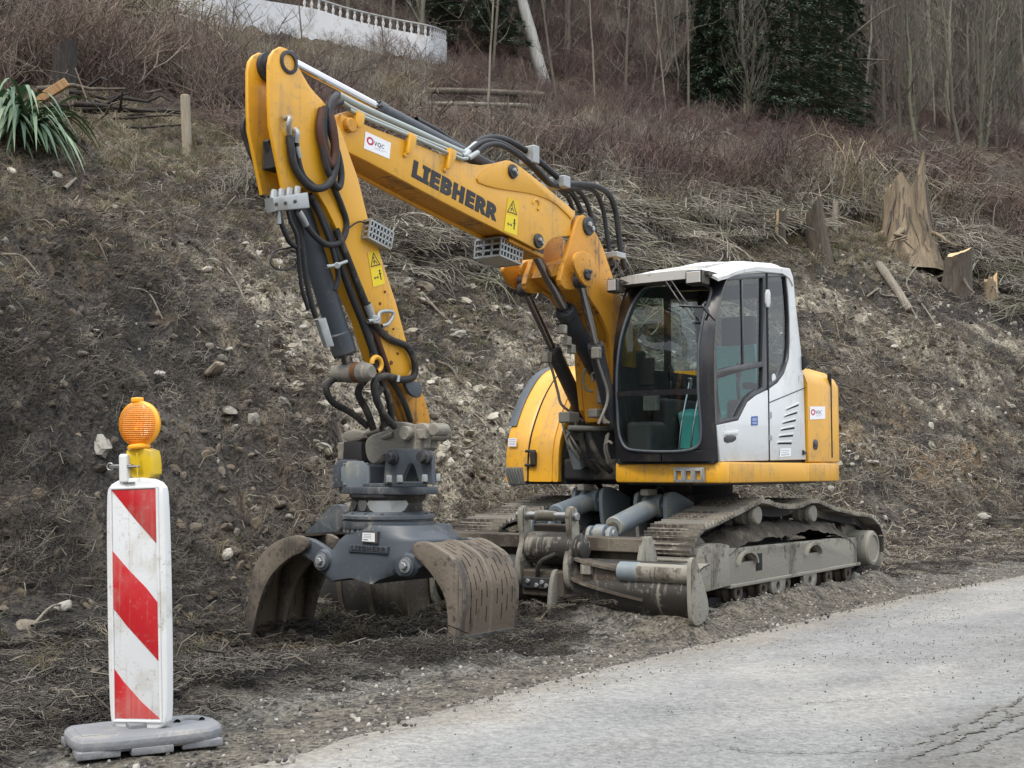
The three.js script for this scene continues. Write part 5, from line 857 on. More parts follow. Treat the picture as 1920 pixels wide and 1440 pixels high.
  const foot = part(B, 'foot_plate', [fp(fo, 0.016, 0.075, 0.028),
    ...[[-0.2, -0.13], [-0.2, 0.13], [0.0, -0.14], [0.0, 0.14], [0.2, -0.12], [0.2, 0.12]].map(([x, y]) => fp([[x - 0.08, y - 0.05], [x + 0.08, y - 0.05], [x + 0.08, y + 0.05], [x - 0.08, y + 0.05]], 0.0, 0.03, 0.006))], rub);
  part(foot, 'raised_field', fp([[-0.25, -0.10], [-0.12, -0.10], [-0.12, 0.08], [-0.25, 0.08]], 0.068, 0.0775, 0.002), rub);
  part(foot, 'carry_handle', [ft(new THREE.TorusGeometry(0.05, 0.014, 8, 18, Math.PI).rotateX(-Math.PI / 2).translate(0.19, 0.076, 0))], rub);
  part(foot, 'socket', [ft(new RoundedBoxGeometry(0.12, 0.03, 0.09, 2, 0.008).translate(0, 0.078, 0))], rub);
}

// ---------------------------------------------------------------- terrain: verge, bank, hillside, road
const quadC = (a, c, k, m = 14) => { const d = Math.abs(a - c); return d < m ? k * d * d : k * (m * m + 2 * m * (d - m)); };
const toeB = (a) => 8.25 - quadC(a, 12, 0.0143), edgeB = (a) => 4.5 - quadC(a, 11.5, 0.0115);
const sp = (x, w) => { const t = x / w; return w * (t > 20 ? t : Math.log1p(Math.exp(t))); };
const toAB = (x, Z) => [x * 0.616 + Z * 0.788, -0.788 * x + 0.616 * Z];
const toXZ = (a, b) => [(0.616 * a - 0.788 * b) / 1.0004, (0.788 * a + 0.616 * b) / 1.0004];
const crestN = (a) => 4.8 + 2.2 * sm(10, 28, a);
const flatY = (Z) => -0.1 * sm(4, 10, Z);
function baseH(x, Z) {
  const [a, b] = toAB(x, Z), n = b - toeB(a);
  return flatY(Z) + 0.95 * sp(n, 0.25) - 0.53 * sp(n - crestN(a), 0.6) + 0.28 * sp(n - 20, 2);
}
function groundH(x, z) {
  const Z = -z, [a, b] = toAB(x, Z), n = b - toeB(a), e = b - edgeB(a);
  let h = baseH(x, Z);
  const bank = sm(0.0, 1.2, n), verge = sm(0.15, 1.1, e);
  const onTrack = 1 - sm(2.2, 3.0, Math.hypot((x - 1.6) * 0.8, (Z - 12.7) * 0.75)) ;
  h += bank * (0.55 * (fbm(a * 0.45, b * 0.45, 3, 3) - 0.5) + 0.30 * (fbm(a * 1.3 + b * 0.4, b * 0.9, 7, 3) - 0.5)) * (1 - 0.4 * sm(25, 40, n));
  h += (bank * 0.20 + verge * 0.07 * (1 - onTrack)) * (fbm(a * 3.1, b * 3.1, 11, 3) - 0.5) * 1.3;
  h += (bank * 0.10 + verge * 0.075 + 0.006) * (fbm(a * 9, b * 9, 17, 3) - 0.5);
  h += bank * (1 - sm(6, 9, n)) * 0.48 * (fbm((n + 0.7 * a) * 0.9, (a - 0.7 * n) * 0.22, 45, 4) - 0.5);
  // ridge of pushed-up soil between grapple and road
  const rb = e - 1.35 - 0.25 * (vnoise(a * 1.2, 4) - 0.5);
  h += 0.09 * Math.exp(-rb * rb / 0.12) * sm(2.6, 4.2, a) * (1 - sm(8.6, 10.2, a)) * (0.5 + fbm(a * 2.2, b * 2.2, 23, 3));
  h -= 0.17 * Math.exp(-((x + 1.15) ** 2 + (z + 9.3) ** 2) / 1.3) + 0.07 * Math.exp(-((x + 1.9) ** 2 + (z + 9.4) ** 2) / 0.5);
  { // loose soil under the bucket
    const dx = x - 1.615, dz = z + 12.69, u = -0.588 * dx + 0.809 * dz, L = 0.809 * dx + 0.588 * dz;
    h += 0.11 * Math.exp(-((L - 1.36) ** 2) / 0.022) * sm(-2.4, -1.9, u) * (1 - sm(1.5, 2.1, u)) * (0.4 + 1.2 * fbm(u * 3, L * 3, 63, 2));
    h += 0.17 * Math.exp(-((u - 2.98) ** 2) / 0.12) * sm(-1.0, -0.4, L) * (1 - sm(1.7, 2.05, L)) * sm(0.0, 0.25, e);
  }
  h -= 0.05 * sm(0.05, -0.15, e) + 0.08 * sm(-0.1, -0.5, e);
  return h;
}
function soilColour(x, z) {
  const Z = -z, [a, b] = toAB(x, Z), n = b - toeB(a), e = b - edgeB(a);
  const dark = [0.032, 0.027, 0.022], mid = [0.118, 0.098, 0.072], pale = [0.215, 0.190, 0.145], ochre = [0.15, 0.105, 0.058], grey = [0.20, 0.188, 0.158], straw = [0.15, 0.125, 0.080], leafy = [0.085, 0.062, 0.050];
  const str = fbm((n + 0.7 * a) * 0.9, (a - 0.7 * n) * 0.22, 45, 4), str2 = fbm((n + 0.75 * a) * 2.6, (a - 0.7 * n) * 0.6, 47, 3);
  const f1 = fbm(a * 0.5 + b * 0.35, b * 0.5 - a * 0.1, 31, 4), f2 = fbm(a * 1.9, b * 1.9, 37, 4), f3 = fbm(a * 8, b * 8, 41, 3);
  let c = mix3(dark, mid, sm(0.36, 0.62, f1 * 0.45 + f2 * 0.35 + f3 * 0.2) * (0.5 + 0.5 * sm(6.5, 10.5, a)));
  const stony = sm(0, 1, sm(0.46, 0.62, f1 * 0.6 + f2 * 0.4)) * sm(7, 11, a) * (1 - sm(22, 27, a) * 0.5) * sm(0.6, 1.4, n) * (1 - sm(4.2, 6, n));
  c = mix3(c, pale, stony * (0.25 + 0.6 * sm(0.4, 0.65, f3)));
  c = mix3(c, ochre, sm(0.60, 0.70, fbm(a * 0.9 + 5, b * 0.9, 43, 3)) * 0.45 * sm(0, 0.8, n) * (1 - sm(4, 6, n)) * sm(0.35, 0.6, f3));
  const face = sm(0.3, 1.2, n) * (1 - sm(crestN(a) - 0.8, crestN(a) + 0.5, n));
  c = mix3(c, [0.33, 0.295, 0.225], face * sm(8, 10.5, a) * sm(0.43, 0.57, str * 0.6 + str2 * 0.4) * (0.35 + 0.6 * sm(0.38, 0.62, f3)));
  c = mix3(c, [0.026, 0.023, 0.021], face * sm(0.52, 0.40, str) * 0.75);
  c = mix3(c, [0.21, 0.195, 0.15], face * sm(0.42, 0.6, f2) * Math.exp(-((a - 19) ** 2) / 8) * sm(3.4, 1.2, n) * 0.75);
  c = mix3(c, [0.20, 0.125, 0.055], face * sm(0.46, 0.60, f2) * sm(18, 21, a) * sm(3.4, 1.0, n) * 0.75);
  const top = sm(crestN(a) - 1.4, crestN(a) + 0.6, n);
  c = mix3(c, mix3(straw, leafy, sm(0.42, 0.58, f2)), top * 0.85);
  c = mix3(c, leafy, sm(10, 18, n) * 0.6);
  // verge: dark worked soil, then loose grit, then trodden dirt beside the road
  if (n < 0.6) {
    const v = 1 - sm(0, 0.6, n), g = sm(1.15, 0.85, e + 0.7 * (f2 - 0.5)), d = sm(0.85, 0.5, e + 0.35 * (f2 - 0.5));
    let q = mix3([0.030, 0.026, 0.022], [0.070, 0.060, 0.048], sm(0.35, 0.7, f2));
    q = mix3(q, grey, g * (0.45 + 0.5 * f3)); q = mix3(q, [0.135, 0.115, 0.085], d * 0.8);
    q = mix3(q, [0.24, 0.225, 0.19], sm(0.12, 0.0, e) * 0.7);
    c = mix3(c, q, v);
  }
  const k = 0.8 + 0.4 * f3; return [c[0] * k, c[1] * k, c[2] * k];
}
function lines(segs) { const o = []; for (const [a, b, st] of segs) { const n = Math.max(1, Math.round((b - a) / st)); for (let i = 0; i < n; i++) o.push(lerp(a, b, i / n)); } o.push(segs[segs.length - 1][1]); return o; }
const groundTex = tex(1024, 1.7, (u, v) => { const a = fbm(u * 14, v * 14, 2, 5, 14), b = vnoise(u * 220, v * 220, 5, 220), c = fbm(u * 70, v * 70, 9, 3, 70); return clamp(0.56 + 0.9 * (a - 0.5) + 1.25 * (c - 0.5) + 0.35 * (b - 0.5) + (b > 0.94 ? 0.4 : b < 0.10 ? -0.25 : 0), 0.05, 1); });
const groundBump = tex(1024, 1.7, (u, v) => clamp(fbm(u * 14, v * 14, 2, 5, 14) * 0.6 + 0.6 * (fbm(u * 70, v * 70, 9, 3, 70) - 0.3), 0, 1), false);
{
  const A = lines([[-14, 0, 0.7], [0, 2, 0.15], [2, 31, 0.085], [31, 50, 0.35], [50, 150, 2.5]]), N = lines([[-60, -12, 4], [-12, -5, 0.6], [-5, 8.5, 0.075], [8.5, 24, 0.3], [24, 60, 1.2], [60, 150, 6]]);
  const pos = new Float32Array(A.length * N.length * 3), col = new Float32Array(pos.length), uv = new Float32Array(A.length * N.length * 2), idx = [];
  let k = 0;
  for (const n of N) for (const a of A) {
    const [x, Z] = toXZ(a, n + toeB(a)), y = groundH(x, -Z), c = soilColour(x, -Z);
    pos.set([x, y, -Z], k * 3); col.set(c.map((q) => q * 1.32), k * 3); uv.set([a + 0.1 * n, n * 1.3], k * 2); k++;
  }
  for (let j = 0; j < N.length - 1; j++) for (let i = 0; i < A.length - 1; i++) { const p = j * A.length + i; idx.push(p, p + 1, p + A.length + 1, p, p + A.length + 1, p + A.length); }
  const g = new THREE.BufferGeometry();
  g.setAttribute('position', new THREE.BufferAttribute(pos, 3)); g.setAttribute('color', new THREE.BufferAttribute(col, 3)); g.setAttribute('uv', new THREE.BufferAttribute(uv, 2)); g.setIndex(idx); g.computeVertexNormals();
  const m = new THREE.Mesh(g, std({ vertexColors: true, map: groundTex, bumpMap: groundBump, bumpScale: 0.06, roughness: 1 }));
  m.name = 'ground'; m.userData = { kind: 'structure', label: 'earth verge and dug-out dark soil bank rising to a brushy hillside', category: 'ground' }; m.receiveShadow = m.castShadow = true; scene.add(m);
}
// road
const roadEdge = (a) => edgeB(a) + 0.10 * (fbm(a * 1.1, 3, 5, 4) - 0.5) + 0.05 * (vnoise(a * 7, 9) - 0.5);
const roadTex = tex(1024, 2.3, (u, v) => { const a = fbm(u * 6, v * 6, 2, 5, 6), b = vnoise(u * 260, v * 260, 5, 260), c = fbm(u * 90, v * 90, 9, 3, 90), d = vnoise(u * 120, v * 120, 15, 120); return clamp(0.74 + 0.30 * (a - 0.5) + 0.50 * (c - 0.5) + 0.35 * (b - 0.5) - (d > 0.94 ? 0.28 : 0) + (d < 0.05 ? 0.2 : 0), 0.1, 1); });
const roadBump = tex(512, 0.9, (u, v) => fbm(u * 60, v * 60, 3, 3, 60), false);
let road;
{
  const A = lines([[-14, 0, 0.5], [0, 30, 0.1], [30, 150, 2]]), W = lines([[0, 0.1, 0.03], [0.1, 1, 0.08], [1, 5, 0.1], [5, 7, 0.5], [7, 15, 2]]);
  const pos = [], col = [], uv = [], idx = [];
  for (const w of W) for (const a of A) {
    const b = roadEdge(a) - w, [x, Z] = toXZ(a, b);
    const y = flatY(Z) + 0.012 + 0.018 * sm(0, 0.25, w) + 0.006 * (fbm(a * 0.7, b * 0.7, 3, 2) - 0.5) - (w > 8 ? 0.05 : 0);
    const p = fbm(a * 0.45, b * 1.6, 51, 4), wear = sm(0.5, 0.66, fbm(a * 0.35 + 3, b * 2.4, 53, 4));
    let c = mix3([0.20, 0.198, 0.19], [0.245, 0.238, 0.22], sm(0.35, 0.65, p));
    c = mix3(c, [0.115, 0.112, 0.103], wear * 0.7 * sm(1.3, 2.2, w));
    c = mix3(c, [0.135, 0.128, 0.113], 0.7 * Math.exp(-((w - 2.5 - 0.5 * (fbm(a * 0.5, 7, 3, 2) - 0.5)) ** 2) / 0.18) * sm(0.36, 0.6, fbm(a * 1.4, b * 3, 59, 4)));
    c = mix3(c, [0.225, 0.205, 0.17], sm(0.5, 0.05, w + 0.5 * (fbm(a * 2, b * 2, 57, 3) - 0.5)) * 0.9);
    const lane = 0.94 + 0.14 * fbm(b * 1.7, a * 0.05, 67, 3) - 0.07 * Math.exp(-((w - 1.3) ** 2) / 0.08) - 0.07 * Math.exp(-((w - 3.1) ** 2) / 0.1);
    pos.push(x, y, -Z); col.push(...c.map((q) => q * 1.3 * lane)); uv.push(a, b);
  }
  const n = A.length;
  for (let j = 0; j < W.length - 1; j++) for (let i = 0; i < n - 1; i++) { const p = j * n + i; idx.push(p, p + n, p + n + 1, p, p + n + 1, p + 1); }
  const g = new THREE.BufferGeometry();
  g.setAttribute('position', new THREE.Float32BufferAttribute(pos, 3)); g.setAttribute('color', new THREE.Float32BufferAttribute(col, 3)); g.setAttribute('uv', new THREE.Float32BufferAttribute(uv, 2)); g.setIndex(idx); g.computeVertexNormals();
  road = new THREE.Mesh(g, std({ vertexColors: true, map: roadTex, bumpMap: roadBump, bumpScale: 0.006, roughness: 0.9 }));
  road.name = 'road'; road.userData = { kind: 'structure', label: 'pale dusty asphalt road with grit and a few cracks', category: 'road' }; road.receiveShadow = road.castShadow = true; scene.add(road);
}
const roadY = (x, z) => flatY(-z) + 0.031;
{ // cracks filled with dark dirt
  reseed(91);
  const crackM = std({ map: paintTex([0.095, 0.088, 0.075], [0.2, 0.19, 0.165], 1.2, 141, 256, 0.5), roughness: 1 });
  const cracks = [[[[1.53,-5.048],[1.731,-5.278],[1.983,-5.62],[2.256,-5.972],[2.463,-6.247],[2.794,-6.696]], 0.020], [[[1.444,-4.831],[1.588,-4.97],[1.798,-5.224],[1.989,-5.449],[2.164,-5.671],[2.374,-5.901]], 0.026], [[[.779,-5.139],[.897,-4.98],[1.052,-4.942],[1.217,-4.951],[1.387,-4.98],[1.513,-5.058]], 0.011], [[[1.582,-4.831],[1.789,-5.019],[2.077,-5.39],[2.337,-5.697]], 0.014], [[[2.24,-5.943],[2.215,-5.804],[2.168,-5.671],[2.161,-5.545]], 0.013], [[[1.344,-6.061],[1.57,-6.168],[1.796,-6.247]], 0.008]];
  for (const [pl, w] of cracks) {
    const cv = new THREE.CatmullRomCurve3(pl.map(([x, z]) => new THREE.Vector3(x, 0, z)), false, 'centripetal'), n = pl.length * 16, pos = [], idx = [];
    for (let i = 0; i <= n; i++) { const p = cv.getPointAt(i / n), t = cv.getTangentAt(i / n), ww = w * (0.25 + 1.1 * rnd()) * Math.sin(Math.PI * clamp(i / n, 0.03, 0.97)) ** 0.3, o = 0.018 * (rnd() - 0.5) + 0.05 * (vnoise(i * 0.35, w * 900) - 0.5); const cx = p.x - t.z * o, cz = p.z + t.x * o; for (const s of [-1, 1]) { const x = cx - t.z * ww * s * 0.5, z = cz + t.x * ww * s * 0.5; pos.push(x, roadY(x, z) + 0.0045, z); } }
    for (let i = 0; i < n; i++) { const a = i * 2; idx.push(a, a + 2, a + 1, a + 1, a + 2, a + 3); }
    const g = new THREE.BufferGeometry(); g.setAttribute('position', new THREE.Float32BufferAttribute(pos, 3)); g.setIndex(idx); g.computeVertexNormals();
    part(road, 'crack', g, crackM);
  }
}

// ---------------------------------------------------------------- loose matter that nobody could count
const dummy = new THREE.Object3D(), colr = new THREE.Color();
function stuff(name, geo, mat, label, category, items) {  // items: [x, y, z, rx, ry, rz, sx, sy, sz, r, g, b]
  const m = new THREE.InstancedMesh(prep(geo), mat, items.length);
  items.forEach((t, i) => { dummy.position.set(t[0], t[1], t[2]); dummy.rotation.set(t[3], t[4], t[5]); dummy.scale.set(t[6], t[7], t[8]); dummy.updateMatrix(); m.setMatrixAt(i, dummy.matrix); m.setColorAt(i, colr.setRGB(t[9], t[10], t[11])); });
  m.name = name; m.userData = { kind: 'stuff', label, category }; m.castShadow = m.receiveShadow = true; scene.add(m); return m;
}
function stem(pts, r0, r1, rad = 3) {                    // tapered stem through points
  const n = pts.length, pos = [], idx = [];
  for (let i = 0; i < n; i++) {
    const t = new THREE.Vector3().subVectors(pts[Math.min(n - 1, i + 1)], pts[Math.max(0, i - 1)]).normalize();
    const s = new THREE.Vector3().crossVectors(t, Math.abs(t.y) > 0.9 ? new THREE.Vector3(1, 0, 0) : new THREE.Vector3(0, 1, 0)).normalize(), q = new THREE.Vector3().crossVectors(t, s), r = lerp(r0, r1, i / (n - 1));
    for (let k = 0; k < rad; k++) { const a = k / rad * 6.2832; pos.push(pts[i].x + r * (s.x * Math.cos(a) + q.x * Math.sin(a)), pts[i].y + r * (s.y * Math.cos(a) + q.y * Math.sin(a)), pts[i].z + r * (s.z * Math.cos(a) + q.z * Math.sin(a))); }
  }
  for (let i = 0; i < n - 1; i++) for (let k = 0; k < rad; k++) { const a = i * rad + k, b = i * rad + (k + 1) % rad; idx.push(a, b, b + rad, a, b + rad, a + rad); }
  if (rad > 4) { pos.push(pts[n - 1].x, pts[n - 1].y, pts[n - 1].z); const c = pos.length / 3 - 1; for (let k = 0; k < rad; k++) idx.push((n - 1) * rad + k, (n - 1) * rad + (k + 1) % rad, c); }
  const g = new THREE.BufferGeometry(); g.setAttribute('position', new THREE.Float32BufferAttribute(pos, 3)); g.setIndex(idx); g.computeVertexNormals(); return g;
}
const V3 = (x, y, z) => new THREE.Vector3(x, y, z);
function rockGeo(seed, det = 1) { const g = mergeVertices(new THREE.IcosahedronGeometry(1, det).deleteAttribute('normal').deleteAttribute('uv')), p = g.attributes.position; for (let i = 0; i < p.count; i++) { const v = V3(p.getX(i), p.getY(i), p.getZ(i)), k = 0.62 + 0.75 * vnoise(v.x * 1.6 + seed * 7, v.y * 1.6 + seed, v.z * 1.6 + 40); p.setXYZ(i, v.x * k, v.y * k * 0.7, v.z * k * 0.85); } const o = g.toNonIndexed(); o.computeVertexNormals(); return toCreasedNormals(o, 0.45); }
const white = () => std({ color: 0xffffff, roughness: 1 });
const slopePoint = (a0, a1, n0, n1) => { const a = R(a0, a1), n = R(n0, n1), [x, Z] = toXZ(a, n + toeB(a)); return [x, groundH(x, -Z), -Z, a, n]; };
const tint = (list) => { const c = list[Math.floor(rnd() * list.length)], k = R(0.65, 1.3); return [c[0] * k, c[1] * k, c[2] * k]; };
const offMachine = (x, z) => Math.hypot(x - 1.6, z + 12.7) > 0.1;
{ // twigs and roots lying on the bank
  reseed(1001);
  const mk = (b, c) => stem([V3(-0.5, 0, 0), V3(-0.2, 0.04 + b, 0.05 * c), V3(0.1, 0.03 - b, -0.08 * c), V3(0.35, 0.05, 0.03), V3(0.5, 0.0, 0.10 * c)], 0.019, 0.009, 3);
  const pal = [[0.22, 0.19, 0.145], [0.13, 0.108, 0.085], [0.34, 0.30, 0.225], [0.08, 0.064, 0.05], [0.26, 0.24, 0.205], [0.06, 0.05, 0.042]];
  for (const [nm, b, c, N, l0, l1] of [['twig_litter', 0.05, 1, 46000, 0.07, 0.36], ['root_litter', 0.16, 3, 22000, 0.08, 0.4]]) {
    const it = [];
    while (it.length < N) {
      const far = rnd() < 0.4, [x, y, z, a, n] = far ? slopePoint(16, 36, -0.5, 9) : slopePoint(1.5, 24, -2.3, 7.5);
      if (n < 0 && rnd() < 0.25) continue;
      if (n > 0 && rnd() > (0.10 + 0.9 * sm(0.40, 0.58, fbm(a * 0.9, n * 0.9, 83, 3))) * (a < 8 ? 0.55 : 1)) continue;
      const l = lerp(l0, l1, Math.pow(rnd(), 2.2)) * (far ? 1.4 : 1), sl = n > 0.4 && n < crestN(a) ? 0.75 : 0.25;
      const dk = lerp(0.5, 1, sm(6, 10, a)); it.push([x, y + 0.012, z, R(-0.5, 0.5) + sl * 0.5, R(0, 6.28), R(-0.45, 0.45), l, l * R(0.5, 1.3), l, ...tint(pal).map((q) => q * dk)]);
    }
    stuff(nm, mk(b, c), white(), nm === 'twig_litter' ? 'broken twigs littering the bank' : 'torn roots hanging out of the bank soil', 'litter', it);
  }
}
{ // stones and clods in the soil
  reseed(1002);
  const pal = [[0.26, 0.245, 0.205], [0.17, 0.155, 0.125], [0.33, 0.31, 0.265], [0.12, 0.105, 0.085]], clod = [[0.045, 0.037, 0.03], [0.07, 0.058, 0.045], [0.095, 0.08, 0.06], [0.13, 0.105, 0.075]];
  const it = [], ic = [];
  while (it.length < 4200) {
    const [x, y, z, a, n] = slopePoint(1.5, 34, -1.4, 6.5);
    const [, b] = toAB(x, -z), f = fbm(a * 0.5 + b * 0.35, b * 0.5 - a * 0.1, 31, 4);
    if (n < 0 && rnd() > 0.2) continue;
    if (n > 0 && rnd() > 0.03 + 1.3 * sm(0.42, 0.6, f) * sm(5, 10, a)) continue;
    const s = lerp(0.010, 0.065, Math.pow(rnd(), 3.6));
    it.push([x, y + s * 0.2, z, R(0, 6), R(0, 6), R(0, 6), s * R(0.8, 1.5), s, s * R(0.8, 1.3), ...tint(pal)]);
  }
  stuff('bank_stones', rockGeo(1, 1), white(), 'small pale stones scattered through the bank soil', 'stones', it);
  while (ic.length < 20000) { const [x, y, z, a, n] = slopePoint(1.5, 34, -2.4, 7); const s = lerp(0.008, 0.055, Math.pow(rnd(), 2.8)) * (n < 0 ? 0.8 : 1); ic.push([x, y + s * 0.15, z, R(0, 6), R(0, 6), R(0, 6), s * R(0.8, 1.6), s * R(0.6, 1), s * R(0.8, 1.4), ...tint(clod)]); }
  { const ch = [], pc = [[0.30, 0.275, 0.22], [0.24, 0.215, 0.165], [0.37, 0.345, 0.29], [0.19, 0.165, 0.125]]; while (ch.length < 800) { const [x, y, z, a, n] = slopePoint(9, 22, 1.2, 5.2); if (rnd() > sm(0.40, 0.58, fbm(a * 0.7, n * 0.7, 81, 3))) continue; const s = lerp(0.025, 0.095, Math.pow(rnd(), 2.4)); ch.push([x, y + s * 0.1, z, R(-0.6, 0.9), R(0, 6), R(-0.6, 0.6), s * R(1, 1.8), s * R(0.5, 0.9), s, ...tint(pc)]); } stuff('pale_rubble', rockGeo(9, 1), white(), 'pale broken rubble in the middle of the bank', 'rubble', ch); }
  reseed(1013); for (let k = 0; k < 400; k++) { const [x, y, z] = slopePoint(1.5, 26, 0.2, 5.5); const s = R(0.03, 0.075); ic.push([x, y - s * 0.15, z, R(0, 6), R(0, 6), R(0, 6), s * R(0.8, 1.7), s * R(0.5, 0.9), s * R(0.8, 1.5), ...tint(clod)]); }
  stuff('soil_clods', rockGeo(4, 1), white(), 'crumbled dark soil clods on bank and verge', 'soil', ic);
}
{ // grit along the road and on it
  reseed(1003);
  const pal = [[0.22, 0.21, 0.185], [0.13, 0.12, 0.105], [0.30, 0.285, 0.25], [0.075, 0.07, 0.062]], it = [];
  while (it.length < 18000) {
    const a = R(1.5, 26), onRoad = rnd() < 0.72, w = onRoad ? -Math.pow(rnd(), 1.2) * 5 : R(-0.15, 1.0) + (rnd() < 0.3 ? 0.5 : 0), b = edgeB(a) + w, [x, Z] = toXZ(a, b);
    const f = fbm(a * 0.35 + 3, b * 2.4, 53, 4); if (onRoad && rnd() > 0.10 + 1.2 * sm(0.48, 0.62, f) + 0.6 * Math.exp(-((w + 2.5) ** 2) / 0.25)) continue;
    const s = onRoad ? lerp(0.002, 0.0065, Math.pow(rnd(), 2.5)) : lerp(0.004, 0.016, Math.pow(rnd(), 2.6));
    it.push([x, (w < 0.05 ? roadY(x, -Z) : groundH(x, -Z)) + s * 0.25, -Z, R(0, 6), R(0, 6), R(0, 6), s * R(0.8, 1.5), s * 0.8, s, ...tint(pal)]);
  }
  stuff('road_grit', rockGeo(6, 1), white(), 'loose grit along the road edge and on the asphalt', 'grit', it);
}
{ // dry grass and straw on the crest and in patches
  reseed(1004);
  const blades = []; for (let k = 0; k < 14; k++) { const a = R(0, 6.28), l = R(0.5, 1), d = R(0.25, 0.9), x = R(-0.25, 0.25), z = R(-0.25, 0.25); blades.push(stem([V3(x, -0.05, z), V3(x + d * 0.3 * Math.cos(a) * l, 0.45 * l, z + d * 0.3 * Math.sin(a) * l), V3(x + d * 0.75 * Math.cos(a) * l, 0.68 * l, z + d * 0.75 * Math.sin(a) * l), V3(x + d * 1.2 * Math.cos(a) * l, 0.6 * l, z + d * 1.2 * Math.sin(a) * l)], 0.016, 0.004, 3)); }
  const g = mergeGeometries(blades.map(prep)), pal = [[0.24, 0.20, 0.125], [0.18, 0.145, 0.095], [0.13, 0.10, 0.07], [0.30, 0.26, 0.185], [0.10, 0.105, 0.05]], it = [];
  while (it.length < 15000) {
    const [x, y, z, a, n] = rnd() < 0.6 ? slopePoint(2, 44, 3.2, 13) : slopePoint(1.5, 30, -1.0, 4);
    const cr = sm(crestN(a) - 1.8, crestN(a), n), f = fbm(x * 0.6, z * 0.6, 61, 3);
    if (rnd() > cr * (0.35 + f) + 0.30 * sm(0.45, 0.62, f)) continue;
    const s = R(0.10, 0.26) * (n > 6 ? 1.4 : 1); it.push([x, y, z, R(-0.3, 0.5), R(0, 6.28), R(-0.3, 0.3), s, s * R(0.6, 1.2), s, ...tint(pal)]);
  }
  stuff('dry_grass', g, white(), 'withered grass tufts on the bank and crest', 'grass', it);
}
// sight lines kept open in front of stumps, logs and posts: [x, z, half width, depth]
const CLEAR = [[...[[9.37,-30.104]][0], 1.0, 5], [...[[6.888,-28.243]][0], 0.5, 4], [...[[10.215,-29.389]][0], 0.6, 4], [...[[-.946,-31.077]][0], 0.35, 5], [...[[-1.489,-35.131]][0], 1.2, 4], [...[[0,-36.757]][0], 1.2, 4], [...[[-5.298,-20.618]][0], 0.8, 6], [...[[-8.322,-23.362]][0], 1.0, 8], [...[[-8.439,-22.372]][0], 1.0, 8], [...[[-7.283,-22.04]][0], 1.4, 8], [...[[-7.423,-26.544]][0], 0.8, 6], [...[[8.179,-28.3]][0], 0.8, 4], [...[[7.465,-29.264]][0], 0.4, 4], [...[[5.766,-27.973]][0], 0.4, 4]];
const blocked = (x, Z, lim = 99) => CLEAR.some(([cx, cz, w, dpt]) => { const D = Math.hypot(cx, cz), t = (x * cx - Z * cz) / D, lat = Math.abs(x * cz + Z * cx) / D; return t < D + 0.8 && t > D - Math.min(dpt, lim) && lat < w; });
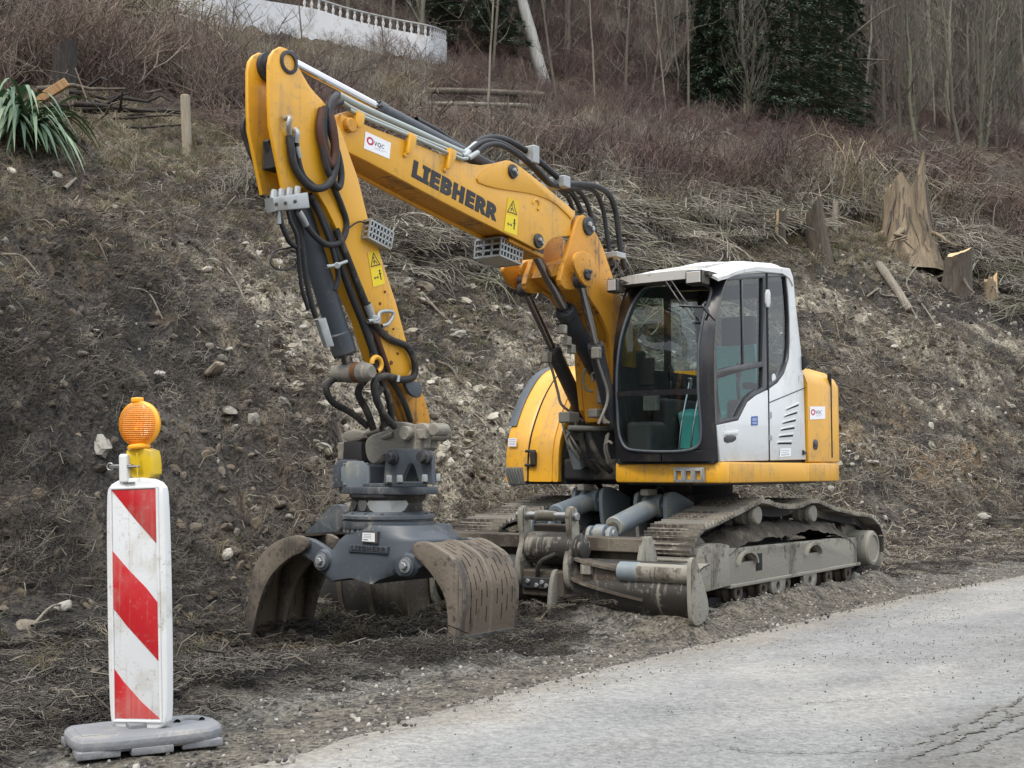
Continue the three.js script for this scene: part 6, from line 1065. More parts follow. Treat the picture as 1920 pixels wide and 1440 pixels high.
{ // cut brushwood lying in tangles along the crest, fibres in the verge soil
  reseed(1201);
  const gs = []; for (let k = 0; k < 46; k++) { const a = R(0, 6.28), l = R(0.5, 1.2), x = R(-0.5, 0.5), z = R(-0.5, 0.5), h = R(0.03, 0.32), b = R(-0.8, 0.8), pts = []; for (let i = 0; i <= 6; i++) { const t = i / 6 - 0.5, aa = a + b * t; pts.push(V3(x + Math.cos(aa) * l * t, 0.02 + h * (1 - 3.4 * t * t) + R(-0.02, 0.02), z + Math.sin(aa) * l * t)); } gs.push(stem(pts, R(0.007, 0.018), 0.004, 3)); }
  const g = mergeGeometries(gs.map(prep)), pal = [[0.21, 0.19, 0.152], [0.155, 0.137, 0.11], [0.105, 0.09, 0.074], [0.15, 0.145, 0.10], [0.28, 0.26, 0.215]], it = [];
  while (it.length < 1350) {
    const a = R(3, 46), cr = crestN(a), n = cr + R(-3.2, 4.2), [x, Z] = toXZ(a, n + toeB(a)); if (Math.abs(x) > Z * 0.46 + 1) continue;
    if (blocked(x, Z, 1.6) || x / Z < -0.24) continue;
    const f = fbm(a * 0.35, n * 0.5, 71, 3), rt = sm(10, 18, a); if (rnd() > (n < cr - 0.8 ? 0.45 * sm(16, 20, a) : 0.06 + 0.94 * rt) * sm(0.30, 0.55, f) * (n < cr - 2 ? 0.4 : 1)) continue;
    const s = R(0.35, 1.0) * (1 + 0.5 * rt); it.push([x, groundH(x, -Z) + 0.01, -Z, R(0.1, 0.6), R(0, 6.28), R(-0.25, 0.25), s, s * R(0.4, 0.9), s, ...tint(pal)]);
  }
  stuff('brushwood', g, white(), 'tangles of pale cut brushwood along the crest of the bank', 'brushwood', it);
  const f2 = []; for (let k = 0; k < 30; k++) { const a = R(0, 6.28), l = R(0.25, 0.9), x = R(-0.6, 0.6), z = R(-0.6, 0.6), pts = []; let y = 0.02; for (let i = 0; i <= 4; i++) { pts.push(V3(x + Math.cos(a + i * R(-0.3, 0.3)) * l * (i / 4 - 0.5), y + R(-0.02, 0.10), z + Math.sin(a + i * R(-0.3, 0.3)) * l * (i / 4 - 0.5))); } f2.push(stem(pts, 0.012, 0.005, 3)); }
  const g2 = mergeGeometries(f2.map(prep)), i2 = [], p2 = [[0.12, 0.105, 0.085], [0.07, 0.058, 0.048], [0.20, 0.18, 0.145], [0.045, 0.038, 0.033], [0.27, 0.245, 0.20]];
  while (i2.length < 9000) { const a = R(1.5, 28), n = rnd() < 0.45 ? R(-2.9, 0) : R(0, 6), [x, Z] = toXZ(a, n + toeB(a)), e = n + toeB(a) - edgeB(a); if (e < 0.75 + 0.5 * rnd()) continue; if (n > 0 && rnd() > 0.9 * sm(0.38, 0.6, fbm(a * 0.8, n * 0.8, 85, 3))) continue; const s = R(0.12, 0.34); i2.push([x, groundH(x, -Z) + 0.005, -Z, n > 0.3 ? 0.7 : 0, n > 0.3 ? R(-1.0, -0.2) : R(0, 6.28), 0, s, s, s, ...tint(p2).map((q) => q * lerp(0.5, 0.9, sm(6, 11, a)))]); }
  stuff('root_mat', g2, white(), 'matted fine roots and stalks mixed into the soil', 'roots', i2);
}
// thickets: arching bramble canes and upright bare shoots
function thicket(seed, kind) {
  reseed(seed); const gs = [];
  const n = kind === 'cane' ? 26 : 22;
  for (let k = 0; k < n; k++) {
    const x = R(-0.5, 0.5), z = R(-0.5, 0.5), a = R(0, 6.28), h = R(0.5, 1.15), o = kind === 'cane' ? R(0.3, 1.0) : R(0.02, 0.28), pts = [];
    for (let i = 0; i <= 5; i++) { const t = i / 5; const y = kind === 'cane' ? h * Math.sin(Math.min(t * 2.3, 2.4)) * 0.9 : h * t * 1.25; pts.push(V3(x + Math.cos(a) * o * t * (0.5 + t) + R(-0.03, 0.03), y - 0.05 * (i === 0), z + Math.sin(a) * o * t * (0.5 + t) + R(-0.03, 0.03))); }
    gs.push(stem(pts, 0.012, 0.004, 3));
    for (let q = 0; q < (kind === 'cane' ? 4 : 6); q++) { const i = 1 + Math.floor(rnd() * 4), p = pts[i], b = R(0, 6.28), l = R(0.15, 0.4) * (kind === 'cane' ? 0.7 : 1); gs.push(stem([p, V3(p.x + Math.cos(b) * l * 0.4, p.y + l * 0.45, p.z + Math.sin(b) * l * 0.4), V3(p.x + Math.cos(b) * l * 0.6, p.y + l, p.z + Math.sin(b) * l * 0.6)], 0.006, 0.002, 3)); }
  }
  return mergeGeometries(gs.map(prep));
}
function shrub(seed) {                                    // forked leafless bush, about 1 m high
  reseed(seed); const gs = [];
  const br = (p, d, l, r, lev) => { const q = [p.clone()], dd = d.clone(); for (let i = 0; i < 3; i++) { dd.add(V3(R(-0.25, 0.25), R(-0.12, 0.22), R(-0.25, 0.25))).normalize(); q.push(q[i].clone().addScaledVector(dd, l / 3)); } gs.push(stem(q, r, r * 0.5, 3)); if (lev < 3) for (let i = 0; i < 3; i++) br(q[2 + (i > 0)], dd.clone().add(V3(R(-0.8, 0.8), R(-0.3, 0.6), R(-0.8, 0.8))).normalize(), l * R(0.5, 0.8), r * 0.55, lev + 1); };
  for (let k = 0; k < 7; k++) { const a = R(0, 6.28); br(V3(R(-0.08, 0.08), -0.05, R(-0.08, 0.08)), V3(Math.cos(a) * R(0.2, 0.7), 1, Math.sin(a) * R(0.2, 0.7)).normalize(), R(0.35, 0.6), 0.014, 0); }
  return mergeGeometries(gs.map(prep));
}
{
  const red = [[0.125, 0.082, 0.072], [0.15, 0.10, 0.085], [0.105, 0.075, 0.068], [0.19, 0.14, 0.11]], brown = [[0.19, 0.148, 0.118], [0.15, 0.118, 0.095], [0.24, 0.195, 0.15]], grey = [[0.27, 0.24, 0.195], [0.18, 0.155, 0.128], [0.13, 0.112, 0.094], [0.31, 0.285, 0.235]], straw = [[0.30, 0.25, 0.165], [0.24, 0.195, 0.13]];
  let sd = 1100;
  for (const [nm, kind, N, lab, n0, n1] of [['bramble_thicket', 'cane', 2600, 'arching bramble canes in patches over the upper slope', 5.2, 27], ['bare_shoots', 'shoot', 1000, 'upright leafless shoots on the hillside', 5.0, 34], ['leafless_scrub', 'bush', 1900, 'forked leafless scrub spread over the hillside', 5.4, 36]]) {
    const g = kind === 'bush' ? shrub(sd++) : thicket(sd++, kind), it = []; reseed(sd * 7);
    while (it.length < N) {
      const a = 1 + 62 * Math.pow(rnd(), 0.8), n = n0 + (n1 - n0) * Math.pow(rnd(), 1.15), [x, Z] = toXZ(a, n + toeB(a));
      if (n < crestN(a) + 0.1 && rnd() < 0.85) continue;
      if (Math.abs(x) > Z * 0.46 + 2) continue;
      if (x / Z < -0.2 && n < 12.5) continue;
      if (n < crestN(a) + 2.5 && a > 14 && rnd() < 0.7) continue;
      if (x / Z > -0.27 && x / Z < -0.04 && n > 19.5 && n < 24.5 && rnd() < 0.66) continue;
      if (blocked(x, Z)) continue;
      const f = fbm(a * 0.28 + sd, n * 0.34, 91, 3), hgt = fbm(a * 0.5, n * 0.5, 93 + sd, 2);
      if (rnd() > 0.22 + 1.1 * sm(0.38, 0.54, f)) continue;
      const pf = fbm(a * 0.16, n * 0.2, 95, 3) + 0.12 * (a > 24 ? 1 : 0) - 0.10 * (n < 9 ? 1 : 0) + R(-0.07, 0.07), pal = pf > (a > 22 && n > 9 ? 0.50 : 0.62) ? red : pf > 0.50 ? brown : pf > 0.38 ? grey : straw;
      const s = (0.35 + 1.5 * hgt * R(0.5, 1.1)) * (n < 8 ? 0.6 : 1) * (n > 16 && a < 20 ? 1.2 : 1) * (a > 20 && n > 11 ? 0.62 : 1) * (kind === 'bush' ? 1.25 : 0.95);
      it.push([x, groundH(x, -Z) - 0.03, -Z, R(-0.2, 0.2), R(0, 6.28), R(-0.2, 0.2), s * R(0.9, 1.5), s, s * R(0.9, 1.5), ...tint(pal)]);
    }
    stuff(nm, g, white(), lab, kind === 'bush' ? 'scrub' : kind === 'cane' ? 'brambles' : 'shoots', it);
  }
}
{ // wooded valley side across the road, behind the camera
  const g = new THREE.PlaneGeometry(300, 110, 60, 22); g.rotateX(-Math.PI / 2); const p = g.attributes.position, col = [];
  for (let i = 0; i < p.count; i++) { const x = p.getX(i), z = p.getZ(i) + 95; p.setZ(i, z); p.setY(i, -0.6 + 26 * sm(42, 140, z) + 5 * (fbm(x * 0.06, z * 0.06, 3, 3) - 0.5) * sm(40, 60, z) + 2.5 * (fbm(x * 0.4, z * 0.4, 5, 2) - 0.5) * sm(45, 55, z)); const k = R(0.7, 1.3); col.push(0.062 * k, 0.060 * k, 0.042 * k); }
  g.setAttribute('color', new THREE.Float32BufferAttribute(col, 3)); g.computeVertexNormals();
  const m = new THREE.Mesh(g, std({ vertexColors: true, roughness: 1 })); m.name = 'opposite_hillside'; m.userData = { kind: 'structure', label: 'wooded valley side across the road behind the viewer', category: 'hillside' }; m.castShadow = m.receiveShadow = true; scene.add(m);
}

// ---------------------------------------------------------------- trees, stumps, posts and other things on the slope
const barkM = (c, d, s) => std({ map: tex(256, 0.8, (u, v) => { const a = fbm(u * 26, v * 5, s, 4, 0) , b = vnoise(u * 60, v * 14, s + 2, 60, 14); const t = clamp(vnoise(u * 24, v * 4, s, 24, 4) * 0.7 + b * 0.4, 0, 1); return mix3(c, d, t); }), bumpMap: tex(256, 0.8, (u, v) => clamp(vnoise(u * 24, v * 4, s, 24, 4) * 0.7 + 0.3 * vnoise(u * 60, v * 14, s + 2, 60, 14), 0, 1), false), bumpScale: 0.012, roughness: 1 });
M.bark = barkM([0.055, 0.045, 0.036], [0.16, 0.135, 0.105], 201);
M.barkDark = barkM([0.016, 0.014, 0.013], [0.055, 0.046, 0.04], 203);
M.barkPale = barkM([0.26, 0.255, 0.235], [0.42, 0.42, 0.40], 205);
M.barkTan = barkM([0.14, 0.105, 0.068], [0.27, 0.215, 0.145], 207);
M.branch = barkM([0.13, 0.112, 0.085], [0.25, 0.225, 0.18], 209);
M.sapwood = std({ map: tex(256, 0.5, (u, v) => mix3([0.50, 0.34, 0.17], [0.66, 0.50, 0.30], fbm(u * 30, v * 8, 3, 3))), roughness: 0.9 });
M.plank = std({ map: tex(256, 0.6, (u, v) => mix3([0.30, 0.165, 0.07], [0.48, 0.29, 0.14], vnoise(u * 40, v * 3, 3, 40, 3))), roughness: 0.85 });
M.postWood = std({ map: tex(256, 0.6, (u, v) => mix3([0.19, 0.16, 0.115], [0.36, 0.315, 0.24], vnoise(u * 36, v * 3, 8, 36, 3) * 0.7 + 0.3 * vnoise(u * 90, v * 10, 9, 90, 10))), roughness: 0.95 });
const ground3 = (x, z, dy = 0) => V3(x, groundH(x, z) + dy, z);
function bareTree(name, x, z, h, r, seed, lean, mat, label, group, opts = {}) {
  reseed(seed);
  const t = thing(name, label, opts.cat || 'tree', group), base = ground3(x, z, -0.15); t.position.copy(base);
  const pts = [], n = 9; for (let i = 0; i <= n; i++) { const q = i / n; pts.push(V3(lean[0] * h * q + R(-1, 1) * h * 0.012 * q, h * q, lean[1] * h * q + R(-1, 1) * h * 0.012 * q)); }
  part(t, 'trunk', stem(pts, r, r * 0.25, 8), mat);
  const gs = [];
  const grow = (p, dir, l, rr, lev) => {
    const q = [p.clone()], d = dir.clone(), m = 4; for (let i = 0; i < m; i++) { d.add(V3(R(-0.3, 0.3), R(-0.05, 0.30), R(-0.3, 0.3))).normalize(); q.push(q[i].clone().addScaledVector(d, l / m)); }
    gs.push(stem(q, rr, rr * 0.35, lev ? 3 : 4));
    if (lev < 2) { const k = lev ? 3 : 5; for (let i = 0; i < k; i++) { const j = 1 + Math.floor(rnd() * m); grow(q[j], d.clone().add(V3(R(-0.9, 0.9), R(-0.1, 0.8), R(-0.9, 0.9))).normalize(), l * R(0.35, 0.6), rr * 0.5, lev + 1); } }
  };
  const nb = opts.branches ?? 12;
  for (let i = 0; i < nb; i++) { const q = R(opts.low ?? 0.2, 0.97), k = Math.min(n - 1, Math.floor(q * n)), p = pts[k].clone().lerp(pts[k + 1], q * n - k), a = R(0, 6.28); grow(p, V3(Math.cos(a), R(0.3, 1.1), Math.sin(a)).normalize(), h * R(0.14, 0.3) * (1.1 - 0.5 * q), r * 0.32 * (1.1 - 0.6 * q), 0); }
  for (const b of opts.extra || []) { const q = b.map((p) => V3(p[0], p[1], p[2])); gs.push(stem(q, r * 0.4, r * 0.12, 6)); }
  part(t, 'crown', mergeGeometries(gs.map(prep)), opts.twig || mat);
  return t;
}
{ // trees at the edge of the wood
  const [bx, bz] = [[1.138,-41.918]][0];
  bareTree('birch_tree', bx, bz, 9, 0.22, 301, [-0.26, 0.02], M.barkPale, 'leaning pale grey birch trunk above the boom', undefined, { low: 0.45, branches: 9, twig: M.bark });
  const [tx, tz] = [[13.109,-50.591]][0];
  bareTree('bare_tree', tx, tz, 12, 0.19, 302, [0.015, 0], M.barkTan, 'tall bare tan trunk standing right beside the dark spruces', undefined, { low: 0.45, branches: 8, twig: M.bark, extra: [[[0.05, 3.2, 0], [0.9, 3.9, 0.1], [1.8, 4.6, 0.1], [2.7, 5.1, 0]], [[0.05, 2.6, 0], [0.9, 2.65, 0.2], [2.0, 2.6, 0.2]]] });
  const spots = [[-.829,-35.594],[-.486,-40.914],[2.371,-39.976],[3.537,-41.128],[4.497,-41.967],[5.184,-42.213],[1.656,-39.085],[6.085,-42.284],[14.687,-51.788],[15.656,-52.245],[17.071,-54.495],[18.278,-55.221],[19.455,-56.395],[21.047,-58.765],[21.869,-58.978],[23.349,-60.879],[24.164,-61.187],[24.938,-61.695],[-7.608,-28.471],[-9.007,-30.386],[-11.597,-30.979],[-10.254,-30.93],[-3.809,-37.379],[-6.076,-35.761]];
  reseed(77);
  const ord = ['first', 'second', 'third', 'fourth', 'fifth', 'sixth', 'seventh', 'eighth', 'ninth', 'tenth'];
  const kinds = [[spots.slice(0, 8), 'thin leafless tree between white wall and spruces, counted from the left', 'leafless trees left of the spruces'], [spots.slice(8, 18), 'thin leafless tree right of the tan trunk, counted from the left', 'leafless trees right of the spruces'], [spots.slice(18), 'thin leafless sapling in the brush left of the birch, counted from the left', 'saplings left of the birch']];
  kinds.forEach(([list, lab, grp], kd) => list.sort((p, q) => p[0] / -p[1] - q[0] / -q[1]).forEach(([x, z], k) => {
    const left = kd === 2;
    bareTree('bare_sapling', x + R(-0.3, 0.3), z + R(-0.5, 0.5), left ? R(2.2, 3.6) : R(6, 10), left ? R(0.02, 0.03) : kd ? R(0.05, 0.10) : R(0.03, 0.055), 310 + kd * 20 + k, [R(-0.14, 0.14), R(-0.1, 0.1)], k % 3 ? M.bark : M.branch, ord[k] + ' ' + lab, grp, { low: 0.1, branches: left ? 9 : 14 });
  }));
}
function spruce(x, z, h, rad, seed, label) {
  reseed(seed); const t = thing('spruce_tree', label, 'tree', 'dark spruces at the wood edge'); t.position.copy(ground3(x, z, -0.1));
  part(t, 'trunk', stem([V3(0, 0, 0), V3(0.05, h * 0.5, 0), V3(0, h, 0)], h * 0.018, 0.02, 8), M.bark);
  const pos = [], col = [], N = 24000, p = V3(), d = V3(), s = V3();
  for (let i = 0; i < N; i++) {
    const q = Math.pow(rnd(), 1.35), wh = Math.floor(q * 26), y = h * (0.03 + 0.97 * (wh + 0.5 + R(-0.2, 0.2)) / 26), L = rad * (1 - y / h * 0.96) * (0.75 + 0.35 * hash3(wh, seed, 5)), nb = 7, b = Math.floor(rnd() * nb), a = b / nb * 6.283 + wh * 1.3 + (hash3(wh, b, seed) - 0.5) * 0.7, f = Math.sqrt(rnd()) * (0.8 + 0.4 * hash3(b, wh, seed + 1));
    const off = R(-1, 1) * 0.30 * L * f * (1.2 - f), ca = Math.cos(a), sa = Math.sin(a), rr = f * L;
    p.set(ca * rr - sa * off, y - 0.28 * rr * (0.6 + 0.5 * f) + 0.06 * f * f * L + R(-0.10, 0.05) - Math.abs(off) * 0.25, sa * rr + ca * off);
    const l = R(0.10, 0.26), w = R(0.012, 0.032), ang = a + R(-0.9, 0.9); d.set(Math.cos(ang), R(-0.75, 0.15), Math.sin(ang)).normalize(); s.set(-Math.sin(ang), R(-0.5, 0.5), Math.cos(ang)).normalize();
    const k = R(0.6, 1.35), c = [0.085 * k, 0.12 * k, 0.075 * k];
    const A = [p.x - s.x * w, p.y - s.y * w, p.z - s.z * w], B = [p.x + d.x * l, p.y + d.y * l, p.z + d.z * l], C = [p.x + s.x * w, p.y + s.y * w, p.z + s.z * w], D = [p.x - d.x * l * 0.35, p.y - d.y * l * 0.35, p.z - d.z * l * 0.35];
    pos.push(...A, ...B, ...C, ...A, ...C, ...D); for (let e = 0; e < 6; e++) col.push(...c);
  }
  const g = new THREE.BufferGeometry(); g.setAttribute('position', new THREE.Float32BufferAttribute(pos, 3)); g.setAttribute('color', new THREE.Float32BufferAttribute(col, 3)); g.computeVertexNormals();
  const limbs = []; for (let wh = 1; wh < 26; wh++) for (let b = 0; b < 7; b += 2) { const y = h * (0.03 + 0.97 * (wh + 0.5) / 26), L = rad * (1 - y / h * 0.96) * 0.8, a = b / 7 * 6.283 + wh * 1.3; limbs.push(stem([V3(0, y, 0), V3(Math.cos(a) * L * 0.5, y - 0.12 * L, Math.sin(a) * L * 0.5), V3(Math.cos(a) * L, y - 0.3 * L, Math.sin(a) * L)], 0.03, 0.008, 3)); }
  part(t, 'limbs', mergeGeometries(limbs.map(prep)), M.bark);
  part(t, 'crown', g, std({ vertexColors: true, roughness: 0.95 }));
}
{
  const S = [[7.785,-45.4],[9.34,-46.927],[10.786,-48.072],[12.352,-49.888],[6.981,-44.551],[-1.458,-42.881],[15.153,-56.717],[-2.49,-45.006]];
  const lab = ['dark spruce behind the boom, leftmost of the dense group', 'tall dark spruce in the middle of the dense group', 'broad dark spruce left of the tan trunk', 'slim dark spruce directly behind the tan trunk', 'small dark spruce at the left fringe of the dense group', 'dark spruce beside the end of the white wall', 'dark spruce far back behind the tan trunk', 'dark spruce behind the white wall'];
  S.forEach(([x, z], i) => spruce(x, z, [12, 14, 13, 10, 5.5, 9, 6, 9][i], [2.5, 2.8, 2.9, 2.2, 1.4, 2.4, 2.0, 2.8][i], 400 + i, lab[i]));
}
{ // the wood behind: leafless trees that read as one mass
  const variant = (seed) => { reseed(seed); const gs = []; const tr = []; const H = 9; for (let i = 0; i <= 7; i++) tr.push(V3(R(-0.15, 0.15) * i / 3, H * i / 7, R(-0.15, 0.15) * i / 3)); gs.push(stem(tr, 0.10, 0.02, 5)); const br = (p, d, l, r, lev) => { const q = [p.clone()], dd = d.clone(); for (let i = 0; i < 3; i++) { dd.add(V3(R(-0.3, 0.3), R(0, 0.3), R(-0.3, 0.3))).normalize(); q.push(q[i].clone().addScaledVector(dd, l / 3)); } gs.push(stem(q, r, r * 0.3, 3)); if (lev < 2) for (let i = 0; i < 4; i++) br(q[1 + Math.floor(rnd() * 3)], dd.clone().add(V3(R(-0.8, 0.8), R(0, 0.8), R(-0.8, 0.8))).normalize(), l * 0.5, r * 0.55, lev + 1); }; for (let i = 0; i < 16; i++) { const q = R(0.08, 0.98), a = R(0, 6.28), k = Math.min(6, Math.floor(q * 7)); br(tr[k].clone().lerp(tr[k + 1], q * 7 - k), V3(Math.cos(a), R(0.5, 1.4), Math.sin(a)).normalize(), R(1.2, 2.6) * (1.15 - 0.6 * q), 0.03, 0); } return mergeGeometries(gs.map(prep)); };
  const pal = [[0.125, 0.112, 0.088], [0.095, 0.082, 0.066], [0.16, 0.15, 0.115], [0.085, 0.072, 0.062], [0.13, 0.13, 0.09]];
  const names = ['leafless_wood', 'distant_wood'];
  names.forEach((nm, v) => {
    const it = []; reseed(500 + v * 9); let guard = 0;
    while (it.length < 420 && guard++ < 40000) { const a = R(4, 95), n = v ? R(26, 78) : R(20, 50), [x, Z] = toXZ(a, n + toeB(a)); if (Math.abs(x) > Z * 0.47 + 3) continue; if (n < 24 && x / Z < 0.10) continue; const s = R(0.55, 1.15); it.push([x, groundH(x, -Z) - 0.2, -Z, R(-0.1, 0.1), R(0, 6.28), R(-0.1, 0.1), s, s * R(0.8, 1.2), s, ...tint(pal)]); }
    stuff(nm, variant(520 + v), white(), v ? 'far wood of leafless trees filling the hillside' : 'leafless wood along the top of the slope', 'wood', it);
  });
}
// stumps
function stump(x, z, r, h, seed, label, o = {}) {
  reseed(seed); const t = thing('tree_stump', label, 'stump'); const deep = 0.2 + 1.0 * r; t.position.copy(ground3(x, z, -deep)); t.rotation.set(o.tx || 0, o.ry || 0, o.tz || 0);
  const nu = 28, nv = 10, hh = h + deep, F = o.flare ?? 0.55, cut = (a) => hh * (1 + (o.slant ?? 0.1) * Math.sin(a + 1) + (o.jag ?? 0.03) * 2.4 * (vnoise(Math.cos(a) * 2.6 + 9, Math.sin(a) * 2.6 + 9, seed) + 0.6 * vnoise(Math.cos(a) * 7 + 9, Math.sin(a) * 7 + 9, seed + 4) - 0.8));
  const rad = (a, q) => r * (1 + F * Math.pow(1 - q, 2.2) * (0.7 + 0.6 * vnoise(a * 1.1 + seed, 3)) + 0.20 * (vnoise(Math.cos(a) * 2 + 5, Math.sin(a) * 2 + 5, seed) - 0.5) + 0.16 * (vnoise(Math.cos(a) * 5 + 9, Math.sin(a) * 5 + 9, seed + 2 + q * 0.7) - 0.5));
  const pos = [], idx = [], cp = [], ci = [];
  for (let j = 0; j <= nv; j++) for (let i = 0; i < nu; i++) { const a = i / nu * 6.2832, q = j / nv, rr = rad(a, q); pos.push(rr * Math.cos(a), cut(a) * q, rr * Math.sin(a)); if (j === nv) cp.push(rr * 0.985 * Math.cos(a), cut(a) + 0.002, rr * 0.985 * Math.sin(a)); }
  for (let j = 0; j < nv; j++) for (let i = 0; i < nu; i++) { const a = j * nu + i, b = j * nu + (i + 1) % nu; idx.push(a, b + nu, b, a, a + nu, b + nu); }
  const g = new THREE.BufferGeometry(); g.setAttribute('position', new THREE.Float32BufferAttribute(pos, 3)); g.setIndex(idx); g.computeVertexNormals();
  part(t, 'bark', g, o.mat || M.bark);
  cp.push(0, hh * (1 - (o.hollow ?? 0)), 0); for (let i = 0; i < nu; i++) ci.push(i, nu, (i + 1) % nu);
  const c = new THREE.BufferGeometry(); c.setAttribute('position', new THREE.Float32BufferAttribute(cp, 3)); c.setIndex(ci); c.computeVertexNormals();
  part(t, 'cut_face', c, o.face || M.sapwood);
  for (let k = 0; k < (o.splinters || 0); k++) { const a = R(0, 6.28), b = R(0.08, 0.22) * h; part(t, 'splinter', stem([V3(r * 0.8 * Math.cos(a), cut(a) * 0.6, r * 0.8 * Math.sin(a)), V3(r * 0.86 * Math.cos(a), cut(a), r * 0.86 * Math.sin(a)), V3(r * 0.9 * Math.cos(a), cut(a) + b, r * 0.9 * Math.sin(a))], 0.05, 0.004, 5), M.sapwood); }
  for (let k = 0; k < (o.strips || 0); k++) { const a = R(0, 6.28), q0 = R(0.5, 1), q1 = Math.max(0, q0 - R(0.4, 0.9)), pts = []; for (let i = 0; i <= 4; i++) { const w = lerp(q0, q1, i / 4), rr = rad(a, w) * R(0.98, 1.07); pts.push(V3(rr * Math.cos(a + 0.08 * i * R(-1, 1)), cut(a) * w, rr * Math.sin(a + 0.08 * i * R(-1, 1)))); } part(t, 'bark_strip', stem(pts, R(0.012, 0.035), 0.008, 5), M.bark); }
  for (let k = 0; k < (o.roots || 0); k++) { const a = R(0, 6.28), l = r * R(1.4, 2.6); const q = []; for (let i = 0; i <= 5; i++) { const w = i / 5, aa = a + 0.3 * w * R(-1, 1); q.push(V3(Math.cos(aa) * (r * 0.8 + l * w), deep + h * 0.25 * (1 - w) - 0.35 * w * r + R(-0.03, 0.03), Math.sin(aa) * (r * 0.8 + l * w))); } part(t, 'root', stem(q, r * 0.16, r * 0.03, 6), o.mat || M.bark); }
  return t;
}
{
  const q = [[9.37,-30.104],[6.888,-28.243],[5.766,-27.973],[10.215,-29.389],[11.059,-29.362],[-.946,-31.077],[-8.322,-23.362],[-8.955,-27.401],[2.425,-45.688]];
  stump(...q[0], 0.50, 1.42, 601, 'huge torn stump with splintered brown wood on the right crest', { mat: M.barkTan, slant: 0.12, jag: 0.24, hollow: 0.35, flare: 1.0, roots: 16, strips: 40, splinters: 1, face: M.barkTan });
  stump(...q[1], 0.22, 0.95, 602, 'slim notched stump with bright cut left of the huge stump', { tx: 0.35, slant: 0.22, jag: 0.05, flare: 0.5, roots: 4, splinters: 2, mat: M.bark, tz: 0.2 });
  stump(...q[2], 0.2, 0.58, 603, 'short stump with pale ragged cut behind the cab roof', { tx: 0.4, slant: 0.2, flare: 0.4, splinters: 2 });
  stump(...q[3], 0.30, 0.75, 604, 'rounded mossy stump with pale cut at the right edge of the crest', { tx: 0.35, flare: 0.4, roots: 9, mat: M.bark });
  stump(...q[4], 0.15, 0.42, 605, 'small splintered yellow stump low on the right bank', { flare: 0.4, jag: 0.2, splinters: 3, mat: M.barkTan });
  stump(...q[5], 0.16, 0.55, 606, 'small stump with bright cut just above the boom hoses', { tx: 0.35, slant: 0.05, splinters: 1, mat: M.barkTan });
  stump(...q[6], 0.21, 0.82, 607, 'dark furrowed old stump behind the green plant', { mat: M.barkDark, flare: 0.15, slant: 0.12, face: M.barkDark });
}
{ // posts, poles and logs
  const [px, pz] = [[-5.298,-20.618]][0];
  const post = thing('wooden_post', 'short weathered wooden post standing left of the excavator arm', 'post'); post.position.copy(ground3(px, pz, -0.2)); post.rotation.set(0, 0, 0.055);
  part(post, 'shaft', cylW(V3(0, 0, 0), V3(0, 1.13, 0), 0.078, 18, 0.008), M.postWood); part(post, 'cut_top', cylW(V3(0, 1.128, 0), V3(0, 1.134, 0), 0.07, 16, 0.002), M.sapwood);
  const pole = (name, a, b, r0, r1, mat, label, cat, lift = 0.03, grp) => { const A = ground3(a[0], a[1], lift), B = ground3(b[0], b[1], lift); const m = A.clone().lerp(B, 0.5); m.y += r0 * 0.3; const q = [A, A.clone().lerp(m, 0.5).add(V3(0, 0.01, 0.01)), m, m.clone().lerp(B, 0.5).add(V3(0, 0.015, -0.01)), B]; return thingMesh(name, stem(q, r0, r1, 9), mat, label, cat, grp); };
  const g = [[-7.795,-26.582],[-6.783,-31.178],[-2.371,-34.956],[.951,-38.683],[-2.359,-33.738],[.939,-38.233],[8.179,-28.3],[8.45,-27.028],[7.465,-29.264],[8.135,-32.065],[-3.527,-32.009],[-2.385,-33.124]];
  pole('wooden_pole', g[0], g[1], 0.032, 0.018, M.branch, 'long thin pole lying behind the wooden post', 'pole', 0.25);
  pole('log', g[2], g[3], 0.085, 0.10, M.bark, 'dark upper one of two logs lying above the boom', 'log', 0.26);
  pole('log', g[4], g[5], 0.055, 0.08, M.branch, 'pale lower one of two logs lying above the boom', 'log', 0.12);
  pole('log', g[6], g[7], 0.10, 0.09, M.branch, 'bare grey log lying on the slope right of the cab', 'log', 0.09);
  const sk = thing('broken_stake', 'grey broken stake standing beside the notched stump', 'stake'); sk.position.copy(ground3(g[8][0], g[8][1], -0.15)); part(sk, 'shaft', stem([V3(0, 0, 0), V3(0, 0.5, 0), V3(0.02, 0.85, 0)], 0.075, 0.06, 10), M.branch);
  part(sk, 'split_top', stem([V3(-0.02, 0.8, 0), V3(0, 0.95, 0.01)], 0.04, 0.005, 6), M.branch);
}
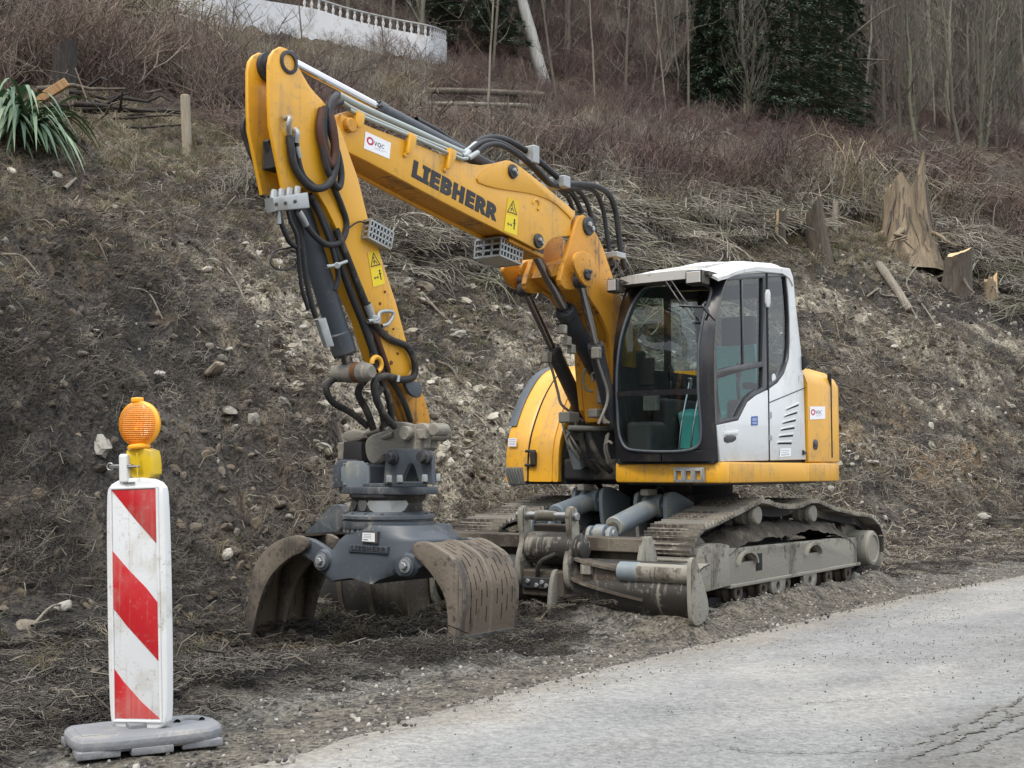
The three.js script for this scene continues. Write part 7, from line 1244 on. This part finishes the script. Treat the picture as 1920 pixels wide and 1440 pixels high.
{ // timber, branch heap and tool by the old stump
  const q = [[-7.99,-21.825],[-7.379,-20.558],[-7.246,-21.876],[-9.279,-26.252]];
  const beam = (label, p, l, w, h, ry, rz, dy) => { const m = thingMesh('timber_beam', new RoundedBoxGeometry(l, h, w, 2, 0.012), M.plank, label, 'timber', undefined); m.position.copy(ground3(p[0], p[1], dy)); m.rotation.set(0.1, ry, rz); return m; };
  beam('orange brown timber beam tilted up against the old stump', q[0], 0.62, 0.2, 0.15, 0.35, 0.62, 0.22);
  beam('orange brown plank lying below the branch heap', q[1], 0.6, 0.16, 0.05, -0.25, -0.28, 0.10);
  reseed(701);
  const [sx, sz] = q[2];
  for (let k = 0; k < 16; k++) {
    const a = R(-0.35, 0.35) + (k % 5 === 0 ? 0.9 : 0), l = R(0.9, 2.0), x = sx + R(-0.5, 0.9), z = sz + R(-0.6, 0.6), pts = []; const lift = 0.05 + 0.03 * k * rnd();
    for (let i = 0; i <= 5; i++) { const t = i / 5 - 0.4, xx = x + Math.cos(a) * l * t, zz = z + Math.sin(a) * l * t; pts.push(V3(xx, groundH(x, z) + lift + 0.16 * t * R(-0.5, 1) + 0.04 * R(-1, 1), zz)); }
    thingMesh('heaped_branch', stem(pts, R(0.03, 0.06), 0.014, 7), k % 4 ? M.barkDark : M.bark, 'dark branch in the heap between old stump and wooden post', 'branch', 'branches heaped beside the old stump');
  }
  const rake = thing('leaning_stick', 'thin pale stick leaning on the old stump', 'stick'); const base = ground3(q[2][0] - 0.05, q[2][1], 0); rake.position.copy(base);
  part(rake, 'shaft', stem([V3(0, 0, 0), V3(-0.15, 0.4, 0.02), V3(-0.30, 0.80, 0.04)], 0.014, 0.011, 6), M.branch);
  const rag = ground3([[-8.322,-23.362]][0][0], [[-8.322,-23.362]][0][1], 0.80); reseed(5);
  const cl = slab(8, 6, (a, b) => V3((a - 0.5) * 0.2, 0.03 * Math.sin(a * 9 + b * 5) - 0.05 * Math.abs(a - 0.5), (b - 0.5) * 0.12), (a, b) => V3((a - 0.5) * 0.2, 0.03 * Math.sin(a * 9 + b * 5) - 0.05 * Math.abs(a - 0.5) - 0.012, (b - 0.5) * 0.12));
  const rm = thingMesh('red_cloth', cl, std({ color: lin(0.30, 0.035, 0.035), roughness: 0.9 }), 'small red cloth lying on top of the old stump', 'cloth'); rm.position.copy(rag).add(V3(0.08, 0.12, 0.02));
}
{ // plant with long strap leaves at the left edge
  const [x, z] = [[-6.169,-15.652]][0]; const t = thing('strap_leaf_plant', 'green plant with long arching strap leaves at the left edge', 'plant'); t.position.copy(ground3(x, z, 0.05));
  const gm = [[0.085, 0.15, 0.075], [0.13, 0.20, 0.105], [0.06, 0.115, 0.06], [0.19, 0.25, 0.15]].map((c) => phys({ color: lin(...c), roughness: 0.5, side: THREE.DoubleSide }));
  reseed(811);
  for (let k = 0; k < 220; k++) {
    const a = R(0, 6.283), L = R(0.8, 1.5), up = R(0.35, 1.15), w = R(0.016, 0.030), N = 9, pos = [], idx = [];
    const x0 = R(-0.25, 0.25), z0 = R(-0.2, 0.2);
    for (let i = 0; i <= N; i++) { const q = i / N, r = L * (0.75 * q - 0.05 * up * q), y = L * (up * 1.25 * q - (0.75 + 0.55 * up) * q * q) + 0.02; const cx = x0 + Math.cos(a) * r, cz = z0 + Math.sin(a) * r, ww = w * (1 - Math.pow(q, 3)) * (0.6 + 0.8 * Math.min(1, q * 3)); pos.push(cx - Math.sin(a) * ww, y + ww * 0.4, cz + Math.cos(a) * ww, cx, y, cz, cx + Math.sin(a) * ww, y + ww * 0.4, cz - Math.cos(a) * ww); }
    for (let i = 0; i < N; i++) for (let s = 0; s < 2; s++) { const p = i * 3 + s; idx.push(p, p + 1, p + 4, p, p + 4, p + 3); }
    const g = new THREE.BufferGeometry(); g.setAttribute('position', new THREE.Float32BufferAttribute(pos, 3)); g.setIndex(idx); g.computeVertexNormals();
    part(t, 'leaf', g, gm[k % 4]);
  }
}
{ // white garden wall with balustrade on the hillside
  const t = thing('garden_wall', 'white plastered garden wall with balustrade high on the slope', 'wall'); t.userData.kind = 'thing';
  const base = [[-9.8,-36.536],[-8.806,-36.363],[-7.559,-37.406],[-6.012,-38.214],[-5.072,-38.491],[-3.635,-38.891],[-2.645,-38.92],[-2.105,-40.636]], plaster = std({ map: paintTex([0.60, 0.61, 0.62], [0.30, 0.29, 0.27], 1.1, 151, 512, 2.2), roughness: 0.9 });
  const P3 = base.map(([x, z]) => ground3(x, z)), cv = new THREE.CatmullRomCurve3(P3, false, 'centripetal'), n = 60;
  const h = (s) => lerp(1.05, 0.72, s), top = cv.getSpacedPoints(n);
  part(t, 'wall_face', slab(n, 1, (a, b) => { const p = top[Math.round(a * n)]; return V3(p.x, p.y - 0.5 + b * (h(a) + 0.5), p.z); }, (a, b) => { const p = top[Math.round(a * n)]; return V3(p.x - 0.08, p.y - 0.5 + b * (h(a) + 0.5), p.z - 0.22); }), plaster);
  const bh = 0.34, balG = new THREE.LatheGeometry([[0.05, 0], [0.05, 0.03], [0.025, 0.05], [0.03, 0.09], [0.055, 0.15], [0.035, 0.23], [0.024, 0.27], [0.045, 0.31], [0.045, bh]].map(([r, y]) => new THREE.Vector2(r, y)), 8);
  for (let k = 0; k < 26; k++) { const s = 0.42 + 0.57 * k / 25, p = cv.getPointAt(s), m = new THREE.Mesh(prep(balG.clone()), plaster); m.name = 'baluster'; m.castShadow = m.receiveShadow = true; m.position.set(p.x - 0.04, p.y + h(s) - 0.01, p.z - 0.1); t.add(m); }
  const rl = (s) => { const p = cv.getPointAt(s); return V3(p.x - 0.04, p.y + h(s) + bh + 0.02, p.z - 0.1); };
  part(t, 'hand_rail', tubeW(Array.from({ length: 14 }, (_, k) => rl(0.41 + 0.585 * k / 13)), 0.045, 40, 6), std({ map: paintTex([0.30, 0.30, 0.29], [0.14, 0.13, 0.11], 1.0, 153, 256, 1), roughness: 0.9 }));
}
// ---------------------------------------------------------------- stones and branches one can pick out
{
  const rocks = [
    [[[-3.402,-10.617]][0], 0.11, 'flat grey stone in the bank just above left of the beacon lamp'], [[[-3.364,-12.208]][0], 0.06, 'pale pointed stone in the bank above the beacon lamp'], [[[-2.978,-12.727]][0], 0.10, 'pale rounded stone right above the beacon, upper one'], [[[-2.745,-12.422]][0], 0.09, 'long pale stone standing on end right of the beacon lamp'], [[[-3.027,-8.678]][0], 0.06, 'long tan stone left of the beacon panel'], [[[-3.11,-8.27]][0], 0.07, 'grey angular stone low at the left edge'], [[[-5.616,-15.727]][0], 0.10, 'round pale stone on the crest beside the green plant'], [[[-1.248,-19.164]][0], 0.17, 'big pale stone in the bank right of the arm'], [[[-1.233,-18.363]][0], 0.15, 'pale stone below the big pale one right of the arm'], [[[-.743,-17.742]][0], 0.12, 'white stone high above the right hood'], [[[-.036,-17.322]][0], 0.10, 'long pale stone left of the right hood'], [[[6.379,-23.512]][0], 0.06, 'small stone in the bank behind the counterweight'], [[[10.037,-25.657]][0], 0.10, 'smooth oval stone at the right edge of the bank'], [[[7.953,-21.722]][0], 0.15, 'rounded orange stone at the bank foot on the right'], [[[6.602,-20.298]][0], 0.08, 'small pale stone at the bank foot behind the track'], [[[2.433,-13.851]][0], 0.05, 'pale stone beside the track rollers'], [[[3.564,-13.35]][0], 0.10, 'earthy lump lying below the final drive'], [[[2.98,-12.657]][0], 0.05, 'pale stone in front of the rear track rollers'], [[[-1.748,-7.326]][0], 0.06, 'tan stone on the verge right of the beacon'], [[[-1.966,-8.677]][0], 0.05, 'yellow chunk of wood on the verge left of the grapple'], [[[-1.214,-6.715]][0], 0.03, 'small white stone on the verge below the left jaw'], [[[1.225,-10.599]][0], 0.05, 'small pale stone lying beside the bucket']];
  const rm = [[0.27, 0.255, 0.22], [0.35, 0.33, 0.285], [0.22, 0.185, 0.14]].map((c, i) => std({ map: paintTex(c, [0.11, 0.095, 0.075], 1.2, 161 + i, 256, 0.4), roughness: 0.95, bumpMap: bumpMud, bumpScale: 0.01 }));
  reseed(901);
  rocks.forEach(([p, s, lab], i) => { const g = rockGeo(20 + i, 2); g.scale(s * R(0.9, 1.5), s * R(0.7, 1.0), s * R(0.7, 1.1)); g.rotateZ(R(-0.6, 0.6)); g.rotateY(R(0, 6)); const m = thingMesh('stone', g, rm[i % 3], lab, 'stone', 'stones lying in bank and verge'); m.position.copy(ground3(p[0], p[1], s * 0.12)); });
  const br = [
    [[[-.985,-16.827],[-.805,-16.749],[-.674,-16.476],[-.6,-16.347]], 0.022, 'curved grey root in the bank right of the arm'], [[[-1.289,-18.082],[-.936,-17.87],[-.604,-18.032],[-.343,-18.221]], 0.018, 'long thin branch lying beside the big pale stone'], [[[-.764,-15.271],[-.46,-15.766],[-.311,-15.544],[-.329,-15.204],[-.497,-14.941],[-.679,-14.562]], 0.016, 'looping root in the bank between arm and hood'], [[[.279,-19.053],[.359,-19.039],[.515,-18.919]], 0.014, 'thin stick behind the far boom cylinder'], [[[-3.405,-15.155],[-3.197,-14.795],[-2.94,-14.469]], 0.016, 'straight pale stick on the bank left of the arm'], [[[-4.906,-12.157],[-4.782,-12.372],[-4.593,-12.361]], 0.016, 'long root at the left edge of the bank'], [[[-4.601,-13.494],[-4.398,-13.41],[-4.182,-13.184]], 0.012, 'thin root on the bank below the green plant'], [[[-3.948,-13.068],[-3.78,-13.162],[-3.581,-13.05]], 0.014, 'thin root on the bank above the beacon'], [[[-5.352,-15.108],[-5.308,-15.396]], 0.03, 'short split stick on the crest beneath the green plant'], [[[5.911,-25.626],[5.982,-25.265],[6.421,-25.545],[6.449,-25.056]], 0.022, 'crooked branch on the slope behind the cab'], [[[7.591,-27.212],[7.918,-27.349],[7.924,-27.301],[8.358,-27.303],[8.539,-26.478]], 0.026, 'crooked branch beside the grey log'], [[[9.772,-29.811],[9.072,-28.804],[8.739,-28.143],[8.803,-27.272],[8.844,-26.405]], 0.025, 'bowed branch hanging from the mossy stump'], [[[5.906,-23.012],[6.089,-22.99],[6.34,-23.212]], 0.018, 'pale stick poking out behind the counterweight'], [[[18.533,-51.605],[16.644,-48.653],[13.569,-43.447],[11.546,-40.245]], 0.022, 'long fallen branch left of the huge stump'], [[[9.593,-34.466],[11.387,-40.994],[12.121,-44.824],[11.122,-43.869]], 0.02, 'bent pale branch standing on the slope above the cab'], [[[11.701,-29.984],[11.764,-29.678],[11.713,-29.174]], 0.03, 'thick branch at the right edge of the slope'], [[[.342,-32.323],[1.32,-31.249],[2.021,-29.925],[2.631,-28.357],[3.201,-28.13]], 0.05, 'long dark fallen stem behind the boom hoses'], [[[-3.05,-8.219],[-3.039,-8.564],[-2.991,-8.731]], 0.012, 'small root left of the beacon foot'], [[[-1.327,-7.678],[-1.24,-7.928],[-1.106,-7.679]], 0.01, 'thin twig on the soil ridge below the left jaw']];
  br.forEach(([pl, r, lab], i) => { reseed(950 + i); const q = pl.map(([x, z], k) => ground3(x, z, r + (k % 2 ? 0.05 : 0.02))); thingMesh('fallen_branch', stem(new THREE.CatmullRomCurve3(q).getPoints(14), r, r * 0.5, 7), i % 3 ? M.branch : M.bark, lab, 'branch', 'branches lying on the slope'); });
}

renderer.render(scene, camera);
